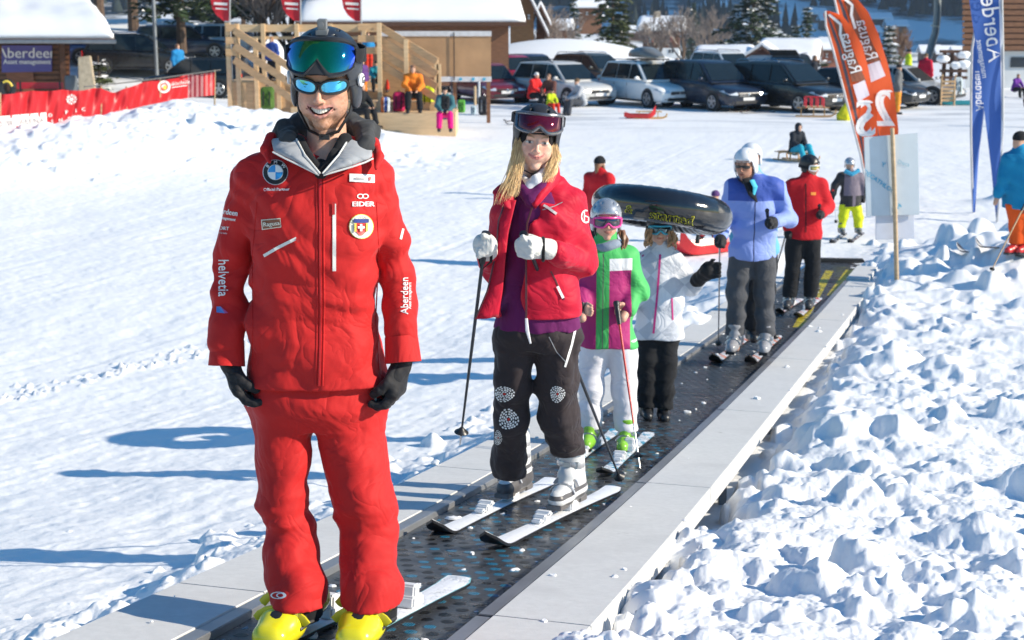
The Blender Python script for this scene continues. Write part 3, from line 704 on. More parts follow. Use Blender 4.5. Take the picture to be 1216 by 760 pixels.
def head_colors(C, h, R, tone, lips, brow=None, beard=None, smile=1.0, teeth=False, lash=True, blush=.25):
    C = A(C, float)
    def f(V):
        q = (V - C) @ R / h; x, y, z = q[:,0], q[:,1], q[:,2]; col = np.tile(A(tone, float), (len(V), 1))
        def mixc(m, c): 
            nonlocal col; m = np.clip(m, 0, 1)[:,None]; col = col*(1-m) + A(c, float)*m
        fr = y < -.1
        b = np.exp(-(((np.abs(x)-.17)/.08)**2 + ((z+.11)/.07)**2))*blush*fr; mixc(b, (tone[0]*.98, tone[1]*.62, tone[2]*.58))
        mixc(np.exp(-((x/.07)**2 + ((z+.12)/.05)**2))*.35*fr, (tone[0]*.95, tone[1]*.62, tone[2]*.56))
        if beard is not None:
            jaw = sst(-.06, -.20, z + .35*np.maximum(0, .20-np.abs(x))*(z > -.2))*(z > -.60)
            up = np.exp(-(((z+.178)/.028)**2))*(np.abs(x) < .13)*(y < -.3)
            side = sst(.17, .25, np.abs(x))*sst(.02, -.1, z)*(z > -.5)*(y < .1)
            chin = sst(-.28, -.34, z)*(z > -.56)*(y < .02)
            m = np.clip(np.maximum(np.maximum(up*.7, side*.8), chin), 0, 1)*(.55+.35*noise3(x*60, y*60, z*60, 3))
            mixc(m, beard)
        w = (.095 + .035*smile) if not teeth else .155
        zc = .035*smile
        if teeth: zu = -.205 + .012*(np.abs(x)/w)**1.6; zl = -.325 + .110*(np.abs(x)/w)**1.8
        else: zu = -.232 + zc*(np.abs(x)/w)**1.6; zl = -.262 + (zc+.02)*(np.abs(x)/w)**1.8
        ml = ((np.abs(z-zu) < .018)|(np.abs(z-zl) < .024)|((z < zu) & (z > zl)))*(np.abs(x) < w)*(y < -.29); mixc(ml*.85, lips)
        if teeth:
            mixc(((z < zu-.01) & (z > zl+.012) & (y > -.375) & (y < -.2) & (np.abs(x) < w)).astype(float), (.10, .015, .015))
        else: mixc((np.abs(z-(zu+zl)/2) < .006)*(np.abs(x) < w*.97)*(y < -.29)*.8, (lips[0]*.35, lips[1]*.3, lips[2]*.3))
        if brow is not None:
            zb = .088 + .03*np.sin((np.abs(x)-.06)/.14*2.2); m = np.exp(-((z-zb)/.014)**2)*sst(.045, .07, np.abs(x))*sst(.225, .18, np.abs(x))*fr; mixc(m*.85, brow)
        if lash:
            ze = .004 + .030*np.sqrt(np.clip(1-((np.abs(x)-.137)/.072)**2, 0, 1)); m = np.exp(-((z-ze)/.009)**2)*(np.abs(np.abs(x)-.137) < .072)*(y < -.25); mixc(m*.8, (.10, .055, .04))
            zl2 = .004 - .022*np.sqrt(np.clip(1-((np.abs(x)-.137)/.07)**2, 0, 1)); m = np.exp(-((z-zl2)/.007)**2)*(np.abs(np.abs(x)-.137) < .07)*(y < -.25); mixc(m*.4, (.22, .11, .08))
            ins = ((z < ze-.004) & (z > zl2+.003) & (np.abs(np.abs(x)-.137) < .066) & (y < -.27)).astype(float); mixc(ins, (.62, .58, .55))
            rr = np.hypot(np.abs(x)-.134, z-.008); mixc((rr < .024)*ins, (.07, .10, .12)); mixc((rr < .011)*ins, (.01, .01, .01))
        return col
    return f
def arc_patch(C, h, R, a0, a1, zt, zb, rx, ry, cy=0, n=28, m=8, bulge=0, lean=0):
    """curved panel round the front of the head; zt/zb functions of s in -1..1 (head units)"""
    V = []; UV = []
    for j in range(m+1):
        t = j/m
        for i in range(n+1):
            s = -1 + 2*i/n; a = lerp(a0, a1, i/n); z = zb(s)*(1-t) + zt(s)*t; b = 1 + bulge*4*t*(1-t)*(1-s**4)
            V.append(C + R @ (A([rx*b*math.sin(a), cy - ry*b*math.cos(a) + lean*(z-(zb(0)+zt(0))/2), z])*h)); UV.append((s, t))
    Fc = [[j*(n+1)+i, j*(n+1)+i+1, (j+1)*(n+1)+i+1, (j+1)*(n+1)+i] for j in range(m) for i in range(n)]
    return A(V), Fc, A(UV)
def goggles(root, C, h, R, lens, framem, strapm, z=.01, rx=.40, ry=.46, cy=.02, hh=.125, amax=1.02, lean=0, strap_r=None, nose=.07, parent=None, fr=.030):
    zt = lambda s: z + hh*(1-.22*abs(s)**4); zb = lambda s: z - hh*(1-.30*abs(s)**4) + nose*math.exp(-(s/.20)**2)*1.6
    C = A(C, float); o = A(root.location)
    V, Fc, UV = arc_patch(C, h, R, -amax*.93, amax*.93, zt, zb, rx, ry, cy, bulge=.07, lean=lean)
    def pt(s, t, k=1.0): 
        a = s*amax; zz = zb(s)*(1-t) + zt(s)*t; return C + R @ (A([rx*k*math.sin(a), cy - ry*k*math.cos(a) + lean*(zz-(zb(0)+zt(0))/2), zz])*h)
    S_ = np.linspace(-1, 1, 25); loop = [pt(s, 1) for s in S_] + [pt(1.02, .5)] + [pt(s, 0) for s in S_[::-1]] + [pt(-1.02, .5)]
    b = MB(o); b.tube(loop + [loop[0], loop[1]], fr*h, 8, caps=False)
    ring0 = [pt(s, 1, .97) for s in S_] + [pt(s, 0, .97) for s in S_[::-1]]; ring1 = [pt(s, 1.0, .80) for s in S_] + [pt(s, 0.0, .80) for s in S_[::-1]]
    b.rings([ring0, ring1], caps=False)
    g = b.build('goggles', framem, parent or root, smooth=True)
    mesh_obj('lens', V - o, Fc, lens, g, True, uv=UV)
    sr = strap_r or (rx*1.03, .50)
    b = MB(o); n = 30; r0 = []
    for i in range(n+1):
        a = amax*1.05 + (2*math.pi - 2*amax*1.05)*i/n
        x, y = sr[0]*math.sin(a), .06 - sr[1]*math.cos(a)
        k = min(1, i/3, (n-i)/3); y0 = cy - ry*math.cos(a); x0 = rx*math.sin(a); x = x0*(1-k)+x*k; y = y0*(1-k)+y*k
        zc = z + lean*.0
        p = [C + R @ (A([x*q, y*q, zc+dz])*h) for q, dz in ((1.0,-.07),(1.03,-.07),(1.03,.07),(1.0,.07))]
        r0.append(p)
    b.rings(r0); b.build('strap', strapm, g, smooth=True)
    return g
def helmet(root, C, h, R, m, vox, vents=True, visor=True, open_w=.27, low=-.30, sz=1.0, name='helmet', top=0.0, ears=None):
    C = A(C, float); L = lambda p: C + R @ (A(p, float)*h)
    S = SDF(C - h*.85, C + h*.95, vox)
    S.ell(L((0,.07,.16+top)), A((.405,.485,.42))*h*sz, 0, R=R)
    for s in (-1, 1): S.ell(L((.335*s,.08,-.10)), A((.075,.18,.21))*h*sz, .05*h, R=R)
    S.rc(L((-.2,-.30,.22)), L((.2,-.30,.22)), .07*h, k=.06*h)
    S.ell(L((0,-.45,-.32)), A((open_w+.03,.42,.52))*h, .03*h, 'sub', R=R, box=.10*h)
    S.ell(L((0,.04,-.14)), A((.315,.37,.46))*h, .01*h, 'sub', R=R)
    S.ell(L((0,.30,-.62)), A((.6,.6,.34))*h, .03*h, 'sub', R=R, box=.05*h)
    if vents:
        for x, y, z in ((.14,-.20,.50),(-.14,-.20,.50),(.15,.05,.57),(-.15,.05,.57),(.28,-.1,.40),(-.28,-.1,.40)):
            S.ell(L((x, y, z+top)), A((.022,.085,.06))*h, .01*h, 'sub', R=R)
    S.rc(L((-.27,-.33,.16)), L((.27,-.33,.16)), .022*h, k=.02*h) if visor else None
    ob = S.build(name, m, root, 1)
    if ears: 
        b = MB(root.location)
        for s in (-1, 1): b.ball(L((.375*s,.06,-.12)), A((.06,.14,.17))*h, 14)
        b.build('ear_pad', ears, ob, smooth=True)
    return ob
def chin_strap(root, C, h, R, m, parent, low=-.53, r=.016, w=.335, y0=-.02):
    C = A(C, float); L = lambda p: C + R @ (A(p, float)*h); b = MB(root.location)
    b.tube([L(p) for p in ((-w,y0,-.12),(-w*.88,y0-.03,-.32),(-.17,-.12,low+.02),(0,-.20,low-.035),(.17,-.12,low+.02),(w*.88,y0-.03,-.32),(w,y0,-.12))], r*h, 8, flat=2.2)
    b.box(L((.02,-.20,low-.035)), A((.12,.05,.06))*h, R=R); return b.build('chin_strap', m, parent, smooth=True)
def hair_strands(root, name, m, curves, parent=None, n=9, rk=.42):
    """curves: list of (points, radii) locks; each lock becomes several thin wavy tapering strands in one mesh"""
    b = MB(root.location); rg = random.Random(3)
    for pts, r0 in curves:
        P = A(pts); tt = np.linspace(0, 1, len(P))
        for k in range(n):
            o = A([max(-1.3, min(1.3, rg.gauss(0, 1))), max(-1.3, min(1.3, rg.gauss(0, 1))), rg.gauss(0, .4)])*r0*.55; ph = rg.random()*6; T = np.linspace(0, 1, 13)
            Q = np.stack([np.interp(T, tt, P[:,i]) for i in range(3)], 1)
            Q = Q + o*(.5+.5*np.sin(T*2.2))[:,None] + np.stack([np.sin(T*7+ph), np.cos(T*6+ph), 0*T], 1)*r0*.28
            b.tube(list(Q), list(r0*rk*(1-.75*T**2.2)), 5)
    o = b.build(name, m, parent or root, smooth=True); return o
def hair_mat(name, col):
    if name in MC: return MC[name]
    t = NT(name); f = t.noise(95, 4, stretch=(1, 1, .08)); c = t.mix(t.ramp(f, .35, .65), tuple(q*.68 for q in col), tuple(min(1, q*1.25) for q in col)); t.set(col=c, rough=.38, spec=.5, sheen=.2)
    t.bump(f, .5, .003); MC[name] = t.m; return t.m
def hand(S, Wr, f, n, thumb, L=.185, r=.0095, curl=(25, 35, 25), spread=.06, k=.006, thumbcurl=.5, puff=1.0):
    """wrist Wr, f = wrist->knuckles, n = where the palm faces, thumb = thumb side"""
    Wr, f, n, th = A(Wr, float), unit(f), unit(n), unit(thumb); u = L/.185
    for j in (-1, -.33, .33, 1):
        S.rc(Wr + th*.018*u*j, Wr + f*.088*u + th*.030*u*j, .014*u*puff, .0125*u*puff, k=.012*u)
    lens = {1: .068, .33: .076, -.33: .071, -1: .056}
    for j in (1, .33, -.33, -1):
        p = Wr + f*.088*u + th*.029*u*j; d = unit(f + th*spread*j); a = 0; Ls = lens[j]*u
        for q, (cdeg, fr_) in enumerate(zip(curl, (.44, .32, .24))):
            a += math.radians(cdeg); dd = d*math.cos(a) + n*math.sin(a); e = p + dd*Ls*fr_*1.15
            S.rc(p, e, r*u*puff*(1.05-.1*q), r*u*puff*(.98-.1*q), k=.003 if q else .007); p = e
    b0 = Wr + f*.022*u + th*.026*u + n*.006*u; d1 = unit(f*.75 + th*.62 + n*.35*thumbcurl); p1 = b0 + d1*.042*u
    d2 = unit(f*.85 + th*(.25-.5*thumbcurl) + n*.9*thumbcurl); p2 = p1 + d2*.030*u; p3 = p2 + unit(d2 + n*.5*thumbcurl - th*.3*thumbcurl)*.024*u
    S.rc(b0, p1, .015*u*puff, .0115*u*puff, k=.012); S.rc(p1, p2, .0115*u*puff, .0105*u*puff, k=.004); S.rc(p2, p3, .0105*u*puff, .009*u*puff, k=.004)
    return S
def glove(root, Wr, f, n, th, m, L=.2, curl=(25, 35, 25), puff=1.35, vox=.004, cuff=None, thumbcurl=.5, name='glove', parent=None, cr=.036):
    Wr = A(Wr, float); S = SDF(Wr - .26*L/.2, Wr + .26*L/.2, vox); hand(S, Wr, f, n, th, L, .0095, curl, .05, .006, thumbcurl, puff)
    S.rc(Wr - unit(f)*.05*L/.2, Wr + unit(f)*.012, cr*L/.2, cr*.9*L/.2, k=.012)
    S.warp(lambda P: folds(P, .0025, (40, 40, 40), 3)); return S.build(name, m, root, 1, parent=parent)
def combine(name, parts, mats, root, colfs):
    Vs, Fs, Cs, b = [], [], [], 0
    for (V, Fc), cf in zip(parts, colfs):
        Vs.append(V); Fs.append(Fc + b); Cs.append(cf(V) if callable(cf) else np.tile(A(cf, float), (len(V), 1))); b += len(V)
    V = np.concatenate(Vs); return mesh_obj(name, V - A(root.location), np.concatenate(Fs), mats, root, True, col=np.concatenate(Cs))
def belt_z(Y): return float(np.interp(Y, ys, zs))
def belt_pt(px, py, dz=0):
    r = ray(px, py)
    for Y in np.arange(3, 21.6, .01):
        p = r*(Y/r[1]); z = CZ + p[2]
        if z <= belt_z(Y) + dz: return A([p[0], Y, belt_z(Y) + dz])
def ski_boot(root, ankle, toe_dir, m, msole, mbuckle, s=1.0, wide=1.0, vox=.005, H=.30, lean=.10, cuffr=.062, parent=None, mcuff=None, detail=True, pitch=0, mshell=None):
    """ankle: point on the sole under the ankle"""
    a = A(ankle, float); f = unit(toe_dir); up = unit(A([0,0,1.]) - f*f[2]); sd_ = np.cross(f, up)
    P = lambda x, y, z: a + (sd_*x*wide + f*y + up*z)*s
    S = SDF(a - .34*s, a + .42*s, vox)
    for xo in ((0,) if wide == 1 else (-.014, .014)): S.rc(P(xo,-.085,.060), P(xo,.10,.052), .050*s, .047*s, k=.02*s); S.rc(P(xo,.09,.047), P(xo,.165,.042), .048*s, .040*s, k=.02*s)
    S.rc(P(0,-.05,.08), P(0,.03,.13), .055*s, .052*s, k=.03*s)
    S.rc(P(0,-.035,.12), P(0,-.035+lean,H*.95), .055*s, cuffr*s, k=.02*s, fl=None)
    S.cut(-up, -(up @ a) - .012*s); S.cut(unit(up - f*.15), unit(up - f*.15) @ P(0, -.035+lean, H*.97))
    if detail:
        for x in (-1, 1): S.rc(P(.03*x,.045,.135), P(.064*x,-.07,.15), .005*s, k=.003, op='sub')
        S.rc(P(-.06,.058,.118), P(.06,.058,.118), .005*s, k=.004, op='sub')
    shell = S.build('boot', m, root, 1, parent=parent)
    b = MB(root.location); Rm = np.stack([sd_, f, up], 1)
    b.box(P(0,.155,.012), A((.070,.10,.024))*s, R=Rm); b.box(P(0,-.095,.014), A((.072,.09,.028))*s, R=Rm); b.box(P(0,.03,.010), A((.060,.20,.016))*s, R=Rm)
    b.build('sole', msole, shell, bevel=.004)
    if H > .25:
     S = SDF(a - .1*s, a + .5*s, vox*1.4); S.rc(P(0,-.035+lean*.95,H*.85), P(0,-.035+lean*1.2,H*1.12), cuffr*.86*s, cuffr*.86*s); S.build('liner', BLACKF, root, 1, parent=shell)
    if detail:
        for z, y, w, yy in ((.075, .105, .052, 0), (.105, .062, .053, 0), (.185, None, .063, 0), (.245, None, .067, 0)):
            if z > H*.85: continue
            b = MB(root.location)
            if y is not None:
                c = P(0, y, z-.03); rr = w; pts = [P((rr*1.04 + (.015 if wide > 1 else 0))*math.sin(t_), y-.01, z-.033+rr*math.cos(t_)*1.06) for t_ in np.linspace(-1.25, 1.25, 9)]
            else:
                yc = -.035 + lean*(z-.12)/(H*.95-.12); pts = [P(w*math.sin(t_), yc + w*math.cos(t_), z) for t_ in np.linspace(-1.3, 1.3, 9)]
            b.tube(pts, .0075*s, 6, flat=2.0); 
            q = pts[2]; b.box(q, A((.016,.014,.03))*s, R=Rm, m=1); q = pts[4]; b.box(q + Rm @ A([0,.004,0]), A((.032,.014,.020))*s, R=Rm, m=1)
            b.build('buckle', [mbuckle, STEEL], shell, smooth=True, auto=40)
    if wide > 1:
        ax_ = unit(f*.45 + up); c_ = P(0,.125,.091); b = MB(root.location); b.lathe(c_, [(.021*s,0),(.019*s,.006*s),(.012*s,.0075*s)], 8, ax_); b.build('toe_badge', [BLACKP], shell, smooth=True, auto=30); 
        for q_ in (-1, 1): b = MB(root.location); b.tube([P(.068*q_,.03,.05), P(.060*q_,.07,.055), P(.052*q_,.11,.05)], .007*s, 6); b.build('hinge_trim', BLACKP, shell, smooth=True)
    return shell
def ski_mat(name, top, accent, snow=.5, ac2=None):
    t = NT(name); u = t.n('ShaderNodeUVMap'); u.uv_map = 'UVMap'; sp = t.n('ShaderNodeSeparateXYZ'); t.l(u.outputs[0], sp.inputs[0]); v, w = sp.outputs[0], sp.outputs[1]
    st = t.math('GREATER_THAN', t.math('SINE', t.math('ADD', t.math('MULTIPLY', v, 26.0), t.math('MULTIPLY', w, 2.2))), .35)
    c = t.mix(st, top, accent); 
    if ac2: c = t.mix(t.math('GREATER_THAN', t.math('ABSOLUTE', w), .86), c, ac2)
    sn = t.math('MULTIPLY', t.ramp(t.noise(13, 6, rough=.75), .60-.30*snow, .68-.26*snow), t.math('LESS_THAN', t.math('ABSOLUTE', w), .93))
    c = t.mix(sn, c, (.84, .85, .88)); rr = t.math('ADD', .18, t.math('MULTIPLY', sn, .45)); t.set(col=c, rough=rr, spec=.5)
    t.bump(t.math('ADD', t.math('MULTIPLY', sn, .7), t.math('MULTIPLY', t.noise(60, 5, rough=.7), .6)), .6, .006); return t.m
SKI_BASE = mat('ski_base', (.015, .015, .018), .35)
def ski(label, tip, tail, w=.115, m=None, foot=.5, group=None, cat='ski', bind=WHITEP, side=SKI_BASE, rise=.075, th=.012, wst=.66, name='ski', bpos=None, snow=None, tw=.9):
    tip, tail = A(tip, float), A(tail, float); root = empty(name, tuple((tip+tail)/2), label, cat, group)
    f = unit(tip - tail); Ln = np.linalg.norm(tip - tail); sdv = unit(np.cross(f, A([0,0,1.]))); up = np.cross(sdv, f)
    n = 40; rt = []; V = []; UV = []; Fc = []; mi = []
    for i in range(n+1):
        t = i/n; wd = (wst + (1-wst)*(abs(t-.45)/.55)**2) if t > .45 else (wst + (tw-wst)*(abs(t-.45)/.45)**2)
        if t > .93: wd *= math.sqrt(max(.0, 1-((t-.93)/.07)**2))*.97+.03
        if t < .03: wd *= .8 + .2*math.sqrt(1-((.03-t)/.03)**2)
        z = rise*max(0, (t-.88)/.12)**2 + .012*max(0, (.05-t)/.05)**2 ; p = tail + f*Ln*t + up*(z + th)
        hw = w/2*wd
        for sx, dz in ((-1,-th),(-1,0),(-.55,.002),(0,.003),(.55,.002),(1,0),(1,-th)):
            V.append(p + sdv*hw*sx + up*dz); UV.append((t*Ln, sx))
    k = 7
    for i in range(n):
        for j in range(k):
            jj = (j+1) % k; Fc.append([i*k+j, (i+1)*k+j, (i+1)*k+jj, i*k+jj]); mi.append(0 if 1 <= j <= 4 else 1)
    Fc = Fc + [list(range(k))]; mi.append(1)
    o = A(root.location); sk = mesh_obj('blade', A(V)-o, Fc, [m, side], root, False, mi=mi, uv=UV)
    bm = bmesh.new(); bm.from_mesh(sk.data); bmesh.ops.recalc_face_normals(bm, faces=bm.faces); bm.to_mesh(sk.data); bm.free()
    if bind is not None:
        bp = tail + f*Ln*(.45 if bpos is None else bpos) + up*(th+.004); Rm = np.stack([sdv, f, up], 1)
        b = MB(o); b.box(bp + f*.185 + up*.018, (.062,.07,.036), R=Rm); b.box(bp + f*.16 + up*.036, (.074,.045,.022), R=Rm); b.box(bp + f*.235 + up*.012, (.05,.04,.020), R=Rm)
        b.build('toe_binding', bind, root, bevel=.007, auto=40)
        b = MB(o); b.box(bp - f*.165 + up*.02, (.066,.10,.04), R=Rm); b.box(bp - f*.155 + up*.052, (.058,.05,.05), R=Rm); b.box(bp - f*.225 + up*.055, (.028,.06,.014), R=Rm)
        b.build('heel_binding', bind, root, bevel=.007, auto=40)
    return root
def pole(label, grip, tip, shaft=GREYSH, gripm=BLACKP, r=.0085, group='ski poles', basket=BLACKP, bd=.07, strap=True, gl=.13, lower=None, bcup=True):
    g, t = A(grip, float), A(tip, float); root = empty('ski_pole', tuple(t), label, 'ski pole', group); o = t; f = unit(t - g); L = np.linalg.norm(t - g)
    b = MB(o); b.tube([g + f*gl*.7, g + f*L*.5, t - f*.05], [r, r*.95, r*.6], 10); b.build('shaft', shaft, root, smooth=True)
    if lower is not None: b = MB(o); b.tube([g + f*L*.62, t - f*.04], [r*.82, r*.66], 10); b.V = b.V; b.build('lower_shaft', lower, root, smooth=True)
    b = MB(o); b.lathe(g, [(.006,-.012),(.017,-.010),(.020,0),(.018,.014),(.0135,.03),(.0155,.055),(.014,.09),(.012,gl)], 12, f); b.build('grip', gripm, root, smooth=True)
    b = MB(o); q = t - f*bd; b.lathe(q, [(.008,-.02),(.018,-.008),(.030,0),(.032,.004),(.022,.007),(.008,.004)], 16, f); b.build('basket', basket, root, smooth=True)
    b = MB(o); b.tube([t - f*.06, t], [.005, .0025], 8); b.build('tip', STEEL, root, smooth=True)
    if strap:
        b = MB(o); s_ = unit(np.cross(f, A([0,1.,0])))
        b.tube([g + f*.005, g + s_*.03 + f*.05, g + s_*.035 + f*.12, g + s_*.0 + f*.16, g - s_*.02 + f*.10, g + f*.012], .0045, 6, flat=1.6); b.build('strap', BLACKF, root, smooth=True)
    return root
SK = dict(ank=(.055,0,.05), knee=(.058,-.01,.285), hip=(.050,0,.50), pel=(0,0,.53), waist=(0,0,.61), chest=(0,0,.73), neck=(0,.005,.835), head=(0,-.005,.925),
          sh=(.105,.005,.80), el=(.135,.02,.635), wr=(.14,-.03,.50))
def person(label, foot, H, yaw=0, px=None, loc=None, jacket=None, pants=None, boots=None, gloves=None, head=('helmet', None), hair=None, gog=None, vox=None, fat=1.0,
           group=None, tone=(.62,.36,.25), Y=None, headR=None, hem=.46, boot_toes=None, hands=(1,1), long=1.0, name='person', bootH=.10, seated=False, jmats=None, pole_grip=False, glasses=None, detail=None, hsz=1.0, bootkind='soft', cat='person', fists=()):
    foot = A(foot, float); root = empty(name, tuple(foot), label, cat, group); J = {}
    c, s = math.cos(yaw), math.sin(yaw); Rb = frame(yaw)
    for k, v in SK.items():
        for sfx, sg in ((('L', -1), ('R', 1)) if v[0] else (('', 1),)):
            J[k+sfx] = foot + Rb @ (A([v[0]*sg, v[1], v[2]])*H)
    for k, v in (loc or {}).items(): J[k] = foot + Rb @ (A(v, float)*H)
    for k, v in (px or {}).items(): J[k] = WY(v[0], v[1], (Y or foot[1]) + (v[2] if len(v) > 2 else 0))
    R = Rb if headR is None else headR; fwd = -Rb[:,1]; vox = vox or H*.009; C = J['head']; hh = .132*H*hsz; det = detail if detail is not None else vox < .013
    allp = A(list(J.values())); lo, hi = allp.min(0) - .14*H, allp.max(0) + .14*H
    S = SDF(lo, hi, vox*1.3)
    S.chain([J['chest'], J['waist'], J['pel']], [.085*H, .075*H, .085*H], .03*H, (fwd, .7)); S.rc(J['neck'], J['chest'], .036*H, .05*H, k=.03*H)
    for q in 'LR':
        S.chain([J['sh'+q], J['el'+q], J['wr'+q]], [.034*H, .027*H, .020*H], .01*H); S.rc(J['chest'], J['sh'+q], .05*H, .035*H, k=.02*H)
        S.chain([J['hip'+q], J['knee'+q], J['ank'+q]], [.052*H, .036*H, .026*H], .02*H)
        S.rc(J['ank'+q] - A([0,0,.02*H]), J['ank'+q] + fwd*.04*H - A([0,0,.035*H]), .020*H, .018*H, k=.01)
        if not (gloves): S.rc(J['wr'+q], J['wr'+q] + unit(J['wr'+q]-J['el'+q])*.06*H, .018*H, .018*H, k=.01)
    Hs = head_mesh(C, hh, R, min(vox, .010), smile=.3, detail=det)
    b1 = S.mesh(1); b2 = Hs.mesh(1)
    ex = []
    for fa in fists:
        S = SDF(fa[0]-.2, fa[0]+.2, .0045); hand(S, *fa); ex.append(S.mesh(1))
    body = combine('body', [b1, b2] + ex, SKIN, root, [tone, head_colors(C, hh, R, tone, (tone[0]*.75, tone[1]*.42, tone[2]*.42), brow=(.10,.06,.04), smile=.3, lash=det and gog is None) if det else tone] + [tone]*len(ex))
    S = SDF(lo, hi, vox); T = unit(J['neck'] - J['pel']); hp = lerp(J['pel'], J['pel'] - T*.1*H, (.53-hem)/.1) if not seated else J['pel']
    S.chain([J['chest'] + T*.02*H, J['waist'], hp], [.118*H*fat, .114*H*fat, .130*H*fat], .03*H, (fwd, .66))
    S.rc(J['shL'], J['shR'], .050*H, k=.04*H); S.rc(J['neck'] - T*.03*H, J['neck'] + T*.032*H, .056*H, .046*H, k=.03*H)
    S.cut(-T, -(T @ (hp - T*.005*H)))
    for q in 'LR':
        wr = lerp(J['wr'+q], J['el'+q], .04)
        S.chain([J['sh'+q], J['el'+q], wr], [.052*H*fat, .046*H*fat, .038*H*fat], .022*H)
    sd_ = int(abs(foot[0]*100)) % 97
    S.warp(lambda P: folds(P - foot, .010*H, (6/H*1.6, 6/H*1.6, 11/H*1.6), sd_))
    jk = S.build('jacket', jacket, root, 1)
    S = SDF(lo, hi, vox); S.rc(J['pel'] + T*.03*H, J['pel'] - T*.01*H, .092*H*fat, .094*H*fat, k=.03*H, fl=(fwd, .75))
    for q in 'LR':
        e = lerp(J['ank'+q], J['knee'+q], .16 if bootkind == 'ski' else .08)
        S.chain([J['hip'+q], J['knee'+q], e], [.070*H*fat, .054*H*fat, .050*H*fat*long], .02*H)
    S.warp(lambda P: folds(P - foot, .010*H, (5/H*1.6, 5/H*1.6, 13/H*1.6), sd_+5))
    if not seated and loc is None: S.cut(T, T @ (hp + T*.03*H))
    for q in 'LR':
        e = lerp(J['ank'+q], J['knee'+q], .10 if bootkind == 'ski' else -.02); dn = unit(J['ank'+q]-J['knee'+q]); S.ell(e + dn*.12*H, A([.10,.12,.12])*H, 0, 'sub', R=np.eye(3), box=.01*H)
    tr = S.build('trousers', pants, root, 1)
    for i, q in enumerate('LR'):
        a = J['ank'+q]; sh_ = J['knee'+q] - a; fd = fwd if boot_toes is None else unit(boot_toes[i]); b0 = a - A([0,0,.035*H])
        if bootkind == 'ski':
            ski_boot(root, a - A([0,0,.05*H]), fd, boots, BLACKP, STEEL, s=.62*H, vox=vox*.8, detail=vox < .016, H=.21, lean=.05)
        else:
            S = SDF(b0 - .13*H, b0 + .2*H, vox); S.rc(b0 - fd*.015*H, b0 + fd*.085*H, .030*H, .026*H, k=.01); S.rc(b0, b0 + unit(sh_)*bootH*H, .032*H, .036*H, k=.02*H); S.cut(A([0,0,-1.]), -(b0[2] - .024*H)); S.build('boot', boots, root, 1)
    if gloves:
        for q in 'LR':
            d = unit(J['wr'+q] - J['el'+q]); w = J['wr'+q]
            S = SDF(w - .11*H, w + .11*H, min(vox, .012)); S.rc(w - d*.012*H, w + d*.004*H, .030*H, .026*H); S.ell(w + d*.035*H, .031*H, .02*H)
            sidev = unit(np.cross(d, fwd))
            for j in (-1, -.3, .4, 1): S.rc(w + d*.035*H + sidev*.016*H*j, w + d*.060*H + sidev*.018*H*j + fwd*.014*H, .0105*H, .009*H, k=.004)
            S.rc(w + d*.015*H + fwd*.02*H, w + d*.045*H + fwd*.034*H, .011*H, .009*H, k=.008); S.build('glove', gloves, root, 1)
    kind, hm = head
    if kind == 'helmet':
        hl = helmet(root, C, hh, R, hm, min(vox, .009), vents=det)
        if det: chin_strap(root, C, hh, R, BLACKP, hl)
    elif kind in ('beanie', 'hood'):
        S = SDF(C - hh*.9, C + hh*.95, min(vox, .010)); L = lambda p: C + R @ (A(p, float)*hh)
        if kind == 'beanie': S.ell(L((0,.07,.17)), A((.37,.44,.40))*hh, R=R); S.ell(L((0,-.1,-.45)), A((.6,.8,.52))*hh, .02*hh, 'sub', R=R, box=.05*hh)
        else: S.ell(L((0,.10,.06)), A((.44,.48,.55))*hh, R=R); S.rc(L((0,.16,-.3)), L((0,.14,-.6)), .36*hh, .42*hh, k=.1*hh); S.ell(L((0,-.42,-.08)), A((.27,.40,.36))*hh, .04*hh, 'sub', R=R)
        S.warp(lambda P: folds(P - foot, .004, (18,18,30), 4)); S.build('hood' if kind == 'hood' else 'beanie', hm, root, 1)
    if hair is not None:
        S = SDF(C - hh*1.2, C + hh*.9, min(vox, .010)); L = lambda p: C + R @ (A(p, float)*hh)
        if kind is None: S.ell(L((0,.09,.17)), A((.36,.42,.38))*hh, R=R); S.ell(L((0,-.44,-.16)), A((.29,.3,.38))*hh, .04*hh, 'sub', R=R)
        for s_ in (-1, 1): S.chain([L((.27*s_,.05,.0)), L((.32*s_,.0,-.32)), L((.30*s_,-.03,-.62))], [.09*hh, .10*hh, .05*hh], .03*hh)
        S.rc(L((0,.3,0)), L((0,.36,-.55)), .22*hh, .14*hh, k=.05*hh); S.warp(lambda P: folds(P - foot, .006, (60,60,6), 4)); S.build('hair', hair, root, 1)
    if gog is not None: goggles(root, C, hh, R, gog[0], gog[1], gog[2] if len(gog) > 2 else BLACKF, z=gog[3] if len(gog) > 3 else .0)
    if glasses is not None:
        zt = lambda s_: .045; zb = lambda s_: -.05 + .03*math.exp(-(s_/.2)**2)*1.3
        V, Fc, UV = arc_patch(C, hh, R, -.85, .85, zt, zb, .34, .42, 0); mesh_obj('sunglasses', V - foot, Fc, glasses, root, True, uv=UV)
    J['root'] = root; J['jacket'] = jk; J['trousers'] = tr; J['C'] = C; J['hh'] = hh; J['R'] = R
    return J
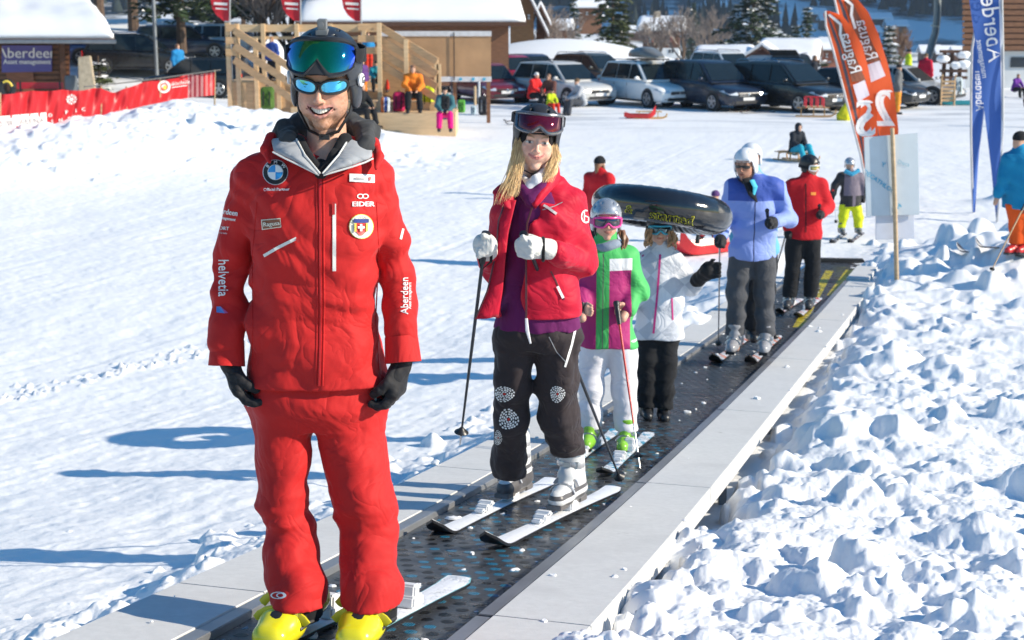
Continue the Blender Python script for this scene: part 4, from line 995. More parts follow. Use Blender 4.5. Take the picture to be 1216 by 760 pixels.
def decal_px(name, V2, Fc, m, root, parent, bvh, off=.0015):
    """flat shape laid on to the garment: each corner lands on the cloth; faces that would leave it are dropped"""
    o = A([0, 0, CZ]); hit = []
    for v in V2:
        r = unit(ray(v[0], v[1])); h = bvh.ray_cast(Vector(o), Vector(r), 90); hit.append((r, h[3] if h[0] is not None else None))
    ok = [h for _, h in hit if h is not None]
    if not ok: return None
    md = float(np.median(ok)); tol = .12 if md < 15 else .06*md; bad = {i for i, (r, d) in enumerate(hit) if d is None or abs(d-md) > tol}
    Q = [o + r*((md if d is None else d) - off) for r, d in hit]; F2 = [f for f in Fc if not any(i in bad for i in f)]
    if not F2: return None
    return mesh_obj(name, A(Q) - A(root.location), F2, m, parent)
def text_px(name, txt, cx, cy, size, m, root, parent, bvh, rot=0, sx=1.0, off=.002, mirror=False, res=2, bold=0):
    V, Fc = text_mesh(txt, size, res, 0); a = math.radians(rot)
    out = []
    for v in V:
        x, y = v[0]*sx*(-1 if mirror else 1), -v[1]; out.append((cx + x*math.cos(a) - y*math.sin(a), cy + x*math.sin(a) + y*math.cos(a)))
    ob = decal_px(name, out, Fc, m, root, parent, bvh, off)
    if bold and ob:
        V3 = [(q[0]+bold, q[1]) for q in out]; 
        o2 = decal_px(name+'x', V3, Fc, m, root, parent, bvh, off+.0004); me = ob.data; n = len(me.vertices)
        Va = [v.co[:] for v in me.vertices] + [v.co[:] for v in o2.data.vertices]; Fa = [list(p.vertices) for p in me.polygons] + [[n+i for i in p.vertices] for p in o2.data.polygons]
        nm = bpy.data.meshes.new(name); nm.from_pydata(Va, [], Fa); nm.materials.append(m); ob.data = nm; bpy.data.objects.remove(o2)
    return ob
def px_disc(cx, cy, r, n=24, r0=0, sy=1.0, a0=0, a1=2*math.pi):
    V, Fc = disc2(r, n, r0, a0, a1); return [(cx+v[0], cy-v[1]*sy) for v in V], Fc
def px_line(pts, w):
    P = A(pts, float); V = []; 
    Q = []
    for a, b in zip(P[:-1], P[1:]):
        n = max(2, int(np.linalg.norm(b-a)/4)); Q += [lerp(a, b, t) for t in np.linspace(0, 1, n, endpoint=False)]
    Q.append(P[-1]); Q = A(Q); T = np.gradient(Q, axis=0); T /= np.linalg.norm(T, axis=1)[:,None]; N = np.stack([-T[:,1], T[:,0]], 1)*w/2
    V = np.concatenate([Q + N, Q - N]); n = len(Q); return V, [[i, i+1, n+i+1, n+i] for i in range(n-1)]
def px_grid(a, b, c, d, nx=5, ny=3):
    V = [tuple(lerp(lerp(a, b, i/nx), lerp(d, c, i/nx), j/ny)) for j in range(ny+1) for i in range(nx+1)]
    return V, [[j*(nx+1)+i, j*(nx+1)+i+1, (j+1)*(nx+1)+i+1, (j+1)*(nx+1)+i] for j in range(ny) for i in range(nx)]
def px_disc2(cx, cy, r, n=24, K=4):
    V = [(cx+r*k/K*math.cos(t), cy-r*k/K*math.sin(t)) for k in range(K+1) for t in np.linspace(0, 2*math.pi, n, endpoint=False)]
    return V, [[k*n+i, k*n+(i+1)%n, (k+1)*n+(i+1)%n, (k+1)*n+i] for k in range(K) for i in range(n)]
def px_poly(pts):
    return pts, [list(range(len(pts)))]
MY = 4.65
def M(px, py, dy=0): return WY(px, py, MY + dy)
mroot = empty('person', (-.61, MY, belt_z(MY)), 'smiling bearded man in red ski suit, black helmet and blue mirrored sunglasses in front', 'person')
RED = cloth('red_shell', (.52, .018, .018), .58, .30, .05, .2); RED2 = cloth('red_shell_side', (.50, .012, .012), .55, .30, .05)
DGREY = cloth('charcoal_lining', (.05, .052, .056), .7, .4); LGREY = cloth('grey_lining', (.34, .36, .39), .6, .3)
mC = M(386, 99.5, -.03); mh = .262; mR = frame(-.06, .10, .03)
Hs = head_mesh(mC, mh, mR, .0033, smile=1.0, full=1, teeth=True, neckto=M(388, 196, .05))
Sb = SDF(M(240, 480, .5) - A([0,.9,0]), M(500, 120, .5), .012)
Sb.loft([(M(380,470)[2], M(375,470)[0], MY, .17, .11), (M(380,380)[2], M(375,380)[0], MY, .15, .10), (M(380,240)[2], M(378,240)[0], MY, .18, .115), (M(380,185)[2], M(380,185)[0], MY, .12, .08)], .02)
Sb.rc(M(388,200), M(388,150,.02), .065, .06, k=.03)
for P_, R_ in (([M(306,214,.02), M(274,322,.03), M(271,418,-.03)], [.045,.030,.024]), ([M(438,214,.02), M(470,318,.03), M(476,412,-.03)], [.045,.030,.024])): Sb.chain(P_, R_, .02)
Sl = SDF(M(285, 770, .4) - A([0,.9,0]), M(490, 440, .4), .012)
Sl.rc(M(345,470), M(410,470), .09, .09); Sl.chain([M(336,495), M(337,590,-.06), M(353,712,-.13)], [.07,.05,.042], .02); Sl.chain([M(414,495), M(430,590,-.06), M(441,715,-.13)], [.07,.05,.042], .02)
mtone = (.66, .37, .26)
hc = head_colors(mC, mh, mR, mtone, (.55,.24,.20), brow=(.30,.17,.09), beard=(.27,.125,.06), smile=1.0, teeth=True, lash=False, blush=.35)
mbody = combine('body', [Hs.mesh(1), Sb.mesh(1), Sl.mesh(1)], SKIN, mroot, [hc, mtone, mtone])
def HL(C, h, R, p): return A(C) + R @ (A(p, float)*h)
mL = lambda p: HL(mC, mh, mR, p)
def teeth(root, C, h, R, w=.135, z0=-.214, z1=-.285, curve=.035, y=-.372):
    TM = mat('teeth_white', (.78, .74, .66), .2, 0, .02); b = MB(root.location); n = 10
    for i in range(n):
        s0, s1 = [-w + 2*w*q/n for q in (i+.04, i+.96)]
        def P(x, z): return HL(C, h, R, (x, y + 1.9*x*x*3.2, z + curve*(abs(x)/w)**1.6))
        hgt = (z0 - z1)*(1 - .45*(abs((s0+s1)/2)/w)**2)
        b.rings([[P(s0, z0) , P(s1, z0), P(s1, z0)+R[:,1]*.02*h, P(s0, z0)+R[:,1]*.02*h], [P(s0, z0-hgt), P(s1, z0-hgt), P(s1, z0-hgt)+R[:,1]*.02*h, P(s0, z0-hgt)+R[:,1]*.02*h]])
    return b.build('teeth', TM, root, bevel=.0007, smooth=True)
tt = teeth(mroot, mC, mh, mR)
BLUEL = lens_mat('blue_mirror_lens', (.05, .42, .75), (.20, .75, .85), rough=.05)
def shades(root, C, h, R, lens, fr, z=.02, amax=.94, rx=.375, ry=.455, cy=.035, hh=.078, gap=.055):
    C = A(C, float); b = MB(root.location); lensV = []
    def pt(a, zz, k=1): return C + R @ (A([rx*k*math.sin(a), cy - ry*k*math.cos(a), zz])*h)
    g = None; shapes = []
    for s in (-1, 1):
        out = []
        for t in np.linspace(0, 2*math.pi, 29):
            cx_ = (gap + amax)/2; a = cx_ + (amax-gap)/2*np.sign(math.cos(t))*abs(math.cos(t))**.75*1.0
            zz = z + hh*(math.sin(t) if math.sin(t) > 0 else math.sin(t)*(1.12 - .35*(a/amax)))*(abs(math.sin(t))**-.15 if abs(math.sin(t)) > .05 else 1) + .012*(a/amax)
            out.append((s*a, zz))
        shapes.append(out); b.tube([pt(a, q) for a, q in out], .0042 if h > .25 else .0035, 7, caps=False)
    b.tube([pt(-gap*1.3, z+.042), pt(0, z+.05), pt(gap*1.3, z+.042)], .005, 7)
    for s in (-1, 1): b.tube([pt(s*amax, z+.03), pt(s*(amax+.25), z+.03, 1.0), C + R @ (A([s*.36,.05,.02])*h)], .006, 7, flat=1.8)
    g = b.build('sunglasses', fr, root, smooth=True)
    for out in shapes:
        c = A(out[:-1]).mean(0); V = []; UV = []; K = 5; n = len(out)
        for k in range(K+1):
            for a, zz in out:
                t = k/K; aa, z2 = c[0] + (a-c[0])*t, c[1] + (zz-c[1])*t; V.append(pt(aa, z2, 1 + .012*(1-t*t))); UV.append((((aa-c[0])/.42), (z2-z)/hh))
        Fc = [[k*n+j, k*n+j+1, (k+1)*n+j+1, (k+1)*n+j] for k in range(K) for j in range(n-1)]
        mesh_obj('lens', A(V) - A(root.location), Fc, lens, g, True, uv=UV)
    return g
shades(mroot, mC, mh, mR, BLUEL, BLACKP)
HBLK = mat('helmet_black', (.018, .022, .030), .38, 0, .15, 25, .15, 150, coat=.3)
hl = helmet(mroot, mC, mh, mR, HBLK, .004, open_w=.27, sz=1.04, top=.05)
chin_strap(mroot, mC, mh, mR, BLACKP, hl, low=-.545, r=.018, w=.335)
b = MB(mroot.location); ct = mL((0,-.10,.60)); b.box(ct, (.035,.05,.018), R=mR); b.box(ct + mR @ A([0,-.005,.024]), (.026,.030,.030), R=mR); b.lathe(ct + mR @ A([0,-.022,.024]), [(.009,0),(.009,.008)], 14, -mR[:,1]); b.build('camera_mount', mat('grey_plastic', (.20,.21,.22), .4), hl, bevel=.003)
for s in (-1, 1):
    b = MB(mroot.location); c = mL((s*.432,.00,.06)); b.lathe(c - mR @ A([s*.006,0,0]), [(.020,0),(.020,.006),(.016,.008)], 20, mR @ A([s*1., -.25, 0])); b.build('logo_disc', WHITEP, hl, smooth=True, auto=40)
    V, Fc = text_mesh('G', .030, 3, .0006); ax_ = mR @ A([s*.97,-.25,0]); ex = unit(np.cross(A([0,0,1.]), ax_)); up = np.cross(ax_, ex)
    mesh_obj('logo', A([c + mR @ A([s*.0035,-.002,0]) + ax_*(.0012+v[2]) + ex*v[0] + up*v[1] for v in V]) - A(mroot.location), Fc, BLACKINK, hl)
GREENL = lens_mat('green_blue_mirror', (.006, .24, .085), (.01, .06, .75), rough=.04)
def man_goggles():
    z = .365; hh = .180; amax = 1.0; rx, ry, cy = .445, .54, .06; C = mC; h = mh; R = mR; o = A(mroot.location); lean = .55
    zt = lambda s: z + hh*(1.0-.50*abs(s)**3); zb = lambda s: z - hh*(1-.34*abs(s)**4) + .16*max(0, 1-abs(s)/.34)**1.2
    z0 = z
    def pt(s, t, k=1.0):
        a = s*amax; zz = zb(s)*(1-t) + zt(s)*t; return C + R @ (A([rx*k*math.sin(a), cy - ry*k*math.cos(a)*(1) + lean*(zz-z0+.05), zz])*h)
    V = []; UV = []; n, m = 40, 8
    for j in range(m+1):
        for i in range(n+1):
            s = -1 + 2*i/n; t = j/m; p = pt(s*.99, .04+.92*t, 1 + .035*4*t*(1-t)); V.append(p); UV.append((s, t))
    Fc = [[j*(n+1)+i, j*(n+1)+i+1, (j+1)*(n+1)+i+1, (j+1)*(n+1)+i] for j in range(m) for i in range(n)]
    S_ = np.linspace(-1, 1, 33); b = MB(o)
    ring = lambda k, e=0: [pt(s, 1+e, k) for s in S_] + [pt(s, 0-e, k) for s in S_[::-1]]
    R0, R1, R2, R3 = ring(1.0, -.03), ring(1.04, .02), ring(1.01, .10), ring(.90, .10)
    RI = [lerp(p, q, .0) for p, q in zip(R0, R1)]
    b.rings([ [pt(s*.95, .95, 1.0) for s in S_] + [pt(s*.95, .05, 1.0) for s in S_[::-1]], R1, R2, R3], caps=False)
    nb = [pt(s, -.05, 1.03) for s in np.linspace(-.34, .34, 9)]
    g = b.build('goggles', BLACKP, mroot, smooth=True)
    b = MB(o)   # moulded nose piece under the lens
    up = [pt(s, 0.04, 1.02) for s in np.linspace(-.42, .42, 13)]; dn = [C + R @ (A([x*.95, -.545+.25*x*x+abs(x)*.06, .165 + .03*(1-abs(x)/.2)])*h) for x in np.linspace(-.2, .2, 13)]
    b.rings([up, dn, [p + R @ A([0,.03,0]) for p in dn]], caps=False, closed=False); b.build('nose_piece', BLACKM, g, smooth=True)
    mesh_obj('lens', A(V) - o, Fc, GREENL, g, True, uv=UV)
    b = MB(o); r0 = []
    for i in range(41):
        a = amax*1.05 + (2*math.pi - 2*amax*1.05)*i/40; k = min(1, i/4, (40-i)/4); x, y = .455*math.sin(a), .07 - .53*math.cos(a); x0, y0 = rx*math.sin(a), cy - ry*math.cos(a); x, y = x0*(1-k)+x*k, y0*(1-k)+y*k
        zc = z - .02*k
        r0.append([C + R @ (A([x*q, (y-.03)*q + lean*(zc-z0+.05)*(1-k), zc+dz])*h) for q, dz in ((1.0,-.075),(1.03,-.075),(1.03,.075),(1.0,.075))])
    b.rings(r0); b.build('strap', BLACKF, g, smooth=True)
man_goggles()
Z = lambda y: float(M(380, y)[2])
def sec(y, xl, xr, ry, dy=0):
    a, b_ = M(xl, y), M(xr, y); return (Z(y), (a[0]+b_[0])/2, MY+dy, (b_[0]-a[0])/2, ry)
S = SDF(M(238, 478) - A([0,.28,0]), M(512, 120) + A([0,.32,0]), .0062)
S.loft([sec(474,290,455,.150,-.01), sec(455,292,454,.148), sec(420,294,452,.142), sec(380,298,447,.135), sec(340,299,449,.136), sec(300,299,452,.140), sec(255,298,454,.140), sec(215,300,455,.125,.005), sec(196,312,448,.105,.01), sec(180,338,428,.085,.015)], 0, pw=2.5)
S.rc(M(308,206,.02), M(350,180,.02), .056, .052, k=.04); S.rc(M(438,207,.02), M(416,180,.02), .054, .050, k=.04)
armL = [M(302,216,.02), M(273,322,.03), M(270,411,-.03)]; armR = [M(440,216,.02), M(470,318,.03), M(477,407,-.03)]
for a_ in (armL, armR): S.rc(a_[0], lerp(a_[0], a_[1], .45), .070, .064, k=.035); S.chain([lerp(a_[0], a_[1], .45), a_[1], lerp(a_[1], a_[2], .8), a_[2]], [.064,.058,.053,.056], .003)
for a in (armL, armR): dv = unit(a[2]-a[1]); S.cut(dv, dv @ (a[2] + dv*.004)) if False else None
zh = WY(380, 465, MY-.14)[2]
def mw(P):
    x, z = P[:,0], P[:,2]; arm = np.abs(x+.60) > .205; el = np.exp(-((z-Z(330))/.12)**2)*arm
    w = folds(P, .012, (8,8,11), 3)*(.45 + .75*sst(Z(290), Z(400), z)) + .85*folds(P, .008, (15,15,20), 7) + el*folds(P, .011, (10,10,36), 9)
    return w
S.warp(mw)
S.cut((0,0,-1), -zh)
mj = S.build('jacket', RED, mroot, 0)
MB_ = bvh_of(mj, mroot)
ZIPR = mat('red_zip', (.42, .012, .014), .35, 0, .1, 60); ZIPW = mat('white_zip', (.75, .74, .70), .4, 0, .05)
def cord(name, pts, w, m, root, parent, bvh, th=.0025, r3=None):
    """a strip following the cloth"""
    V2, Fc = px_line(pts, w); o = decal_px(name, V2, Fc, m, root, parent, bvh, th); return o
def seam(name, pts, r, m, root, parent, bvh, lift=0):
    P = A(pts, float); Q = []
    for a, b_ in zip(P[:-1], P[1:]):
        for t in np.linspace(0, 1, max(2, int(np.linalg.norm(b_-a)/5)), endpoint=False): Q.append(lerp(a, b_, t))
    Q.append(P[-1]); W = []; o = A([0,0,CZ])
    for q in Q:
        rr = unit(ray(*q)); h = bvh.ray_cast(Vector(o), Vector(rr), 60)
        if h[0] is not None: W.append(o + rr*(h[3]-lift))
    if len(W) < 2: return None
    b = MB(root.location); b.tube(W, r, 6); return b.build(name, m, parent, smooth=True)
seam('front_zip', [(379,196),(380,240),(380,300),(381,360),(380,420),(379,458)], .0052, ZIPR, mroot, mj, MB_)
seam('zip_flap', [(376,198),(376.5,240),(376.5,300),(377,360),(376,420),(375,458)], .0028, RED, mroot, mj, MB_); seam('zip_flap', [(384,198),(384.5,300),(385,360),(384,420),(383,458)], .0028, RED, mroot, mj, MB_)
cord('zip_pull', [(381,207),(381,222)], 3.2, ZIPR, mroot, mj, MB_, .006)
cord('chest_zip', [(313,304),(330,294),(352,283)], 3.6, ZIPW, mroot, mj, MB_, .003); cord('chest_zip', [(397,242),(397,322)], 4.2, ZIPW, mroot, mj, MB_, .003)
cord('pocket_pull', [(352,283),(355,288)], 3, ZIPR, mroot, mj, MB_, .005); cord('pocket_pull', [(396,240),(396,255)], 3.4, ZIPR, mroot, mj, MB_, .005)
cord('sleeve_zip', [(482,259),(476,284)], 2.6, ZIPW, mroot, mj, MB_, .003)
for pts in ([(305,240),(300,300),(300,380),(300,440)], [(447,240),(450,300),(446,380),(450,440)]): seam('piping', pts, .0022, RED2, mroot, mj, MB_)
def badge(cx, cy, parts, root, parent, bvh, name='badge'):
    """parts: (pxverts, faces, material, offset) all one round badge: first is the base, the rest sub-pieces joined into it"""
    obs = [decal_px(name, V, Fc, m, root, parent, bvh, off) for V, Fc, m, off in parts]
    V = []; Fc = []; mi = []; ms = []
    for o_ in obs:
        me = o_.data; b0 = len(V); V += [v.co[:] for v in me.vertices]; Fc += [[b0+i for i in p.vertices] for p in me.polygons]; mi += [len(ms)]*len(me.polygons); ms.append(me.materials[0]); bpy.data.objects.remove(o_)
    return mesh_obj(name, A(V), Fc, ms, parent, mi=mi)
def sub_poly(V, n=1): return V
BLUEI = mat('badge_blue', (.03, .28, .66), .4, 0, 0); SILV = mat('badge_silver', (.70,.71,.72), .35, .2, 0); YELI = mat('badge_yellow', (.80,.60,.08), .5, 0, 0); REDI = mat('badge_red', (.62,.02,.02), .5, 0, 0); BRWN = mat('badge_brown', (.22,.07,.03), .5, 0, 0); CREAM = mat('badge_cream', (.80,.78,.66), .5, 0, 0); DBLUE = mat('badge_navy', (.03,.05,.25), .5, 0, 0)
cx, cy = 327, 204.5
def quarter(a0): 
    n = 8; V = [(cx, cy)] + [(cx+8.6*math.cos(a), cy-8.6*math.sin(a)) for a in np.linspace(a0, a0+math.pi/2, n+1)]; return V, [[0, i+1, i+2] for i in range(n)]
prt = [(*px_disc2(cx, cy, 15.2), SILV, .003), (*px_disc2(cx, cy, 14.4), BLACKINK, .005), (*px_disc2(cx, cy, 9.4), SILV, .007)]
for i, mm in enumerate((WHITEINK, BLUEI, WHITEINK, BLUEI)): V, Fc = quarter(math.pi/2*i); prt.append((V, Fc, mm, .0095))
badge(cx, cy, prt, mroot, mj, MB_)
for ch, an in (('B', 142), ('M', 90), ('W', 38)):
    a = math.radians(an); text_px('lettering', ch, cx + 11.9*math.cos(a), cy - 11.9*math.sin(a), 5.6, WHITEINK, mroot, mj, MB_, rot=90-an, off=.0085, bold=.3)
text_px('lettering', 'Official Partner', 328, 225, 5.0, WHITEINK, mroot, mj, MB_, rot=-1, off=.003, bold=.25)
badge(0, 0, [(*px_grid((415,206),(445,207.5),(445,217),(415,215.5)), WHITEINK, .004), (*px_grid((422,210.4),(434,211),(434,213),(422,212.4)), mat('grey_print', (.35,.33,.35), .5, 0, 0), .008), (*px_grid((438,210),(441,210),(440,215),(438,214),2,2), REDI, .008)], mroot, mj, MB_, 'name_tag')
for dx in (-3, 3): V, Fc = px_disc(431+dx, 233, 4.0, 18, 2.7, .75); decal_px('logo', V, Fc, WHITEINK, mroot, mj, MB_, .003)
text_px('lettering', 'EIDER', 431, 242.5, 8.2, WHITEINK, mroot, mj, MB_, sx=1.25, off=.003, bold=.8)
badge(0, 0, [(*px_grid((310,261),(333,259),(334,270),(311,273)), CREAM, .004), (*px_grid((311,262),(332.3,260.1),(333,269.2),(312,271.9)), BRWN, .007)], mroot, mj, MB_)
text_px('lettering', 'Ragusa', 322, 266, 7.2, CREAM, mroot, mj, MB_, rot=-6, off=.011, bold=.3)
cx, cy = 429, 269
q4 = lambda x0,y0,x1,y1,nx=4,ny=2: px_grid((cx+x0,cy+y0),(cx+x1,cy+y0),(cx+x1,cy+y1),(cx+x0,cy+y1),nx,ny)
prt = [(*px_disc2(cx, cy, 14.8), YELI, .003), (*px_disc2(cx, cy, 14.0), CREAM, .005), (*q4(-9,-9,9,-4.5), DBLUE, .008), (*q4(-8,-4,8,4), REDI, .008),
       (*px_grid((cx-8,cy+4),(cx+8,cy+4),(cx+2,cy+10.5),(cx-2,cy+10.5),4,3), REDI, .008), (*q4(-8,-4,-5.6,6,1,4), YELI, .011), (*q4(5.6,-4,8,6,1,4), YELI, .011),
       (*q4(-1.3,-3,1.3,5.5,1,4), WHITEINK, .014), (*q4(-4,-.4,4,2.2,4,1), WHITEINK, .0145)]
badge(cx, cy, prt, mroot, mj, MB_)
for i, ch in enumerate('SKI SCHOOL'):
    an = 160 - i*15.5; a = math.radians(an)
    if ch != ' ': text_px('lettering', ch, cx + 11.4*math.cos(a), cy - 11.4*math.sin(a), 3.6, BLACKINK, mroot, mj, MB_, rot=90-an, off=.009)
text_px('lettering', 'Aberdeen', 267.5, 251.5, 9.5, WHITEINK, mroot, mj, MB_, rot=9, sx=.78, off=.003, bold=.4); text_px('lettering', 'management', 269, 259.5, 5.2, WHITEINK, mroot, mj, MB_, rot=9, sx=.8, off=.003, bold=.3)
text_px('lettering', 'SPORT', 263, 271, 5.8, WHITEINK, mroot, mj, MB_, rot=5, off=.003, bold=.3); text_px('lettering', 'Reisen & mehr', 262, 276.5, 2.6, WHITEINK, mroot, mj, MB_, rot=5, off=.003)
text_px('lettering', 'helvetia', 264.5, 330, 17.5, WHITEINK, mroot, mj, MB_, rot=90, sx=.82, off=.003, bold=.5)
V, Fc = px_poly([(257,364),(262,364),(267,372),(257,371)]); decal_px('logo', V, Fc, mat('print_blue', (.08,.20,.55), .5, 0, 0), mroot, mj, MB_, .003); V, Fc = px_poly([(262,364),(271,371.5),(267,372)]); decal_px('logo', V, Fc, mat('print_violet', (.45,.08,.25), .5, 0, 0), mroot, mj, MB_, .003)
text_px('lettering', 'Aberdeen', 480.5, 351, 12.5, WHITEINK, mroot, mj, MB_, rot=-90, sx=.88, off=.003, bold=.5); text_px('lettering', 'Asset management', 486.5, 351, 5.0, WHITEINK, mroot, mj, MB_, rot=-90, sx=.82, off=.003, bold=.25)
S = SDF(M(290, 250) - A([0,.3,0]), M(480, 110) + A([0,.35,0]), .0055)
hoodpts = [M(356,186,-.095), M(343,168,-.05), M(340,156,.05), M(360,148,.13), M(385,146,.15), M(412,148,.13), M(436,156,.05), M(434,172,-.05), M(416,188,-.10)]
S.chain(hoodpts, [.012,.026,.034,.040,.045,.040,.034,.027,.012], .02); S.warp(lambda P: folds(P, .009, (26,26,26), 2) + .5*folds(P, .006, (60,60,60), 3)); S.build('hood', DGREY, mroot, 1, parent=mj)
def sheet(name, P4, m_, root, parent, th=.006, n=14, bow=.02, cr=.004, seed=1, taper=1):
    """soft flap between two edges: P4 = (edge a points, edge b points) in 3-D"""
    ea, eb = [A(q, float) for q in P4]; T = np.linspace(0, 1, n); ia = np.stack([np.interp(T, np.linspace(0,1,len(ea)), ea[:,i]) for i in range(3)], 1); ib = np.stack([np.interp(T, np.linspace(0,1,len(eb)), eb[:,i]) for i in range(3)], 1)
    G = A([[ia[i]*(1-t)+ib[i]*t + A([0,-bow*math.sin(math.pi*t),0]) for t in np.linspace(0,1,9)] for i in range(n)]); sh = G.reshape(-1,3)
    dsp = folds(sh, cr, (30,30,30), seed).reshape(n, 9); G = G + A([0,-1.,0])*dsp[:,:,None]
    F_, B_ = G.reshape(-1,3), (G + A([0,th,0])).reshape(-1,3); V = np.concatenate([F_, B_]); q = n*9; Fc = []
    for i in range(n-1):
        for j_ in range(8): a = i*9+j_; Fc += [[a,a+1,a+10,a+9],[q+a,q+a+9,q+a+10,q+a+1]]
    ed = [i*9 for i in range(n)] + [(n-1)*9+j_ for j_ in range(1,9)] + [i*9+8 for i in range(n-2,-1,-1)] + [j_ for j_ in range(7,0,-1)]
    for a, b_ in zip(ed, ed[1:]+ed[:1]): Fc.append([a, q+a, q+b_, b_])
    o = mesh_obj(name, V - A(root.location), Fc, m_, parent, True); bm = bmesh.new(); bm.from_mesh(o.data); bmesh.ops.recalc_face_normals(bm, faces=bm.faces); bm.to_mesh(o.data); bm.free(); return o
sheet('collar_lining', ([M(352,160,-.05), M(362,184,-.13), M(379,206,-.158)], [M(322,165,-.02), M(325,180,-.105), M(354,194,-.150), M(376,207,-.156)]), LGREY, mroot, mj)
sheet('collar_lining', ([M(413,164,-.05), M(402,184,-.13), M(384,206,-.158)], [M(441,172,-.04), M(442,187,-.115), M(420,196,-.145), M(386,207,-.156)]), LGREY, mroot, mj)
S = SDF(M(290, 250) - A([0,.3,0]), M(480, 110) + A([0,.35,0]), .005); S.chain([M(320,192,-.085), M(315,178,-.05), M(322,163,.0)], [.008,.014,.018], .012); S.warp(lambda P: folds(P, .004, (22,22,22), 8)); S.build('collar_edge', RED, mroot, 1, parent=mj)
S = SDF(M(290, 250) - A([0,.3,0]), M(480, 110) + A([0,.35,0]), .005); S.chain([M(447,200,-.095), M(450,186,-.06), M(444,170,.0)], [.008,.014,.018], .012); S.warp(lambda P: folds(P, .004, (22,22,22), 8)); S.build('collar_edge', RED, mroot, 1, parent=mj)
S = SDF(M(330, 250) - A([0,.3,0]), M(440, 120) + A([0,.3,0]), .005)
S.chain([M(381,204,-.128), M(366,186,-.105), M(354,168,-.05)], [.008,.015,.022], .01); S.chain([M(381,204,-.128), M(396,186,-.105), M(410,166,-.05)], [.008,.015,.022], .01); S.rc(M(381,206,-.105), M(381,196,-.085), .02, .02, k=.02)
S.build('inner_jacket', BLACKF, mroot, 1)
ZW = mat('white_piping', (.72,.72,.70), .5, 0, 0)
for pts in ([M(379,208,-.162), M(354,195.5,-.158), M(338,188,-.137), M(324,180.5,-.112)], [M(384,208,-.162), M(420,197.5,-.153), M(434,192.5,-.136), M(443,188,-.122)], [M(380,206,-.166), M(362,184,-.137), M(352,165,-.07)], [M(383,206,-.166), M(402,184,-.137), M(412,168,-.07)]):
    b = MB(mroot.location); b.tube(pts, .0028, 6); b.build('piping', ZW, mj, smooth=True)
S = SDF(M(280, 752) - A([0,.3,0]), M(492, 436) + A([0,.32,0]), .0066)
S.loft([sec(503,306,446,.10), sec(485,293,455,.130), sec(440,300,449,.118)], 0, pw=2.4)
def leg(pts, k=.04):
    P_ = [M(x, y, dy) for x, y, dy, r in pts]; S.chain(P_, [r for *_, r in pts], k)
S.rc(M(374,480), M(374,500), .05, .022, k=.03)
leg([(337,498,0,.098),(336,545,-.02,.089),(338,595,-.06,.078),(346,650,-.10,.082),(353,700,-.17,.086),(354,725,-.20,.089)], .03)
leg([(411,498,0,.104),(422,545,-.02,.097),(431,600,-.07,.090),(438,650,-.10,.087),(441,700,-.17,.090),(441,728,-.20,.095)], .03)
def lw(P):
    z = P[:,2]; kn = np.exp(-((z - Z(605))/.10)**2) + .45*sst(Z(650), Z(715), z)
    return folds(P, .013, (8,8,10), 12) + .85*folds(P, .008, (15,15,20), 13) + kn*folds(P, .007, (7,7,40), 15)
S.warp(lw)
for xx, yy in ((353,724),(441,728)): pass
S.cut((0,0,-1), -WY(380,726,MY-.26)[2])
mt = S.build('trousers', RED, mroot, 0); MT = bvh_of(mt, mroot)
cord('pocket_zip', [(297,461),(295,483)], 2.4, ZIPW, mroot, mt, MT, .003); cord('pocket_zip', [(445,460),(447,486)], 2.4, ZIPW, mroot, mt, MT, .003)
V, Fc = px_disc(330.5, 707, 9.5, 22, 7.6, .45); decal_px('logo', V, Fc, WHITEINK, mroot, mt, MT, .003); V, Fc = px_disc(333, 707, 5, 18, 3.4, .6); decal_px('logo', V, Fc, WHITEINK, mroot, mt, MT, .0034)
for x, y in ((353,728),(441,733)):
    b = MB(mroot.location); b.tube([M(x,y-14,-.18), M(x,y+1,-.18)], [.082,.080], 20); b.build('gaiter', BLACKF, mroot, smooth=True)
GL = cloth('glove_black', (.018,.018,.021), .55, .5)
glove(mroot, M(272,427,-.03), unit(M(281,458,-.07) - M(272,424,-.03)), A([.85,.2,.1]), A([.35,-1,-.1]), GL, .200, (22,38,35), 1.42, .0045, thumbcurl=.7)
glove(mroot, M(477,430,-.03), unit(M(471,462,-.06) - M(477,428,-.03)), A([-.85,.2,.1]), A([-.35,-1,-.1]), GL, .200, (26,42,35), 1.42, .0045, thumbcurl=.7)
for a, q in ((armL, -1), (armR, 1)):
    b = MB(mroot.location); dv = unit(a[2]-a[1]); b.tube([a[2]-dv*.02, a[2]+dv*.062, a[2]+dv*.060, a[2]], [.052,.0575,.053,.04], 22, caps=False); b.build('cuff', RED, mj, smooth=True)
YEL = mat('boot_yellow', (.78, .70, .02), .22, 0, .06, 9, .05, 40, coat=.4); YB = mat('buckle_yellow', (.62,.55,.03), .35, .1, .1)
tailR = belt_pt(545, 693, .006); fR = A([M(441,745,-.15)[0]+.0, MY-.15, 0]); fR[2] = belt_z(fR[1])
dirR = unit(tailR - A([fR[0], fR[1], fR[2]+.006])); tipR = tailR - dirR*1.68
fL = A([M(353,745,-.15)[0], MY-.15, 0]); fL[2] = belt_z(fL[1]); dirL = unit(A([.26,.72,0])); tl = fL + dirL*.66; tailL = A([tl[0], tl[1], belt_z(tl[1])+.006]); tp = tl - dirL*1.68; tipL = A([tp[0], tp[1], belt_z(max(2.2, tp[1]))+.03])
tipR[2] = tipL[2]
MS = ski_mat('ski_white_snowy', (.78,.79,.80), (.66,.70,.74), .75, (.25,.62,.66))
ski('snow dusted white ski with teal edge sticking out behind the man in red', tipR, tailR, .125, MS, group='skis', bpos=.40, tw=.95)
ski('white ski mostly hidden behind the leg of the man in red', tipL, tailL, .125, MS, group='skis', bpos=.36, tw=.95)
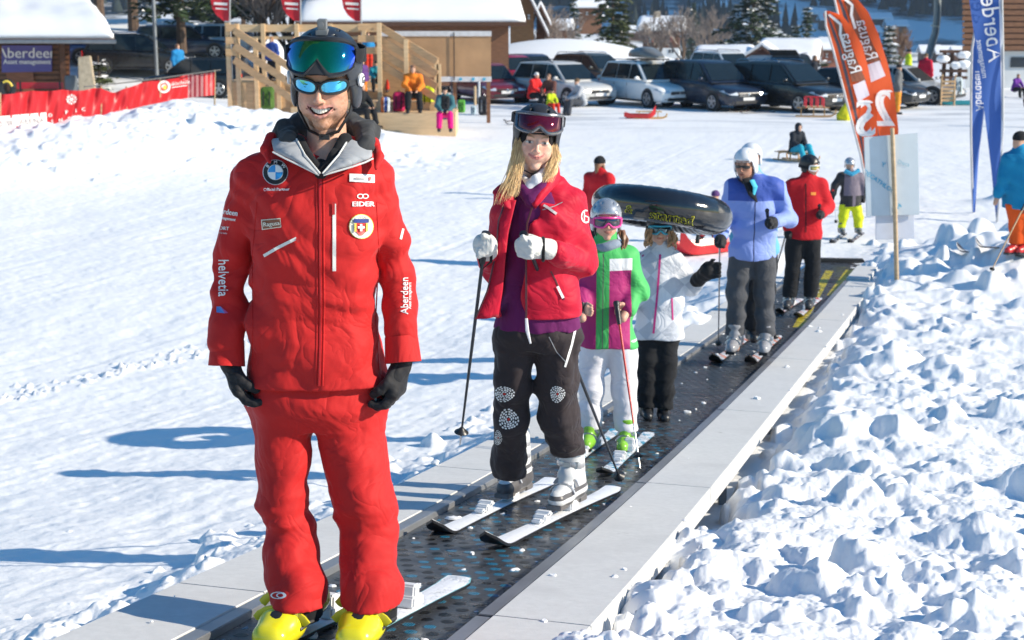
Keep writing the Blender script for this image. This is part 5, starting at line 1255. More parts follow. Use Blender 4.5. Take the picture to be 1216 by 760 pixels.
for f_, d in ((fL, dirL), (fR, dirR)):
    dd = unit(A([-.20, -1, -.05])) if f_ is fR else unit(A([-.34, -1, -.05]))
    ski_boot(mroot, f_ + A([0,0,.045]), dd, YEL, BLACKP, YB, s=1.05, vox=.0042, H=.13, lean=.02, wide=1.25)
WYD = 6.45
def W_(px, py, dy=0): return WY(px, py, WYD + dy)
wroot = empty('person', tuple(A([.08, WYD, belt_z(WYD)])), 'smiling blonde woman in open red jacket and black goggled helmet holding two ski poles', 'person')
CRIM = cloth('crimson_shell', (.52, .008, .035), .48, .28, .05, .2); PURP = cloth('purple_layer', (.13, .016, .10), .8, .3); BRNP = cloth('brown_black_pants', (.035, .027, .030), .62, .35)
WHT = cloth('white_top', (.72,.73,.78), .8, .2); MITT = cloth('white_leather', (.66,.66,.63), .5, .45)
wC = W_(637, 166.5, 0); wh = .243; wR = frame(.04, .06, .10); wtone = (.74,.46,.36)
Hs = head_mesh(wC, wh, wR, .0036, smile=1.3, full=1, teeth=False, neckto=W_(632, 232, .05))
Sb = SDF(W_(540, 400, .5) - A([0,.9,0]), W_(730, 180, .5), .014)
Sb.loft([(W_(380,395)[2], W_(638,375)[0], WYD, .16, .10), (W_(380,310)[2], W_(638,375)[0], WYD, .13, .09), (W_(380,250)[2], W_(640,375)[0], WYD, .15, .10), (W_(380,218)[2], W_(640,375)[0], WYD, .10, .07)], .02)
wA = dict(L=[W_(603,240,.02), W_(587,316,.0), W_(579,299,-.20)], R=[W_(680,240,.02), W_(693,315,-.02), W_(652,295,-.24)])
for q in wA.values(): Sb.chain(q, [.040,.028,.022], .02)
Sl = SDF(W_(570, 640, .5) - A([0,.9,0]), W_(710, 370, .5), .014)
Sl.rc(W_(620,395), W_(652,395), .08, .08); Sl.chain([W_(611,415), W_(607,490,.06), W_(605,548,.20)], [.065,.045,.030], .02); Sl.chain([W_(660,415), W_(664,490,.04), W_(673,522,.13)], [.065,.045,.030], .02)
hc = head_colors(wC, wh, wR, wtone, (.62,.22,.20), brow=(.36,.22,.13), smile=1.3, teeth=False, blush=.45)
combine('body', [Hs.mesh(1), Sb.mesh(1), Sl.mesh(1)], SKIN, wroot, [hc, wtone, wtone])
b = MB(wroot.location); V = []
for x0, x1 in [(-.085+i*.0175, -.085+(i+1)*.0175-.001) for i in range(10)]:
    def P(x, z): return HL(wC, wh, wR, (x, -.398 + 6*x*x, z + .032*(abs(x)/.12)**1.6))
    b.rings([[P(x0,-.238), P(x1,-.238), P(x1,-.238)+wR[:,1]*.003, P(x0,-.238)+wR[:,1]*.003], [P(x0,-.255), P(x1,-.255), P(x1,-.255)+wR[:,1]*.003, P(x0,-.255)+wR[:,1]*.003]])
b.build('teeth', mat('teeth_white', (.78,.74,.66)), wroot)
whl = helmet(wroot, wC, wh, wR, mat('helmet_charcoal', (.02,.02,.023), .45, 0, .2, 30), .0045, open_w=.28, sz=1.06, top=.03)
S = SDF(wC - wh*.8, wC + wh*.9, .0045); L = lambda p: HL(wC, wh, wR, p)      # black headband under the helmet
S.ell(L((0,.05,.10)), A((.345,.43,.40))*wh, R=wR); S.ell(L((0,-.45,-.22)), A((.275,.40,.50))*wh, .05*wh, 'sub', R=wR); S.build('headband', BLACKF, wroot, 1)
chin_strap(wroot, wC, wh, wR, BLACKP, whl, low=-.545, r=.012, w=.30)
REDL = lens_mat('red_lens', (.16, .004, .02), (.05, .0, .012), rough=.05, metal=.6)
goggles(wroot, wC, wh, wR, REDL, mat('dark_chrome', (.20,.20,.21), .25, .7, .05), BLACKF, z=.36, rx=.47, ry=.56, cy=.06, hh=.15, amax=.98, lean=.55, strap_r=(.46,.52), nose=.06, fr=.032)
BLOND = hair_mat('blonde_hair', (.92, .60, .31))
def K(px, py, dy): return W_(px, py, dy)
S = SDF(W_(580,250) - A([0,.25,0]), W_(680,130) + A([0,.2,0]), .0045)
S.chain([K(620,158,.0), K(615,180,-.03), K(611,204,-.05), K(606,226,-.09), K(603,238,-.115)], [.014,.022,.028,.022,.008], .02, ((0,1,0),.6)); S.chain([K(656,165,.01), K(659,186,-.02), K(655,202,-.05), K(650,212,-.08)], [.014,.022,.022,.008], .02, ((0,1,0),.6)); S.rc(K(638,165,.10), K(632,205,.10), .08, .06, k=.03)
S.warp(lambda P: folds(P, .005, (60,60,7), 4)); S.build('hair', BLOND, wroot, 1); locks = []
for i, dx in enumerate([-5,-1,3,7]):
    locks.append(([K(619+dx*.4,158,-.02), K(615+dx*.8,180,-.055), K(611+dx*.8,204,-.078), K(603+dx*1.3,226,-.112), K(599+dx*1.5,242-3*i,-.13)], .020))
for dx in (-4,0,4): locks.append(([K(655+dx*.4,166,-.02), K(659+dx,186,-.04), K(654+dx,202,-.07), K(649+dx,216,-.10)], .017))
hair_strands(wroot, 'hair_locks', BLOND, locks, n=26, rk=.05)
Zw = lambda y: float(W_(640, y)[2])
def secw(y, xl, xr, ry, dy=0): a, b_ = W_(xl, y), W_(xr, y); return (Zw(y), (a[0]+b_[0])/2, WYD+dy, (b_[0]-a[0])/2, ry)
S = SDF(W_(570, 405) - A([0,.25,0]), W_(715, 195) + A([0,.25,0]), .0065)
S.loft([secw(389,587,689,.135), secw(375,590,688,.132), secw(330,597,682,.115), secw(280,600,680,.12), secw(245,604,676,.115), secw(225,612,664,.09)], 0, pw=2.3)
S.chain([W_(617,214,-.02), W_(622,226,-.085), W_(632,238,-.11), W_(642,222,-.085), W_(652,208,-.02)], [.022,.026,.028,.026,.022], .015)
S.warp(lambda P: folds(P, .007, (12,12,8), 4) + .5*folds(P, .006, (24,24,18), 5)); S.build('pullover', PURP, wroot, 1)
S = SDF(W_(600, 250) - A([0,.25,0]), W_(670, 195) + A([0,.25,0]), .005); S.chain([W_(622,212,-.02), W_(628,222,-.085), W_(637,214,-.085), W_(646,204,-.03)], [.018,.022,.022,.018], .012); S.warp(lambda P: folds(P, .003, (30,30,30), 4)); S.build('undershirt', WHT, wroot, 1)
S = SDF(W_(548, 405) - A([0,.36,0]), W_(726, 180) + A([0,.30,0]), .0065)
S.loft([secw(384,578,692,.150,.01), secw(360,584,690,.146), secw(320,588,688,.138), secw(280,592,690,.140), secw(250,592,690,.132), secw(232,600,684,.105,.01), secw(218,618,664,.080,.015)], 0, pw=2.4)
S.rc(W_(608,234,.02), W_(625,220,.02), .055, .045, k=.03); S.rc(W_(676,236,.02), W_(655,220,.02), .055, .045, k=.03)
for y0, xa, xb, y1, xc, xd in ((205,620,652,232,612,648),(232,612,648,262,606,631),(262,606,631,300,600,624),(300,600,624,345,596,621),(345,596,621,400,588,622)):
    n = 6
    for t in np.linspace(0, 1, n, endpoint=False):
        l0, l1 = lerp([xa,y0],[xc,y1],t), lerp([xb,y0],[xd,y1],t); w = (l1[0]-l0[0])/2; c = (l0[0]+l1[0])/2
        p = W_(c, l0[1], -.10); hw = w*p[1]/F0*.98
        S.ell(p, A([hw, .13, .028]), .004, 'sub', R=np.eye(3), box=.004)
for q, rr in (('L', (.062,.056,.048)), ('R', (.062,.058,.048))):
    a = wA[q]; S.rc(a[0], a[1], rr[0], rr[1], k=.03); S.rc(a[1], lerp(a[1], a[2], .80), rr[1], rr[2], k=.012)
S.warp(lambda P: folds(P, .012, (11,11,14), 21) + .9*folds(P, .007, (20,20,24), 22) + folds(P, .007, (16,16,16), 23)*np.exp(-((P[:,2]-Zw(310))/.06)**2)*(P[:,0] > W_(668,300)[0]))
S.cut((0,0,-1), -WY(640, 380, WYD-.13)[2]); wj = S.build('jacket', CRIM, wroot, 1); WB_ = bvh_of(wj, wroot)
sheet('front_panel', ([W_(613,238,-.125), W_(604,275,-.17), W_(600,310,-.20), W_(597,345,-.20), W_(592,376,-.18)], [W_(600,236,-.10), W_(591,262,-.13), W_(588,300,-.17), W_(578,345,-.20), W_(564,379,-.20)]), CRIM, wroot, wj, th=.012, n=26, bow=.012, cr=.006, seed=5)
sheet('collar', ([W_(616,212,-.03), W_(611,222,-.075), W_(610,238,-.115), W_(609,250,-.135)], [W_(604,214,.0), W_(592,220,-.07), W_(584,228,-.10), W_(594,243,-.12)]), CRIM, wroot, wj, th=.010, bow=.02, seed=3)
sheet('collar', ([W_(656,196,.02), W_(651,208,-.05), W_(640,222,-.10), W_(630,240,-.13)], [W_(664,198,.02), W_(666,214,-.02), W_(655,226,-.09), W_(636,248,-.135)]), CRIM, wroot, wj, th=.010, bow=.02, seed=4)
WZ = mat('dark_zip', (.10,.03,.04), .35, .4, .1, 60)
b = MB(wroot.location); b.tube([W_(632,246,-.145), W_(626,265,-.155), W_(624.5,300,-.160), W_(625,345,-.160), W_(625,381,-.160)], .0045, 6); b.build('zip', WZ, wj, smooth=True)
b = MB(wroot.location); b.tube([W_(600,240,-.125), W_(592,262,-.142), W_(589,300,-.182), W_(579,345,-.212), W_(565,378,-.212)], .0035, 6); b.build('zip', WZ, wj, smooth=True)
b = MB(wroot.location); b.tube([W_(625,378,-.166), W_(626,392,-.168), W_(630,408,-.165)], [.006,.008,.004], 6, flat=.5); b.build('zip_pull', WHT, wj, smooth=True)
cord('pocket_zip', [(641,241),(650,246),(661,254)], 3.0, mat('silver_trim', (.55,.50,.50), .35, .3), wroot, wj, WB_, .004); cord('piping', [(626,252),(645,249),(658,245),(668,240)], 1.0, LGREY, wroot, wj, WB_, .003)
cord('seam_zip', [(654,322),(660,333),(670,356)], 1.6, WZ, wroot, wj, WB_, .003); cord('zip_pull', [(662,340),(669,354)], 3.2, WHT, wroot, wj, WB_, .008)
V, Fc = px_disc(696, 257, 6.0, 20, 4.7, 1.35); decal_px('badge', V, Fc, WHITEINK, wroot, wj, WB_, .003); cord('badge', [(694,252),(694,262)], 1.3, WHITEINK, wroot, wj, WB_, .003); cord('badge', [(694,256),(699,258),(699,262)], 1.3, WHITEINK, wroot, wj, WB_, .003)
S = SDF(W_(572, 590) - A([0,.35,0]), W_(702, 370) + A([0,.25,0]), .0068)
S.loft([secw(412,592,684,.10), secw(402,586,691,.125), secw(378,592,686,.115)], 0, pw=2.4)
def legw(pts, k=.010): S.chain([W_(x, y, dy) for x, y, dy, r in pts], [r for *_, r in pts], k)
legw([(611,412,0,.086),(609,455,.03,.080),(606,500,.08,.074),(605,545,.20,.078),(605,562,.24,.081)], .03)
legw([(660,412,-.01,.090),(661,455,.0,.086),(664,495,.04,.082),(670,518,.10,.080),(675,532,.15,.078)], .03)
S.warp(lambda P: folds(P, .010, (11,11,13), 31) + .9*folds(P, .005, (24,24,28), 34) + folds(P, .008, (8,8,40), 32)*(np.exp(-((P[:,2]-Zw(515))/.06)**2)*(P[:,0] > W_(640,500)[0]) + .5*np.exp(-((P[:,2]-Zw(540))/.05)**2)))
for x_, y_, d_ in ((605,567,.22), (674,539,.13)): S.ell(W_(x_, y_, d_) - A([0,0,.12]), (.13,.16,.12), 0, 'sub', R=np.eye(3), box=.01)
wt = S.build('trousers', BRNP, wroot, 1); WT = bvh_of(wt, wroot)
def flower(cx, cy, rx, ry, rot=0):
    parts = []; rg = random.Random(int(cx))
    for ring, (rr, n, s_) in enumerate(((.27,6,.11),(.48,10,.11),(.69,14,.11),(.90,18,.11))):
        for k in range(n):
            a = 2*math.pi*k/n + ring*.4 + rg.uniform(-.06,.06); r = rr*(1+.08*math.sin(3*a+cx)); px, py = cx+rx*r*math.cos(a), cy+ry*r*math.sin(a)
            V = []
            for t in np.linspace(0, 2*math.pi, 7)[:-1]:
                u, v = s_*.80*math.cos(t), s_*1.22*math.sin(t); V.append((px + rx*(u*math.cos(a)-v*math.sin(a)), py + ry*(u*math.sin(a)+v*math.cos(a))))
            parts.append((V, [[0,1,2,3,4,5]], WHITEINK, .0025))
    V, Fc = px_disc(cx, cy, rx*.13, 10, 0, ry/rx); parts.append((V, Fc, REDI, .003))
    obs = [decal_px('print', V, Fc, m, wroot, wt, WT, off) for V, Fc, m, off in parts]; V = []; Fc = []; mi = []
    for o_, pr in zip(obs, parts):
        if o_ is None: continue
        me = o_.data; b0 = len(V); V += [v.co[:] for v in me.vertices]; Fc += [[b0+i for i in p.vertices] for p in me.polygons]; mi += [0 if pr[2] is WHITEINK else 1]*len(me.polygons); bpy.data.objects.remove(o_)
    mesh_obj('flower_print', A(V), Fc, [WHITEINK, REDI], wt, mi=mi)
flower(599, 468, 12, 9.5); flower(604, 498, 12, 12.5); flower(591.5, 520, 4.5, 9); flower(662, 468, 9, 10)
cord('side_stripe', [(684,388),(679,410),(671,436)], 2.6, WHITEINK, wroot, wt, WT, .003)
cord('side_stripe', [(652,400),(661,418),(672,430)], .9, LGREY, wroot, wt, WT, .003)
WGL = W_(577,278,-.27); WGR = W_(622,279,-.30)
S = SDF(W_(548,330,-.5), W_(606,255,-.02), .0042); pL = W_(576,291,-.245)
S.ell(pL, (.050,.044,.050), 0); 
for j in range(4): S.rc(pL + A([.026-.016*j,-.036,.026-.014*j]), pL + A([.022-.016*j,-.042,-.014-.008*j]), .014, .013, k=.005)
S.rc(pL + A([.02,-.02,.03]), pL + A([-.006,-.046,.046]), .016, .013, k=.008); S.rc(pL, lerp(pL, wA['L'][1], .35), .042, .044, k=.02); S.warp(lambda P: folds(P, .0035, (34,34,34), 3)); S.build('mitten', MITT, wroot, 1)
S = SDF(W_(596,330,-.5), W_(676,260,-.02), .0042); pR = W_(627,293,-.27)
S.ell(pR, (.056,.046,.050), 0)
for j in range(4): S.rc(pR + A([-.034,-.030,.026-.018*j]), pR + A([.012,-.050,.022-.018*j]), .014, .0135, k=.005)
S.rc(pR + A([.02,-.02,.03]), pR + A([-.022,-.044,.046]), .016, .013, k=.008); S.rc(pR, W_(652,296,-.22), .046, .044, k=.02); S.warp(lambda P: folds(P, .0035, (34,34,34), 5)); S.build('mitten', MITT, wroot, 1)
b = MB(wroot.location); c = W_(645,296,-.24); b.tube([c + A([.0, .048*math.cos(t), .048*math.sin(t)]) for t in np.linspace(0, 2*math.pi, 17)], .007, 6, caps=False); b.build('wrist_strap', BLACKF, wroot, smooth=True)
pole('black ski pole planted in the snow in the right hand of the blonde woman', WGL, WY(546, 529, WYD-.05), mat('pole_anthracite', (.05,.055,.065), .35, .5), r=.0075)
pole('black ski pole leaning across the carpet in the left mitten of the blonde woman', WGR, belt_pt(738, 573, .012), mat('pole_anthracite', (.05,.055,.065)), r=.0085)
zw_ = belt_z(6.7)-belt_z(6.45)+.042; WB = panels('boot_white', (.66,.67,.68), [((.10,.095,.10), [((0,0,1), -9, zw_+.075)]), ((.66,.67,.68), [((0,0,1), zw_+.03, zw_+.055)])], .35, .05); WBG = mat('boot_grey', (.16,.15,.15), .4)
tL, aL, = belt_pt(512, 641, .004), belt_pt(655, 573, .004); tR, aR = belt_pt(575, 656, .004), belt_pt(728, 583, .004)
WS = ski_mat('ski_snowy', (.72,.73,.76), (.60,.62,.68), .95)
ski('white ski caked with snow under the right boot of the blonde woman', tL, aL, .115, WS, group='skis', bpos=.50, tw=.92)
ski('white ski caked with snow under the left boot of the blonde woman, nearer the board', tR, aR, .115, WS, group='skis', bpos=.50, tw=.92)
for t_, a_, (bx_, by_) in ((tL, aL, (606,605)), (tR, aR, (668,600))):
    d = unit(t_ - a_); p = (belt_pt(613,594) if t_ is tL else belt_pt(676,608)) + A([0,0,.042])
    ski_boot(wroot, p, d, WB, WBG, mat('buckle_grey', (.5,.5,.52), .3, .6), s=1.04, vox=.0045, H=.35, lean=.085)
SILH = mat('helmet_silver', (.45,.47,.50), .28, .6, .05, coat=.3); WHH = mat('helmet_white', (.74,.76,.80), .3, 0, .03, coat=.3)
GREENC = cloth('green_cloth', (.05,.42,.10), .6, .3); WHC = cloth('white_cloth', (.70,.69,.74), .65, .3)
def zrel(px, py, Y, root): return WY(px, py, Y)[2] - root
GY = 8.75; gz0 = belt_z(GY); gx0 = WY(721, 500, GY)[0]; gfoot = A([gx0, GY, gz0])
zr = lambda y: WY(721, y, GY)[2] - gz0
xr = lambda x: WY(x, 350, GY)[0] - gx0
X1, Y1, Z1 = (1,0,0), (0,1,0), (0,0,1)
MAG = (.36,.012,.14)
gjm = panels('green_magenta_panels', (.06,.44,.11), [(MAG, [(X1, xr(676), xr(748)), (Z1, -9, zr(304)), (Y1, -9, .1)]), ((.72,.73,.75), [(X1, xr(690), xr(749)), (Z1, zr(318), zr(304)), (Y1, -9, .1)]), ((.05,.40,.10), [(X1, xr(707), xr(722)), (Z1, -9, zr(300)), (Y1, -9, .1)]), ((.10,.10,.09), [(X1, xr(714), xr(715.2)), (Z1, -9, zr(298)), (Y1, -9, .1)])])
gw = WY(746, 366, GY-.10)
g = person('girl in green and magenta jacket and white trousers, pink goggles under a silver helmet', gfoot, 1.40, Y=GY, vox=.0075, jacket=gjm, pants=WHC, boots=mat('boot_green', (.22,.50,.04), .25, 0, .08, coat=.3), head=('helmet', SILH), hsz=1.22,
  gog=(lens_mat('smoke_lens', (.10,.09,.12), (.03,.02,.03), rough=.08), mat('pink_frame', (.75,.05,.30), .3), mat('pink_strap', (.5,.05,.22), .6), .0), bootkind='ski', boot_toes=[A([-.2,-1,0]), A([-.25,-1,0])],
  px=dict(head=(720,262), neck=(721,290), chest=(719,322), waist=(719,362), pel=(720,390), shL=(699,307), shR=(744,307), elL=(690,342), wrL=(691,366,-.14), elR=(757,345,.0), wrR=(746,366,-.10), hipL=(706,402), hipR=(738,402), kneeL=(702,455), kneeR=(741,455), ankL=(701,514,.0), ankR=(744,517,-.02)),
  tone=(.60,.34,.25), group=None, fists=[(gw, unit(A([-.9,-.4,.2])), unit(A([-.1,-.3,-1])), unit(A([.0,-.5,1.])), .15, .0095, (70,75,50)), (WY(692,366,GY-.14), unit(A([.3,-.9,0])), unit(A([.9,0,-.3])), A([0,0,1.]), .14, .0095, (70,75,50))], headR=frame(.05,.0,.0))
b = MB(g['root'].location); c_ = WY(721,291,GY-.01); b.tube([c_ + A([.062*math.cos(t), -.062*math.sin(t), .012*math.sin(t*2)]) for t in np.linspace(0, 2*math.pi, 19)], .030, 10, caps=False); b.build('neck_gaiter', cloth('grey_blue_fleece', (.25,.30,.38), .9), g['root'], smooth=True)
hair_strands(g['root'], 'hair', hair_mat('brown_hair', (.20,.09,.04)), [([WY(738,274,GY), WY(742,285,GY-.03), WY(741,300,GY-.05)], .022)], n=10)
pole('red child ski pole in the left hand of the girl in green and magenta', WY(732,360,GY-.20), belt_pt(760, 556, .01), RED_SH, BLACKP, r=.0075, lower=STEEL, strap=False)
pole('red child ski pole behind the woman in red, held by the girl in green', WY(691,361,GY-.18), belt_pt(660, 545, .01), RED_SH, BLACKP, r=.0075, strap=False)
SB = ski_mat('ski_blue_white', (.70,.74,.78), (.08,.42,.62), .45)
ski('short blue and white ski under the left green boot of the girl', belt_pt(714,568,.004), belt_pt(770,518,.004), .10, SB, group='skis', bpos=.55, rise=.05)
ski('short blue and white ski under the right green boot of the girl', belt_pt(668,560,.004), belt_pt(731,514,.004), .10, SB, group='skis', bpos=.55, rise=.05)
TY = 10.1; tz0 = belt_z(TY); tx0 = WY(782, 480, TY)[0]
def plaid():
    t = NT('grey_check_cloth'); mp = t.n('ShaderNodeMapping'); mp.inputs['Rotation'].default_value = (0, math.radians(45), 0); mp.inputs['Scale'].default_value = (1, .01, 1); t.l(t.tc.outputs['Object'], mp.inputs[0])
    ck = t.n('ShaderNodeTexChecker'); ck.inputs['Scale'].default_value = 9; ck.inputs[1].default_value = (.66,.68,.74,1); ck.inputs[2].default_value = (.47,.50,.57,1); t.l(mp.outputs[0], ck.inputs[0])
    t.set(col=ck.outputs[0], rough=.6, sheen=.1); fabric_bump(t, .3); return t.m
th = person('child in pale grey checked jacket and black trousers carrying an inflatable ring on the head', A([tx0, TY, tz0]), 1.34, Y=TY, vox=.008, jacket=plaid(), pants=BLACKF, boots=BLACKP, gloves=None, head=('helmet', BLACKP), hsz=1.2,
  gog=(lens_mat('blue_smoke_lens', (.06,.10,.12), (.10,.30,.40), rough=.08), mat('cyan_frame', (.05,.42,.58), .3), BLACKF, .02),
  px=dict(head=(783,272), neck=(784,298), chest=(783,322), waist=(783,358), pel=(782,384), shL=(765,314), shR=(802,313), elL=(752,345), wrL=(746,372,-.1), elR=(822,340,.02), wrR=(836,326,-.12), hipL=(771,396), hipR=(792,396), kneeL=(769,442), kneeR=(790,442), ankL=(768,482), ankR=(788,484)), tone=(.62,.36,.26))
S = SDF(WY(815,350,TY-.35), WY(865,295,TY+.2), .006); c = WY(842,321,TY-.16); S.ell(c, (.062,.055,.060)); S.rc(c, WY(828,333,TY-.08), .05, .05, k=.02)
for j in range(4): S.rc(c + A([.02,-.03,.045-.026*j]), c + A([.062,-.05,.05-.026*j]), .018, .016, k=.006)
S.rc(c + A([-.01,-.03,.04]), c + A([.02,-.06,.085]), .018, .015, k=.008); S.warp(lambda P: folds(P, .004, (30,30,30), 3)); S.build('glove', GL, th['root'], 1)
hair_strands(th['root'], 'hair', hair_mat('light_brown_hair', (.34,.19,.09)), [([WY(771,272,TY-.08), WY(769,284,TY-.09), WY(771,292,TY-.09)], .028), ([WY(797,274,TY-.08), WY(799,285,TY-.08), WY(797,293,TY-.08)], .028)], n=12)
tj = bvh_of(th['jacket'], th['root'])
cord('front_zip', [(784,302),(781,345),(776,396)], 2.4, mat('magenta_zip', (.55,.02,.20), .5), th['root'], th['jacket'], tj, .003); cord('pocket_zip', [(798,354),(799,380)], 1.8, MC['magenta_zip'], th['root'], th['jacket'], tj, .003); cord('shoulder_flash', [(757,298),(764,304)], 3, MC['magenta_zip'], th['root'], th['jacket'], tj, .003)
pole('slim ski pole held upright by the child with the black glove', WY(853,282,TY-.10)+A([-.02,0,0]), belt_pt(853,412,.01), STEEL, BLACKP, r=.006, strap=False) if False else None
rroot = empty('inflatable_ring', tuple(WY(786,247,TY)), 'big shiny black inflatable ring with yellow lettering carried on the head of a child', 'inflatable ring')
def ring():
    ex = unit(A([1, 0, -.150])); vd = unit(A([0, 1., -.20])); ey = unit(vd - ex*(vd@ex)); ez = np.cross(ex, ey); C = WY(786,249,TY); Rm, rm = .345, .130
    nU_, nV_ = 144, 30; V = []
    for i in range(nU_):
        a = 2*math.pi*i/nU_; cr = 1 - .030*max(0, math.cos(a*22))**6
        for j in range(nV_):
            b_ = 2*math.pi*j/nV_; inner = .5 - .5*math.cos(b_); wr = .010*inner**2*math.sin(a*44 + 2*math.sin(a*5)) ; r = rm*(1 + 0)*(1 - (1-cr)*(.4+.6*inner)) + wr*.5
            flat = .90; rad = Rm + r*math.cos(b_)*1.0; V.append(C + ex*rad*math.cos(a) + ey*rad*math.sin(a) + ez*r*flat*math.sin(b_))
    Fc = [[i*nV_+j, ((i+1)%nU_)*nV_+j, ((i+1)%nU_)*nV_+(j+1)%nV_, i*nV_+(j+1)%nV_] for i in range(nU_) for j in range(nV_)]
    t = NT('black_vinyl'); t.set(col=(.012,.013,.016), rough=.13, spec=.6, coat=.5); t.bump(t.noise(14, 3, stretch=(1,1,.3)), .25, .01)
    o = mesh_obj('tube', A(V) - A(rroot.location), A(Fc), t.m, rroot, True); bm = bmesh.new(); bm.from_mesh(o.data); bmesh.ops.recalc_face_normals(bm, faces=bm.faces); bm.to_mesh(o.data); bm.free()
    return o
ro = ring(); rb = bvh_of(ro, rroot)
YEL2 = mat('ring_yellow', (.75,.70,.03), .5, 0, 0)
text_px('lettering', 'started', 797, 259, 17, YEL2, rroot, ro, rb, rot=9.5, sx=1.10, off=.004, bold=1.6); text_px('lettering', '&', 746, 249, 14, YEL2, rroot, ro, rb, rot=9.5, off=.004, bold=1.2)
text_px('lettering', 'started', 797.5, 259.3, 16.4, BLACKINK, rroot, ro, rb, rot=9.5, sx=1.14, off=.008, bold=.2); text_px('lettering', '&', 746.5, 249.3, 13, BLACKINK, rroot, ro, rb, rot=9.5, off=.008)
text_px('lettering', 'get ready', 790, 247, 7, mat('ring_grey', (.07,.07,.08), .4, 0, 0), rroot, ro, rb, rot=9, sx=1.2, off=.004) if False else None
b = MB(rroot.location); p = WY(829,279,TY-.30); b.tube([p, WY(828,289,TY-.30)], [.012,.016], 10); b.build('valve', BLACKP, rroot, smooth=True)
BY = 13.0; bz0 = belt_z(BY); bx0 = WY(893, 420, BY)[0]; zb_ = lambda y: WY(893, y, BY)[2] - bz0
bjm = panels('periwinkle_jacket', (.24,.33,.72), [((.04,.09,.40), [(Z1, zb_(237), zb_(206)), (X1, -.26, .22)]), ((.03,.04,.12), [(X1, WY(892.3,270,BY)[0]-bx0, WY(893.6,270,BY)[0]-bx0), (Z1, -9, zb_(222)), (Y1, -9, .1)])])
GREYP = cloth('charcoal_trousers', (.075,.078,.088), .7, .35)
bm_ = person('man in periwinkle blue jacket and grey trousers with white helmet and dark glasses', A([bx0, BY, bz0]), 1.80, Y=BY, vox=.0105, fat=.90, jacket=bjm, pants=GREYP, boots=mat('boot_black_white', (.30,.30,.32), .3), gloves=GL, head=('helmet', WHH), hsz=1.08, bootkind='ski', boot_toes=[A([-.35,-1,0]), A([-.25,-1,0])],
  glasses=BLACKP, px=dict(head=(885,196,-.05), neck=(893,219), chest=(896,245), waist=(895,272), pel=(893,288), shL=(872,224), shR=(921,223), elL=(859,260), wrL=(856,282,-.22), elR=(936,260,.02), wrR=(919,264,-.25), hipL=(880,302), hipR=(906,302), kneeL=(875,352), kneeR=(908,352), ankL=(873,403), ankR=(909,404)), headR=frame(-.45,.08,.0), tone=(.42,.22,.15))
b = MB(bm_['root'].location); b.tube([WY(893,214,BY-.14), WY(897,222,BY-.17), WY(895,233,BY-.16)], [.03,.03,.012], 8, flat=.4); b.build('neck_warmer', mat('turquoise_cloth', (.05,.45,.60), .7), bm_['root'], smooth=True)
b = MB(bm_['root'].location); b.tube([WY(886,212,BY-.10), WY(893,230,BY-.15), WY(899,240,BY-.155)], [.05,.045,.01], 10, flat=.5); b.build('inner_layer', BLACKF, bm_['root'], smooth=True)
pole('slim grey ski pole in the left glove of the man in periwinkle blue', WY(911,250,BY-.30), belt_pt(921,403,.01), STEEL, BLACKP, r=.0085, strap=False)
pole('slim grey ski pole upright beside the right leg of the man in periwinkle blue', WY(855,264,BY-.26), belt_pt(853,412,.01), STEEL, BLACKP, r=.0085, strap=False)
SO = ski_mat('ski_white_orange', (.74,.74,.76), (.85,.22,.08), .30)
ski('white and orange ski with black tip under the right boot of the man in blue', belt_pt(846,433,.004), belt_pt(890,400,.004), .12, SO, group='skis', bpos=.5, rise=.09)
ski('white and orange ski with black tip under the left boot of the man in blue', belt_pt(889,435,.004), belt_pt(923,401,.004), .12, SO, group='skis', bpos=.5, rise=.09)
HY = 13.9
person('skier almost hidden behind the man in periwinkle blue, pale helmet showing above his', A([WY(896,400,HY)[0], HY, belt_z(HY)]), 1.80, Y=HY, vox=.014, jacket=cloth('pale_blue_cloth', (.12,.38,.55), .6), pants=BLACKF, boots=BLACKP, gloves=GL, head=('helmet', WHH), hsz=1.05, tone=(.55,.32,.22),
  px=dict(head=(892,188), neck=(893,208), chest=(896,235), waist=(896,258), pel=(896,285), shL=(882,222), shR=(910,222), elL=(880,246), wrL=(884,270), elR=(912,246), wrR=(908,270), hipL=(893,300), hipR=(908,300), kneeL=(893,345), kneeR=(908,345), ankL=(893,390), ankR=(908,390)))
RY = 16.5; rz0 = belt_z(RY); rx0 = WY(953, 370, RY)[0]
rj = person('boy in plain red jacket and black trousers with black helmet looking aside', A([rx0, RY, rz0]), 1.58, Y=RY, vox=.0115, jacket=cloth('boy_red', (.50,.012,.02), .7, .2), pants=BLACKF, boots=mat('boot_black', (.05,.05,.055), .3), gloves=GL, head=('helmet', BLACKP), hsz=1.12, bootkind='ski', boot_toes=[A([-.35,-1,0]), A([-.3,-1,0])],
  gog=(lens_mat('gold_lens', (.55,.42,.12), (.30,.35,.20), rough=.08), WHITEP, BLACKF, .0), headR=frame(.75,.1,0), tone=(.50,.28,.20),
  px=dict(head=(962,198), neck=(959,213), chest=(957,232), waist=(957,254), pel=(955,270), shL=(940,222), shR=(974,221), elL=(936,248), wrL=(936,272,-.05), elR=(983,245,.02), wrR=(976,253,-.14), hipL=(945,284), hipR=(963,284), kneeL=(941,322), kneeR=(965,322), ankL=(937,356), ankR=(962,356)))
jb = bvh_of(rj['jacket'], rj['root']); cord('front_zip', [(957,218),(957,276)], 1.2, BLACKF, rj['root'], rj['jacket'], jb, .004); cord('badge', [(963,230),(969,230)], 3.5, mat('badge_orange', (.75,.25,.03), .5, 0, 0), rj['root'], rj['jacket'], jb, .004)
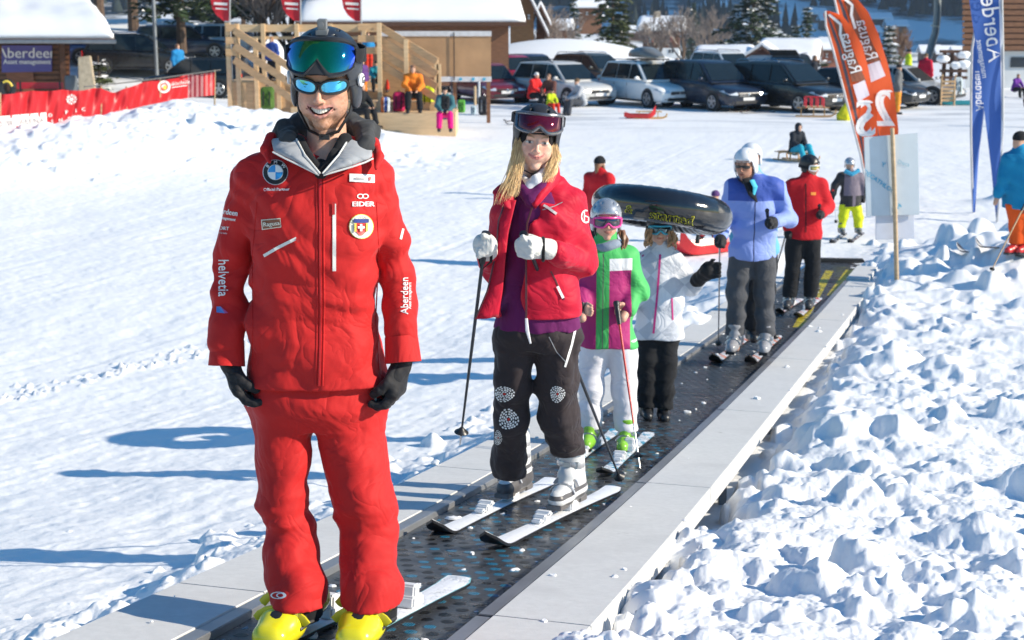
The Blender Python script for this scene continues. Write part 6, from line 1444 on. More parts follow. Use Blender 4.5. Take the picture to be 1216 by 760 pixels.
b = MB(rj['root'].location); b.box(WY(964,366,RY-.1)+A([0,0,0]), (.02,.02,.02)); bpy.data.objects.remove(b.build('x', BLACKP))
pole('ski pole in the left glove of the boy in red', WY(973,244,RY-.20), belt_pt(971,345,.01), GREYSH, BLACKP, r=.009, strap=False); pole('ski pole slanting between the boy in red and the man in blue', WY(936,268,RY-.15), belt_pt(913,350,.01), GREYSH, BLACKP, r=.009, strap=False)
SR = ski_mat('ski_white_red', (.75,.75,.77), (.65,.08,.05), .5)
ski('short white ski with red marks under the right boot of the boy in red', belt_pt(924,373,.004), belt_pt(950,357,.004), .11, SR, group='skis', bpos=.5, rise=.06); ski('short white ski with red marks under the left boot of the boy in red', belt_pt(946,378,.004), belt_pt(972,356,.004), .11, SR, group='skis', bpos=.5, rise=.06)
def legsJ(**k): return k
kf = gp(1010, 284); KYY = kf[1]
kj = panels('mauve_black_jacket', (.17,.14,.18), [((.02,.02,.024), [(Z1, -9, .72)]), ((.02,.02,.024), [(X1, -9, -.16)]), ((.02,.02,.024), [(X1, .17, 9)]), ((.17,.14,.18), [(X1, -.02, .03), (Z1, -9, .9), (Y1, -9, .1)])])
kid = person('child skier in mauve and black jacket and bright yellow trousers with silver helmet', kf, 1.38, Y=KYY, vox=.013, jacket=kj, pants=cloth('neon_yellow', (.62,.68,.02), .6), boots=mat('boot_dark', (.10,.10,.11), .3), gloves=GL, head=('helmet', SILH), hsz=1.15, bootkind='ski',
  px=dict(head=(1009,196), neck=(1009,206), chest=(1010,216), waist=(1010,229), pel=(1010,237), shL=(999,210), shR=(1021,210), elL=(991,221), wrL=(989,231), elR=(1026,222), wrR=(1025,234), hipL=(1004,243), hipR=(1016,243), kneeL=(1001,258), kneeR=(1019,258), ankL=(999,272), ankR=(1019,272)), headR=frame(-.1,.35,0), tone=(.5,.3,.22))
b = MB(kid['root'].location); b.tube([WY(1003,203,KYY-.1), WY(1012,207,KYY-.15), WY(1020,202,KYY-.1)], .035, 8); b.build('scarf', mat('blue_scarf', (.03,.30,.50), .8), kid['root'], smooth=True)
pole('child ski pole beside the kid in yellow trousers', WY(989,226,KYY-.05), gp(993,264), STEEL, RED_SH, r=.008, strap=False)
DSK = ski_mat('ski_dark', (.10,.10,.12), (.35,.35,.38), .25)
for x, l in ((997, 'right'), (1018, 'left')):
    p = gp(x, 284); ski('short dark ski under the %s foot of the kid in yellow trousers' % l, p + A([-.25,-.55,.0]), p + A([.20,.55,.0]), .10, DSK, group='skis', bpos=None, bind=None)
sf = gp(946, 191); SIT = dict(pel=(0,.08,.20), waist=(0,.07,.29), chest=(0,.03,.41), neck=(0,0,.52), head=(0,-.03,.61), shL=(-.10,.02,.49), shR=(.10,.02,.49), elL=(-.13,-.04,.35), elR=(.13,-.04,.35), wrL=(-.06,-.16,.30), wrR=(.06,-.16,.30), hipL=(-.05,.04,.19), hipR=(.05,.04,.19), kneeL=(-.09,-.22,.28), kneeR=(.09,-.22,.28), ankL=(-.10,-.36,.06), ankR=(.10,-.36,.06))
person('woman in dark hooded jacket and turquoise trousers riding a small sledge', sf + A([0,0,-.02]), 1.36, yaw=.45, loc=SIT, vox=.02, hsz=1.1, jacket=cloth('dark_navy', (.02,.025,.035)), pants=cloth('turquoise_pants', (.02,.32,.45)), boots=mat('boot_blue', (.03,.10,.25), .5), gloves=None, head=('hood', cloth('dark_navy', (.02,.025,.035))), tone=(.5,.3,.22))
def sledge(label, pos, rz=0, L=1.0, W=.36, H=.26, wood=(.52,.30,.12), seat=None, group=None, name='sledge'):
    root = empty(name, tuple(pos), label, 'sledge', group, rz); wm = mat('sledge_wood_%d%d' % (int(wood[0]*100), int(wood[1]*100)), wood, .5)
    for s in (-1, 1):
        b = MB(); b.tube([(s*W/2,-L*.62,H*.75),(s*W/2,-L*.60,H*.35),(s*W/2,-L*.48,.03),(s*W/2,-L*.2,.015),(s*W/2,L*.5,.015)], .018, 8); b.build('runner', wm, root, smooth=True)
        b = MB()
        for y in (-.3,.0,.35): b.bar((s*W/2,y*L,.02),(s*W*.42,y*L,H), .03)
        b.build('struts', wm, root, bevel=.004)
    b = MB()
    for i in range(5): b.box(((i-2)*W*.22,0.02,H+.012), (W*.15,L*.92,.018))
    b.build('slats', seat or wm, root, bevel=.004); b = MB(); b.bar((-W*.45,-.3*L,H-.015),(W*.45,-.3*L,H-.015), .028); b.bar((-W*.45,.35*L,H-.015),(W*.45,.35*L,H-.015), .028); b.build('crossbars', wm, root, bevel=.003); return root
sledge('wooden sledge carrying the woman in turquoise trousers', sf + A([-.05,.05,0]), rz=.75, L=1.0, H=.19)
cf = gp(846, 296); red_plastic = mat('red_plastic', (.62,.015,.02), .3, 0, .05, coat=.3)
def toboggan(label, pos, rz, m, L=1.1, W=.5, name='toboggan'):
    root = empty(name, tuple(pos), label, 'toboggan', None, rz); b = MB(); rings = []
    for t in np.linspace(0, 1, 13):
        y = (t-.5)*L; w = W/2*(1 - .35*max(0, (.25-t)/.25)**2 - .1*t); h = .16 + .14*max(0, (.22-t)/.22)**1.5; z0 = .16*max(0, (.22-t)/.22)**2 + .05*max(0, (t-.85)/.15)
        rings.append([(-w,y,z0+h),(-w*.82,y,z0+.02),(-w*.3,y,z0),(w*.3,y,z0),(w*.82,y,z0+.02),(w,y,z0+h),(w*.93,y,z0+h),(w*.76,y,z0+.045),(-w*.76,y,z0+.045),(-w*.93,y,z0+h)])
    b.rings(rings); b.build('hull', m, root, bevel=.006, auto=50); b = MB(); b.tube([(-.1,-L*.5,.34),(0,-L*.62,.30),(.1,-L*.5,.34)], .01, 6); b.build('tow_rope', BLACKF, root, smooth=True); return root
toboggan('bright red plastic toboggan half hidden behind the black ring', gp(838, 300), math.radians(-58), red_plastic, 1.25, .55)
SITK = dict(SIT); 
person('small child in purple hat sitting behind the black ring', gp(852, 292) + A([.0,.35,.05]), 1.12, yaw=-.4, loc=SIT, vox=.02, jacket=cloth('mustard_cloth', (.50,.28,.08)), pants=cloth('red_pants', (.40,.02,.03)), boots=BLACKP, gloves=GL, head=('beanie', cloth('violet_wool', (.10,.05,.16), .9)), tone=(.55,.32,.22), hsz=1.25)
tf = gp(711, 318); person('youngster in red jacket and black hat seen from behind beyond the carpet', tf, 1.60, yaw=2.4, vox=.02, jacket=cloth('boy_red', (.50,.012,.02)), pants=BLACKF, boots=BLACKP, gloves=GL, head=('beanie', BLACKF), hair=hair_mat('brown_hair', (.20,.09,.04)), tone=(.5,.3,.2))
of = gp(1206, 304); OY = of[1]
person('skier in turquoise jacket and orange trousers with black hat at the edge of the slope', of, 1.78, yaw=-.9, Y=OY, vox=.016, jacket=cloth('turquoise_jacket', (.01,.22,.42)), pants=cloth('orange_pants', (.75,.10,.015)), boots=mat('boot_red', (.55,.03,.03), .3), gloves=None, head=('beanie', BLACKF), bootkind='ski', tone=(.55,.32,.22),
  px=dict(head=(1210,168), neck=(1210,180), chest=(1209,200), waist=(1209,220), pel=(1210,234), shL=(1198,190), shR=(1222,190), elL=(1192,212), wrL=(1185,232), elR=(1226,214), wrR=(1218,236), hipL=(1206,242), hipR=(1215,242), kneeL=(1207,268), kneeR=(1218,268), ankL=(1207,292), ankR=(1220,292)))
pole('ski pole slanting down to the snow beside the skier in orange trousers', WY(1217,243,OY-.3), gp(1176,324), mat('tan_shaft', (.35,.22,.10), .4), BLACKP, r=.010)
ski('long thin ski of the skier in orange trousers, the nearer one', gp(1136,300)+A([0,0,.01]), gp(1222,306)+A([0,0,.01]), .10, ski_mat('ski_black_white', (.04,.04,.05), (.5,.5,.5), .1), group='skis', bpos=None, bind=None, rise=.12)
ski('long thin ski of the skier in orange trousers, the farther one', gp(1158,297)+A([0,0,.01]), gp(1240,302)+A([0,0,.01]), .10, MC.get('x') or ski_mat('ski_black_white2', (.04,.04,.05), (.5,.5,.5), .1), group='skis', bpos=None, bind=None, rise=.12)
def WP(px, py, Y): return WY(px, py, Y)
WOOD = lambda name, c, v=.25: mat(name, c, .7, 0, v, 3, .3, 12, stretch=(1, 1, 8))
PINE = WOOD('pine_boards', (.56,.36,.19), .18); PINE2 = WOOD('pine_pale', (.64,.46,.27), .12); PLY = mat('plywood', (.42,.25,.13), .7, 0, .2, 1.2, .2, 8); DKW = WOOD('dark_timber', (.10,.045,.025), .35); BRW = WOOD('brown_timber', (.20,.09,.045), .3)
SNW = mat('roof_snow', (.86,.87,.90), .6, 0, .03, 1, .35, 3); GUT = mat('gutter_metal', (.25,.27,.29), .45, .6); WALLW = mat('white_render', (.62,.64,.66), .8, 0, .08, 1); GLS = mat('dark_window', (.02,.03,.04), .08, 0, .1); RSH = mat('red_shutter', (.42,.05,.04), .6); STONE = mat('stone', (.40,.33,.25), .8, 0, .3, 2.5, .6, 6)
def part(name, m, root, fn, bevel=0, smooth=False):
    b = MB(root.location); fn(b); return b.build(name, m, root, smooth, bevel)
def slabpoly(b, px, Y0, Y1, m=None):            # polygon seen on plane Y0, extruded back to Y1
    b.prism([WP(x, y, Y0) for x, y in px], (0, Y1-Y0, 0), m)
def snowroof(name, root, x0, x1, z0, z1, y0, y1, th=.45, lump=.06, seed=1, nx=40, ny=10, m=None):
    """soft snow blanket on a sloping roof: front eave (y0,z0) rising to (y1,z1)"""
    V = []
    for j in range(ny+1):
        for i in range(nx+1):
            s, t = i/nx, j/ny; e = min(1, min(s, 1-s)*nx/3+.0, (t)*ny/2.2+.0 if t < .5 else 9); r = math.sqrt(max(0, 1-(1-e)**2)) if e < 1 else 1
            x = x0+(x1-x0)*s; y = y0+(y1-y0)*t; V.append((x, y, z0+(z1-z0)*t + th*(.25+.75*r)))
    V = A(V); V[:,2] += lump*noise2(V[:,0]*1.2+seed, V[:,1]*1.2, seed); n = nx+1; top = V.copy(); bot = V.copy(); bot[:,2] = np.interp(V[:,1], [y0, y1] if y1 > y0 else [y1, y0], [z0, z1] if y1 > y0 else [z1, z0]) + .01
    N = len(V); Fc = [];
    for j in range(ny):
        for i in range(nx): a = j*n+i; Fc.append([a, a+1, a+n+1, a+n]); Fc.append([N+a, N+a+n, N+a+n+1, N+a+1])
    ed = [i for i in range(n)] + [j*n+nx for j in range(1, ny+1)] + [ny*n+i for i in range(nx-1, -1, -1)] + [j*n for j in range(ny-1, 0, -1)]
    for a, b_ in zip(ed, ed[1:]+ed[:1]): Fc.append([a, N+a, N+b_, b_])
    o = mesh_obj(name, np.concatenate([top, bot]) - A(root.location), Fc, m or SNW, root, True); bm = bmesh.new(); bm.from_mesh(o.data); bmesh.ops.recalc_face_normals(bm, faces=bm.faces); bm.to_mesh(o.data); bm.free(); return o
def turn(root, Y0, k):
    """swing the depth of a building so that its long side runs down the plot"""
    for o in [root] + list(root.children_recursive):
        if o.type == 'MESH':
            n = len(o.data.vertices); c = np.zeros(n*3); o.data.vertices.foreach_get('co', c); c = c.reshape(-1,3); c[:,0] += (c[:,1] + root.location[1] - Y0)*k; o.data.vertices.foreach_set('co', c.ravel()); o.data.update()
def flat_text(name, txt, c, size, m, root, parent, ex=(1,0,0), ey=(0,0,1), off=(0,-.01,0), sx=1, bold=0, res=2):
    V, Fc = text_mesh(txt, size, res, 0); c = A(c, float); ex, ey = A(ex, float), A(ey, float); off = A(off, float); Va = []; Fa = []
    for q, d in ([0, 0], [1, bold]) if bold else ([0, 0],):
        b0 = len(Va); Va += [c + ex*(v[0]*sx + d) + ey*v[1] + off*(1+.3*q) for v in V]; Fa += [[b0+i for i in f] for f in Fc]
    return mesh_obj(name, A(Va) - A(root.location), Fa, m, parent)
TYRE = mat('tyre', (.015,.015,.016), .8); RIM = mat('alloy_rim', (.45,.46,.48), .3, .8, .1); LAMP = mat('headlamp_glass', (.55,.58,.62), .1, .3, .05, coat=1); CHR = mat('chrome', (.6,.6,.62), .15, 1); PLATE = mat('number_plate', (.7,.7,.7), .5); BPL = mat('bumper_black', (.02,.02,.022), .5); TAIL = mat('tail_lamp', (.45,.01,.01), .15, 0, .05, coat=1)
CGL = mat('car_glass', (.012,.020,.026), .06, 0, .2, 1.2, spec=.3)
def car(label, pos, rz, col, L=4.6, W=1.83, H=1.68, kind='van', group='cars parked beside the piste', box=None, rails=True, badge=True, hatch=False):
    root = empty('parked_car', tuple(pos), label, 'car', group, rz); nm = 'paint_%d_%d_%d' % tuple(int(q*255) for q in col); PT = mat(nm, col, .30, 0, .03, coat=.45)
    w = W/2; X = lambda t: L*(.5 - t); zb = H*.58
    bonnet = dict(van=.86, suv=.90, sedan=.80)[kind]*H/1.68; 
    st = [(0, .36, bonnet*.70, .80), (.012, .26, bonnet*.80, .89), (.04, .22, bonnet*.88, .95), (.10, .21, bonnet*.95, .985), (.22, .20, bonnet*1.02, 1), (.29, .20, zb, 1), (.5, .20, zb*1.01, 1), (.85, .21, zb*1.04, .995), (.95, .24, zb*1.04, .95), (.99, .30, zb*.98, .90), (1, .42, zb*.85, .86)]
    b = MB(); rings = []
    for t, z0, z1, k in st:
        x = X(t); h = z1 - z0; rings.append([(x, s*w*k*a, z0 + h*c) for s, seq in ((1, ((.0,0),(.80,0),(.93,.10),(1.0,.35),(1.0,.70),(.965,.90),(.86,1.0),(.45,1.03))), (-1, ((.45,1.03),(.86,1.0),(.965,.90),(1.0,.70),(1.0,.35),(.93,.10),(.80,0)))) for a, c in seq])
    b.rings(rings); body = b.build('body', PT, root, smooth=True, auto=35)
    wb, wt = w*.90, w*.70; rt = H; ws0, ws1 = (.235, .42) if kind != 'sedan' else (.29, .46); re1, re0 = (.93, .985) if kind != 'sedan' else (.80, .93)
    prof = [(ws0, zb*.985), (ws1, rt*.965), (ws1+.09, rt), (.72, rt*.995), (re1-.02, rt*.96), (re0, zb*1.02)]
    def gw(z): return wb + (wt-wb)*max(0, min(1, (z-zb)/(rt-zb)))
    b = MB(); rings = []
    for t, z in prof:
        x = X(t); rings.append([(x, -gw(zb)*.98, zb*.97), (x, -gw(z), z - .04), (x, -gw(z)*.90, z), (x, gw(z)*.90, z), (x, gw(z), z - .04), (x, gw(zb)*.98, zb*.97)] if z > zb*1.05 else [(x, -gw(zb)*.98, zb*.97), (x, -gw(zb)*.97, z-.01), (x, -gw(zb)*.90, z), (x, gw(zb)*.90, z), (x, gw(zb)*.97, z-.01), (x, gw(zb)*.98, zb*.97)])
    b.rings(rings); b.build('roof', PT, root, smooth=True, auto=40)
    def q3(t, z, s, k=1.0, o=.012): x = X(t); return A([x, s*(gw(z)*k + o), z])
    zt = rt*.935; zl = zb*1.05
    def edge_t(z, front=True):
        (ta, za), (tb, zbb) = ((ws0, zb), (ws1, rt*.965)) if front else ((re0, zb*1.02), (re1-.02, rt*.96)); return ta + (tb-ta)*(z-za)/(zbb-za)
    b = MB(); 
    f0, f1 = edge_t(zl), edge_t(zt); n_ = A([rt-zb, 0, L*(ws1-ws0)]); n_ = n_/np.linalg.norm(n_)*.012
    b.prism([A([X(f0), -gw(zl)*.92, zl])+n_*.2, A([X(f0), gw(zl)*.92, zl])+n_*.2, A([X(f1), gw(zt)*.90, zt])+n_*.2, A([X(f1), -gw(zt)*.90, zt])+n_*.2], n_); b.build('windscreen', CGL, root)
    for s in (-1, 1):
        cuts_ = [(None, .50), (.515, .70), (.715, None)] if kind != 'sedan' else [(None, .56), (.575, None)]
        for a, c in cuts_:
            la = (edge_t(zl)+.035) if a is None else a; ha = (edge_t(zt)+.03) if a is None else a; lc = (edge_t(zl, False)-.035) if c is None else c; hc_ = (edge_t(zt, False)-.03) if c is None else c
            if la > lc: continue
            b = MB(); b.prism([q3(la, zl, s), q3(lc, zl, s), q3(hc_, zt, s), q3(min(ha, hc_), zt, s)], (0, s*.006, 0)); b.build('side_window', CGL, root)
        b = MB(); x = X(.012); zf = bonnet*.72; b.prism([(X(.0)+.012, s*w*.50, zf-.06), (X(.004)+.012, s*w*.88, zf-.03), (X(.10), s*w*1.0+s*.004, zf+.09), (X(.07), s*w*.93, zf+.12), (X(.008)+.012, s*w*.52, zf+.055)], (.012, s*.008, .0)); b.build('headlight', LAMP, root, bevel=.004)
        b = MB(); b.box((X(.006)+.004, s*w*.66, .36), (.03, .16, .07)); b.build('fog_lamp', BPL, root, bevel=.006)
        b = MB(); b.box((X(.995)-.005, s*w*.80, zb*.88), (.05, .22, .26)); b.build('tail_light', TAIL, root, bevel=.01)
        b = MB(); mz = zb*1.06; b.bar((X(.305), s*gw(zb), mz-.02), (X(.30), s*(w+.08), mz+.02), .03); b.ball((X(.30), s*(w+.13), mz+.05), (.07, .11, .075), 10); b.build('wing_mirror', PT, root, smooth=True)
        for t in (.47, .69) if kind != 'sedan' else (.52, .72): b = MB(); b.box((X(t), s*(w*.985+.008), zb*.90), (.18, .025, .03)); b.build('door_handle', PT, root, bevel=.005)
        b = MB(); 
        for t in (.505, .705): b.box((X(t), s*(w*.995), zb*.60), (.008, .012, zb*.62))
        b.box((X(.52), s*(w*.985), .24), (L*.5, .03, .07)); b.build('sill_trim', BPL, root)
        if rails and kind != 'sedan': b = MB(); b.tube([(X(ws1+.04), s*wt*.96, rt-.01), (X(ws1+.09), s*wt*.96, rt+.05), (X(.86), s*wt*.96, rt+.035), (X(.90), s*wt*.96, rt-.03)], .018, 6); b.build('roof_rail', BPL if sum(col) > .5 else CHR, root, smooth=True)
    for t in (.185, .80):
        for s in (-1, 1):
            r = .335; c = (X(t), s*(w - .10), r)
            b = MB(); b.lathe((c[0], s*(w-.005), r), [(r*1.16, 0), (r*1.16, .012)], 24, (0, s, 0)); b.build('wheel_arch', BPL, root)
            b = MB(); b.lathe((c[0], s*(w-.20), r), [(r*.62,0),(r*.97,0),(r,.03),(r,.19),(r*.96,.225),(r*.66,.225)], 28, (0, s, 0)); wh_ = b.build('wheel', TYRE, root, smooth=True, auto=30)
            b = MB(); b.lathe((c[0], s*(w+.01), r), [(r*.66,0),(r*.66,.015),(r*.60,.018)], 24, (0, s, 0))
            b.build('rim_back', BPL, wh_); b = MB()
            for k in range(5): a = 2*math.pi*k/5+.3; b.bar((c[0], s*(w+.030), r), (c[0]+r*.64*math.cos(a), s*(w+.030), r+r*.64*math.sin(a)), .07, .012, up=(0,1,0))
            b.lathe((c[0], s*(w+.020), r), [(.05,0),(.05,.02)], 12, (0, s, 0)); b.tube([(c[0]+r*.64*math.cos(a), s*(w+.028), r+r*.64*math.sin(a)) for a in np.linspace(0, 2*math.pi, 25)], .014, 6); b.build('rim', RIM, wh_)
    b = MB(); b.box((X(.0)+.004, 0, bonnet*.66), (.03, W*.46, .12)); gr = b.build('grille', BPL, root, bevel=.008)
    b = MB(); 
    for dz in (-.03, .0, .03): b.box((X(.0)+.022, 0, bonnet*.66+dz), (.012, W*.44, .008))
    b.build('grille_bars', CHR, gr)
    if badge: b = MB(); b.lathe((X(0)+.02, 0, bonnet*.67), [(.055,0),(.055,.012),(.045,.016)], 20, (1,0,0)); b.build('badge', CHR, gr, smooth=True, auto=30)
    b = MB(); b.box((X(.003)+.004, 0, .34), (.03, W*.60, .12)); b.build('lower_grille', BPL, root, bevel=.008); b = MB(); b.box((X(.0)+.025, 0, .46), (.012, .50, .11)); b.build('number_plate', PLATE, root)
    b = MB(); b.box((X(1)-.01, 0, zb*.62), (.012, .5, .11)); b.build('number_plate', PLATE, root)
    if box:
        b = MB(); rings = []
        for t in np.linspace(0, 1, 13):
            x = .95 - 1.95*t; k = math.sin(math.pi*min(1, max(0, .06+.9*t)))**.35; hh = .40*(.35+.65*min(1, t*2.2))*k; ww = .42*(.55+.45*min(1, t*2.5))*min(1, k*1.1)
            rings.append([(x, y*ww, rt+.12 + z*hh) for y, z in ((-1,.08),(-1,.5),(-.8,.86),(-.3,1),(.3,1),(.8,.86),(1,.5),(1,.08),(.6,0),(-.6,0))])
        b.rings(rings); b.build('roof_box', box, root, smooth=True, auto=50); b = MB()
        for x in (.5, -.45): b.bar((x, -wt, rt+.06), (x, wt, rt+.06), .05)
        b.build('roof_bars', BPL, root)
    if hatch:
        b = MB(); b.prism([(X(.93), -wt, rt*.97), (X(.93), wt, rt*.97), (X(1.12), wt*.96, rt*1.13), (X(1.12), -wt*.96, rt*1.13)], (0, 0, .05)); tg = b.build('tailgate', PT, root, bevel=.01); b = MB(); b.prism([(X(.96), -wt*.8, rt*1.0+.055), (X(.96), wt*.8, rt*1.0+.055), (X(1.09), wt*.8, rt*1.10+.06), (X(1.09), -wt*.8, rt*1.10+.06)], (0,0,.01)); b.build('rear_window', CGL, tg)
    return root
def cpos(xc, ybot, dY=1.2):
    p = gp(xc, ybot); p = p*1.0; p[1] += dY; p[0] = p[0]*(p[1]/(p[1]-dY)); p[2] = gz(p[0], p[1]); return p
NAVY = (.010,.016,.035); BLK = (.008,.009,.011)
CR = math.radians
car('white people carrier with a grey roof box on its rails', cpos(768, 128), CR(-62), (.88,.88,.86), 4.5, 1.83, 1.66, 'van', box=mat('roof_box_grey', (.16,.16,.15), .3, 0, .1, coat=.5))
car('silver estate car left of the white people carrier', cpos(668, 126), CR(-55), (.55,.55,.54), 4.7, 1.82, 1.60, 'suv')
car('dark red car with chrome grille, leftmost in front row', cpos(578, 123), CR(-68), (.14,.008,.018), 4.4, 1.78, 1.48, 'suv', rails=False)
car('dark navy van right of the white people carrier', cpos(842, 131), CR(-62), NAVY, 4.8, 1.90, 1.75, 'van', rails=False)
car('black people carrier at the right end of the front row of vans', cpos(933, 133), CR(-54), BLK, 4.85, 1.90, 1.74, 'van')
car('dark hatchback behind the orange flags', cpos(1030, 132, 2.5), CR(-40), (.012,.012,.014), 4.3, 1.78, 1.45, 'suv', rails=False)
car('silver saloon parked near the person in orange trousers', cpos(1074, 129, 3.2), CR(-35), (.36,.37,.38), 4.4, 1.76, 1.42, 'sedan', rails=False)
car('dark grey estate car in the second row behind the silver estate', cpos(705, 112, 3.0), CR(-50), (.05,.055,.05), 4.5, 1.8, 1.62, 'suv')
car('crimson hatchback tucked behind the dark red car', cpos(608, 113, 3.4), CR(-60), (.25,.01,.05), 4.2, 1.75, 1.55, 'suv', rails=False)
car('dark blue car between the crimson hatchback and the silver estate', cpos(632, 110, 5.0), CR(-62), (.03,.04,.09), 4.3, 1.78, 1.58, 'suv', rails=False)
car('white pickup with roof bars behind the navy van', cpos(862, 108, 6), CR(-65), (.68,.69,.70), 4.8, 1.85, 1.78, 'van')
car('black car with raised tailgate behind the black people carrier', cpos(940, 110, 5), CR(70), BLK, 4.6, 1.85, 1.60, 'suv', hatch=True)
def lpos(xc, ybot, Y): p = WP(xc, ybot, Y); return p
car('black off-road car on the far left beside the stone slab', A([*gxy(168, 112)[:2], 0]) + A([0,0,gz(*gxy(168,112))]), CR(5), BLK, 4.5, 1.85, 1.66, 'suv')
car('dark blue car with red lights behind the black off-road car', A([*gxy(208, 108)[:2], 0]) + A([0,2,gz(*gxy(208,108))]), CR(10), (.012,.02,.045), 4.5, 1.8, 1.5, 'suv', rails=False)
car('black car with open boot beside the plaid banner', A([*gxy(238, 121)[:2], 0]) + A([0,0,gz(*gxy(238,121))]), CR(165), BLK, 4.2, 1.8, 1.5, 'suv', rails=False, hatch=True)
car('white car with black roof box near the wooden stairs', A([*gxy(232, 106)[:2], 0]) + A([0,3,gz(*gxy(232,106))]), CR(175), (.60,.66,.68), 4.4, 1.8, 1.5, 'suv', box=BPL)
car('small blue car between hut and black off-road car', A([*gxy(122, 110)[:2], 0]) + A([0,1,gz(*gxy(122,110))]), CR(20), (.02,.05,.16), 3.9, 1.7, 1.45, 'suv', rails=False)
def banner():
    root = empty('banner_fence', tuple(WP(120, 140, 38)), 'long slack red banner with white lettering strung along the snow bank', 'banner')
    tops = [(-20,114),(0,112),(28,108),(60,106.5),(100,106),(120,103.5),(135,109),(150,104.5),(170,96),(190,94.5),(225,88),(255,85)]; bots = [(-20,163),(0,160),(28,155),(60,150),(100,143),(120,139),(135,135),(150,131),(170,126),(190,122),(225,116),(255,113)]
    YY = lambda x: float(np.interp(x, [-20,0,150,255], [34.5,35.2,40,44.5]))
    n, m = 120, 14; V = []; UV = []
    for j in range(m+1):
        for i in range(n+1):
            x = -20 + 275*i/n; t = j/m; yt = np.interp(x, *zip(*tops)); yb = np.interp(x, *zip(*bots)); sag = 1.6*abs(math.sin(x*.085)); y = yb + (yt+sag-yb)*t
            w = .07*math.sin(x*.23+t*2.0)*(.4+t) + .05*math.sin(x*.55 - t*5) ; V.append(WP(x, y, YY(x) + w)); UV.append((x/255, t))
    Fc = [[j*(n+1)+i, j*(n+1)+i+1, (j+1)*(n+1)+i+1, (j+1)*(n+1)+i] for j in range(m) for i in range(n)]
    t = NT('red_banner_cloth'); u = t.n('ShaderNodeUVMap'); u.uv_map = 'UVMap'; sp = t.n('ShaderNodeSeparateXYZ'); t.l(u.outputs[0], sp.inputs[0])
    pl = t.math('MULTIPLY', t.math('GREATER_THAN', sp.outputs[0], .875), t.math('LESS_THAN', t.math('FRACT', t.math('MULTIPLY', sp.outputs[0], 46)), .55))
    dk = t.math('MULTIPLY', t.math('GREATER_THAN', sp.outputs[0], .875), t.math('LESS_THAN', sp.outputs[0], .95))
    c = t.mix(dk, (.62,.022,.030), (.25,.012,.03)); c = t.mix(t.math('MULTIPLY', pl, .35), c, (.75,.55,.55)); t.set(col=c, rough=.38, spec=.5)
    tr = t.n('ShaderNodeBsdfTranslucent'); t.l(c, tr.inputs[0]); mx = t.n('ShaderNodeMixShader'); mx.inputs[0].default_value = .3; t.l(t.b.outputs[0], mx.inputs[1]); t.l(tr.outputs[0], mx.inputs[2]); t.l(mx.outputs[0], t.out.inputs[0])
    cl = mesh_obj('cloth', A(V) - A(root.location), Fc, t.m, root, True, uv=UV); bv = bvh_of(cl, root)
    PI = mat('banner_white', (.78,.76,.76), .5, 0, 0)
    V2, F2 = px_grid((0,138),(55,133.5),(56,149.5),(0,155),10,3); decal_px('white_field', V2, F2, PI, root, cl, bv, .04)
    text_px('lettering', 'ALPIN ARENA', 24, 145.5, 9.5, mat('banner_grey', (.35,.33,.34), .6, 0, 0), root, cl, bv, rot=-5, off=.08)
    for ch, x, y in (('O',59.5,137),('P',79,133.5),('I',90,131.5),('C',99,130),('S',62,144.5),('N',72,143),('O',82.5,141),('W',93,139)): text_px('lettering', ch, x, y, 6.2, PI, root, cl, bv, rot=-7, off=.05, bold=.4)
    for k in range(6): a = math.pi*k/3; V2, F2 = px_line([(85,118),(85+6.5*math.cos(a),118-6*math.sin(a))], 1.0); decal_px('snowflake', V2, F2, PI, root, cl, bv, .05)
    for k in range(6): a = math.pi*k/3+.5; V2, F2 = px_disc(85+5*math.cos(a),118-5*math.sin(a),1.2,8); decal_px('snowflake', V2, F2, PI, root, cl, bv, .05)
    V2, F2 = px_disc2(195, 103, 7.5, 20, 2); decal_px('roundel', V2, F2, PI, root, cl, bv, .05); V2, F2 = px_disc(195,103,4.6,18,3.2); decal_px('roundel', V2, F2, REDI, root, cl, bv, .10); V2, F2 = px_disc(196,104,2.4,12); decal_px('roundel', V2, F2, YELI, root, cl, bv, .10)
    text_px('lettering', 'skischule', 214, 98.5, 6.5, PI, root, cl, bv, rot=-8, off=.05)
    V2, F2 = px_line([(204,104),(222,101.5)], .8); decal_px('lettering', V2, F2, PI, root, cl, bv, .05)
    b = MB(root.location); b.tube([WP(x, y, YY(x)) for x, y in ((100,103),(160,97),(262,83))], .018, 6); b.build('rope', mat('rope_grey', (.12,.12,.12), .7), root)
    for x in (0, 120, 150, 190, 255): b = MB(root.location); yt = np.interp(x, *zip(*tops)); b.tube([WP(x, yt-2, YY(x)+.05), WP(x, yt+58, YY(x)+.05)], .025, 8); b.build('post', WOOD('pale_post', (.40,.30,.18)), root)
banner()
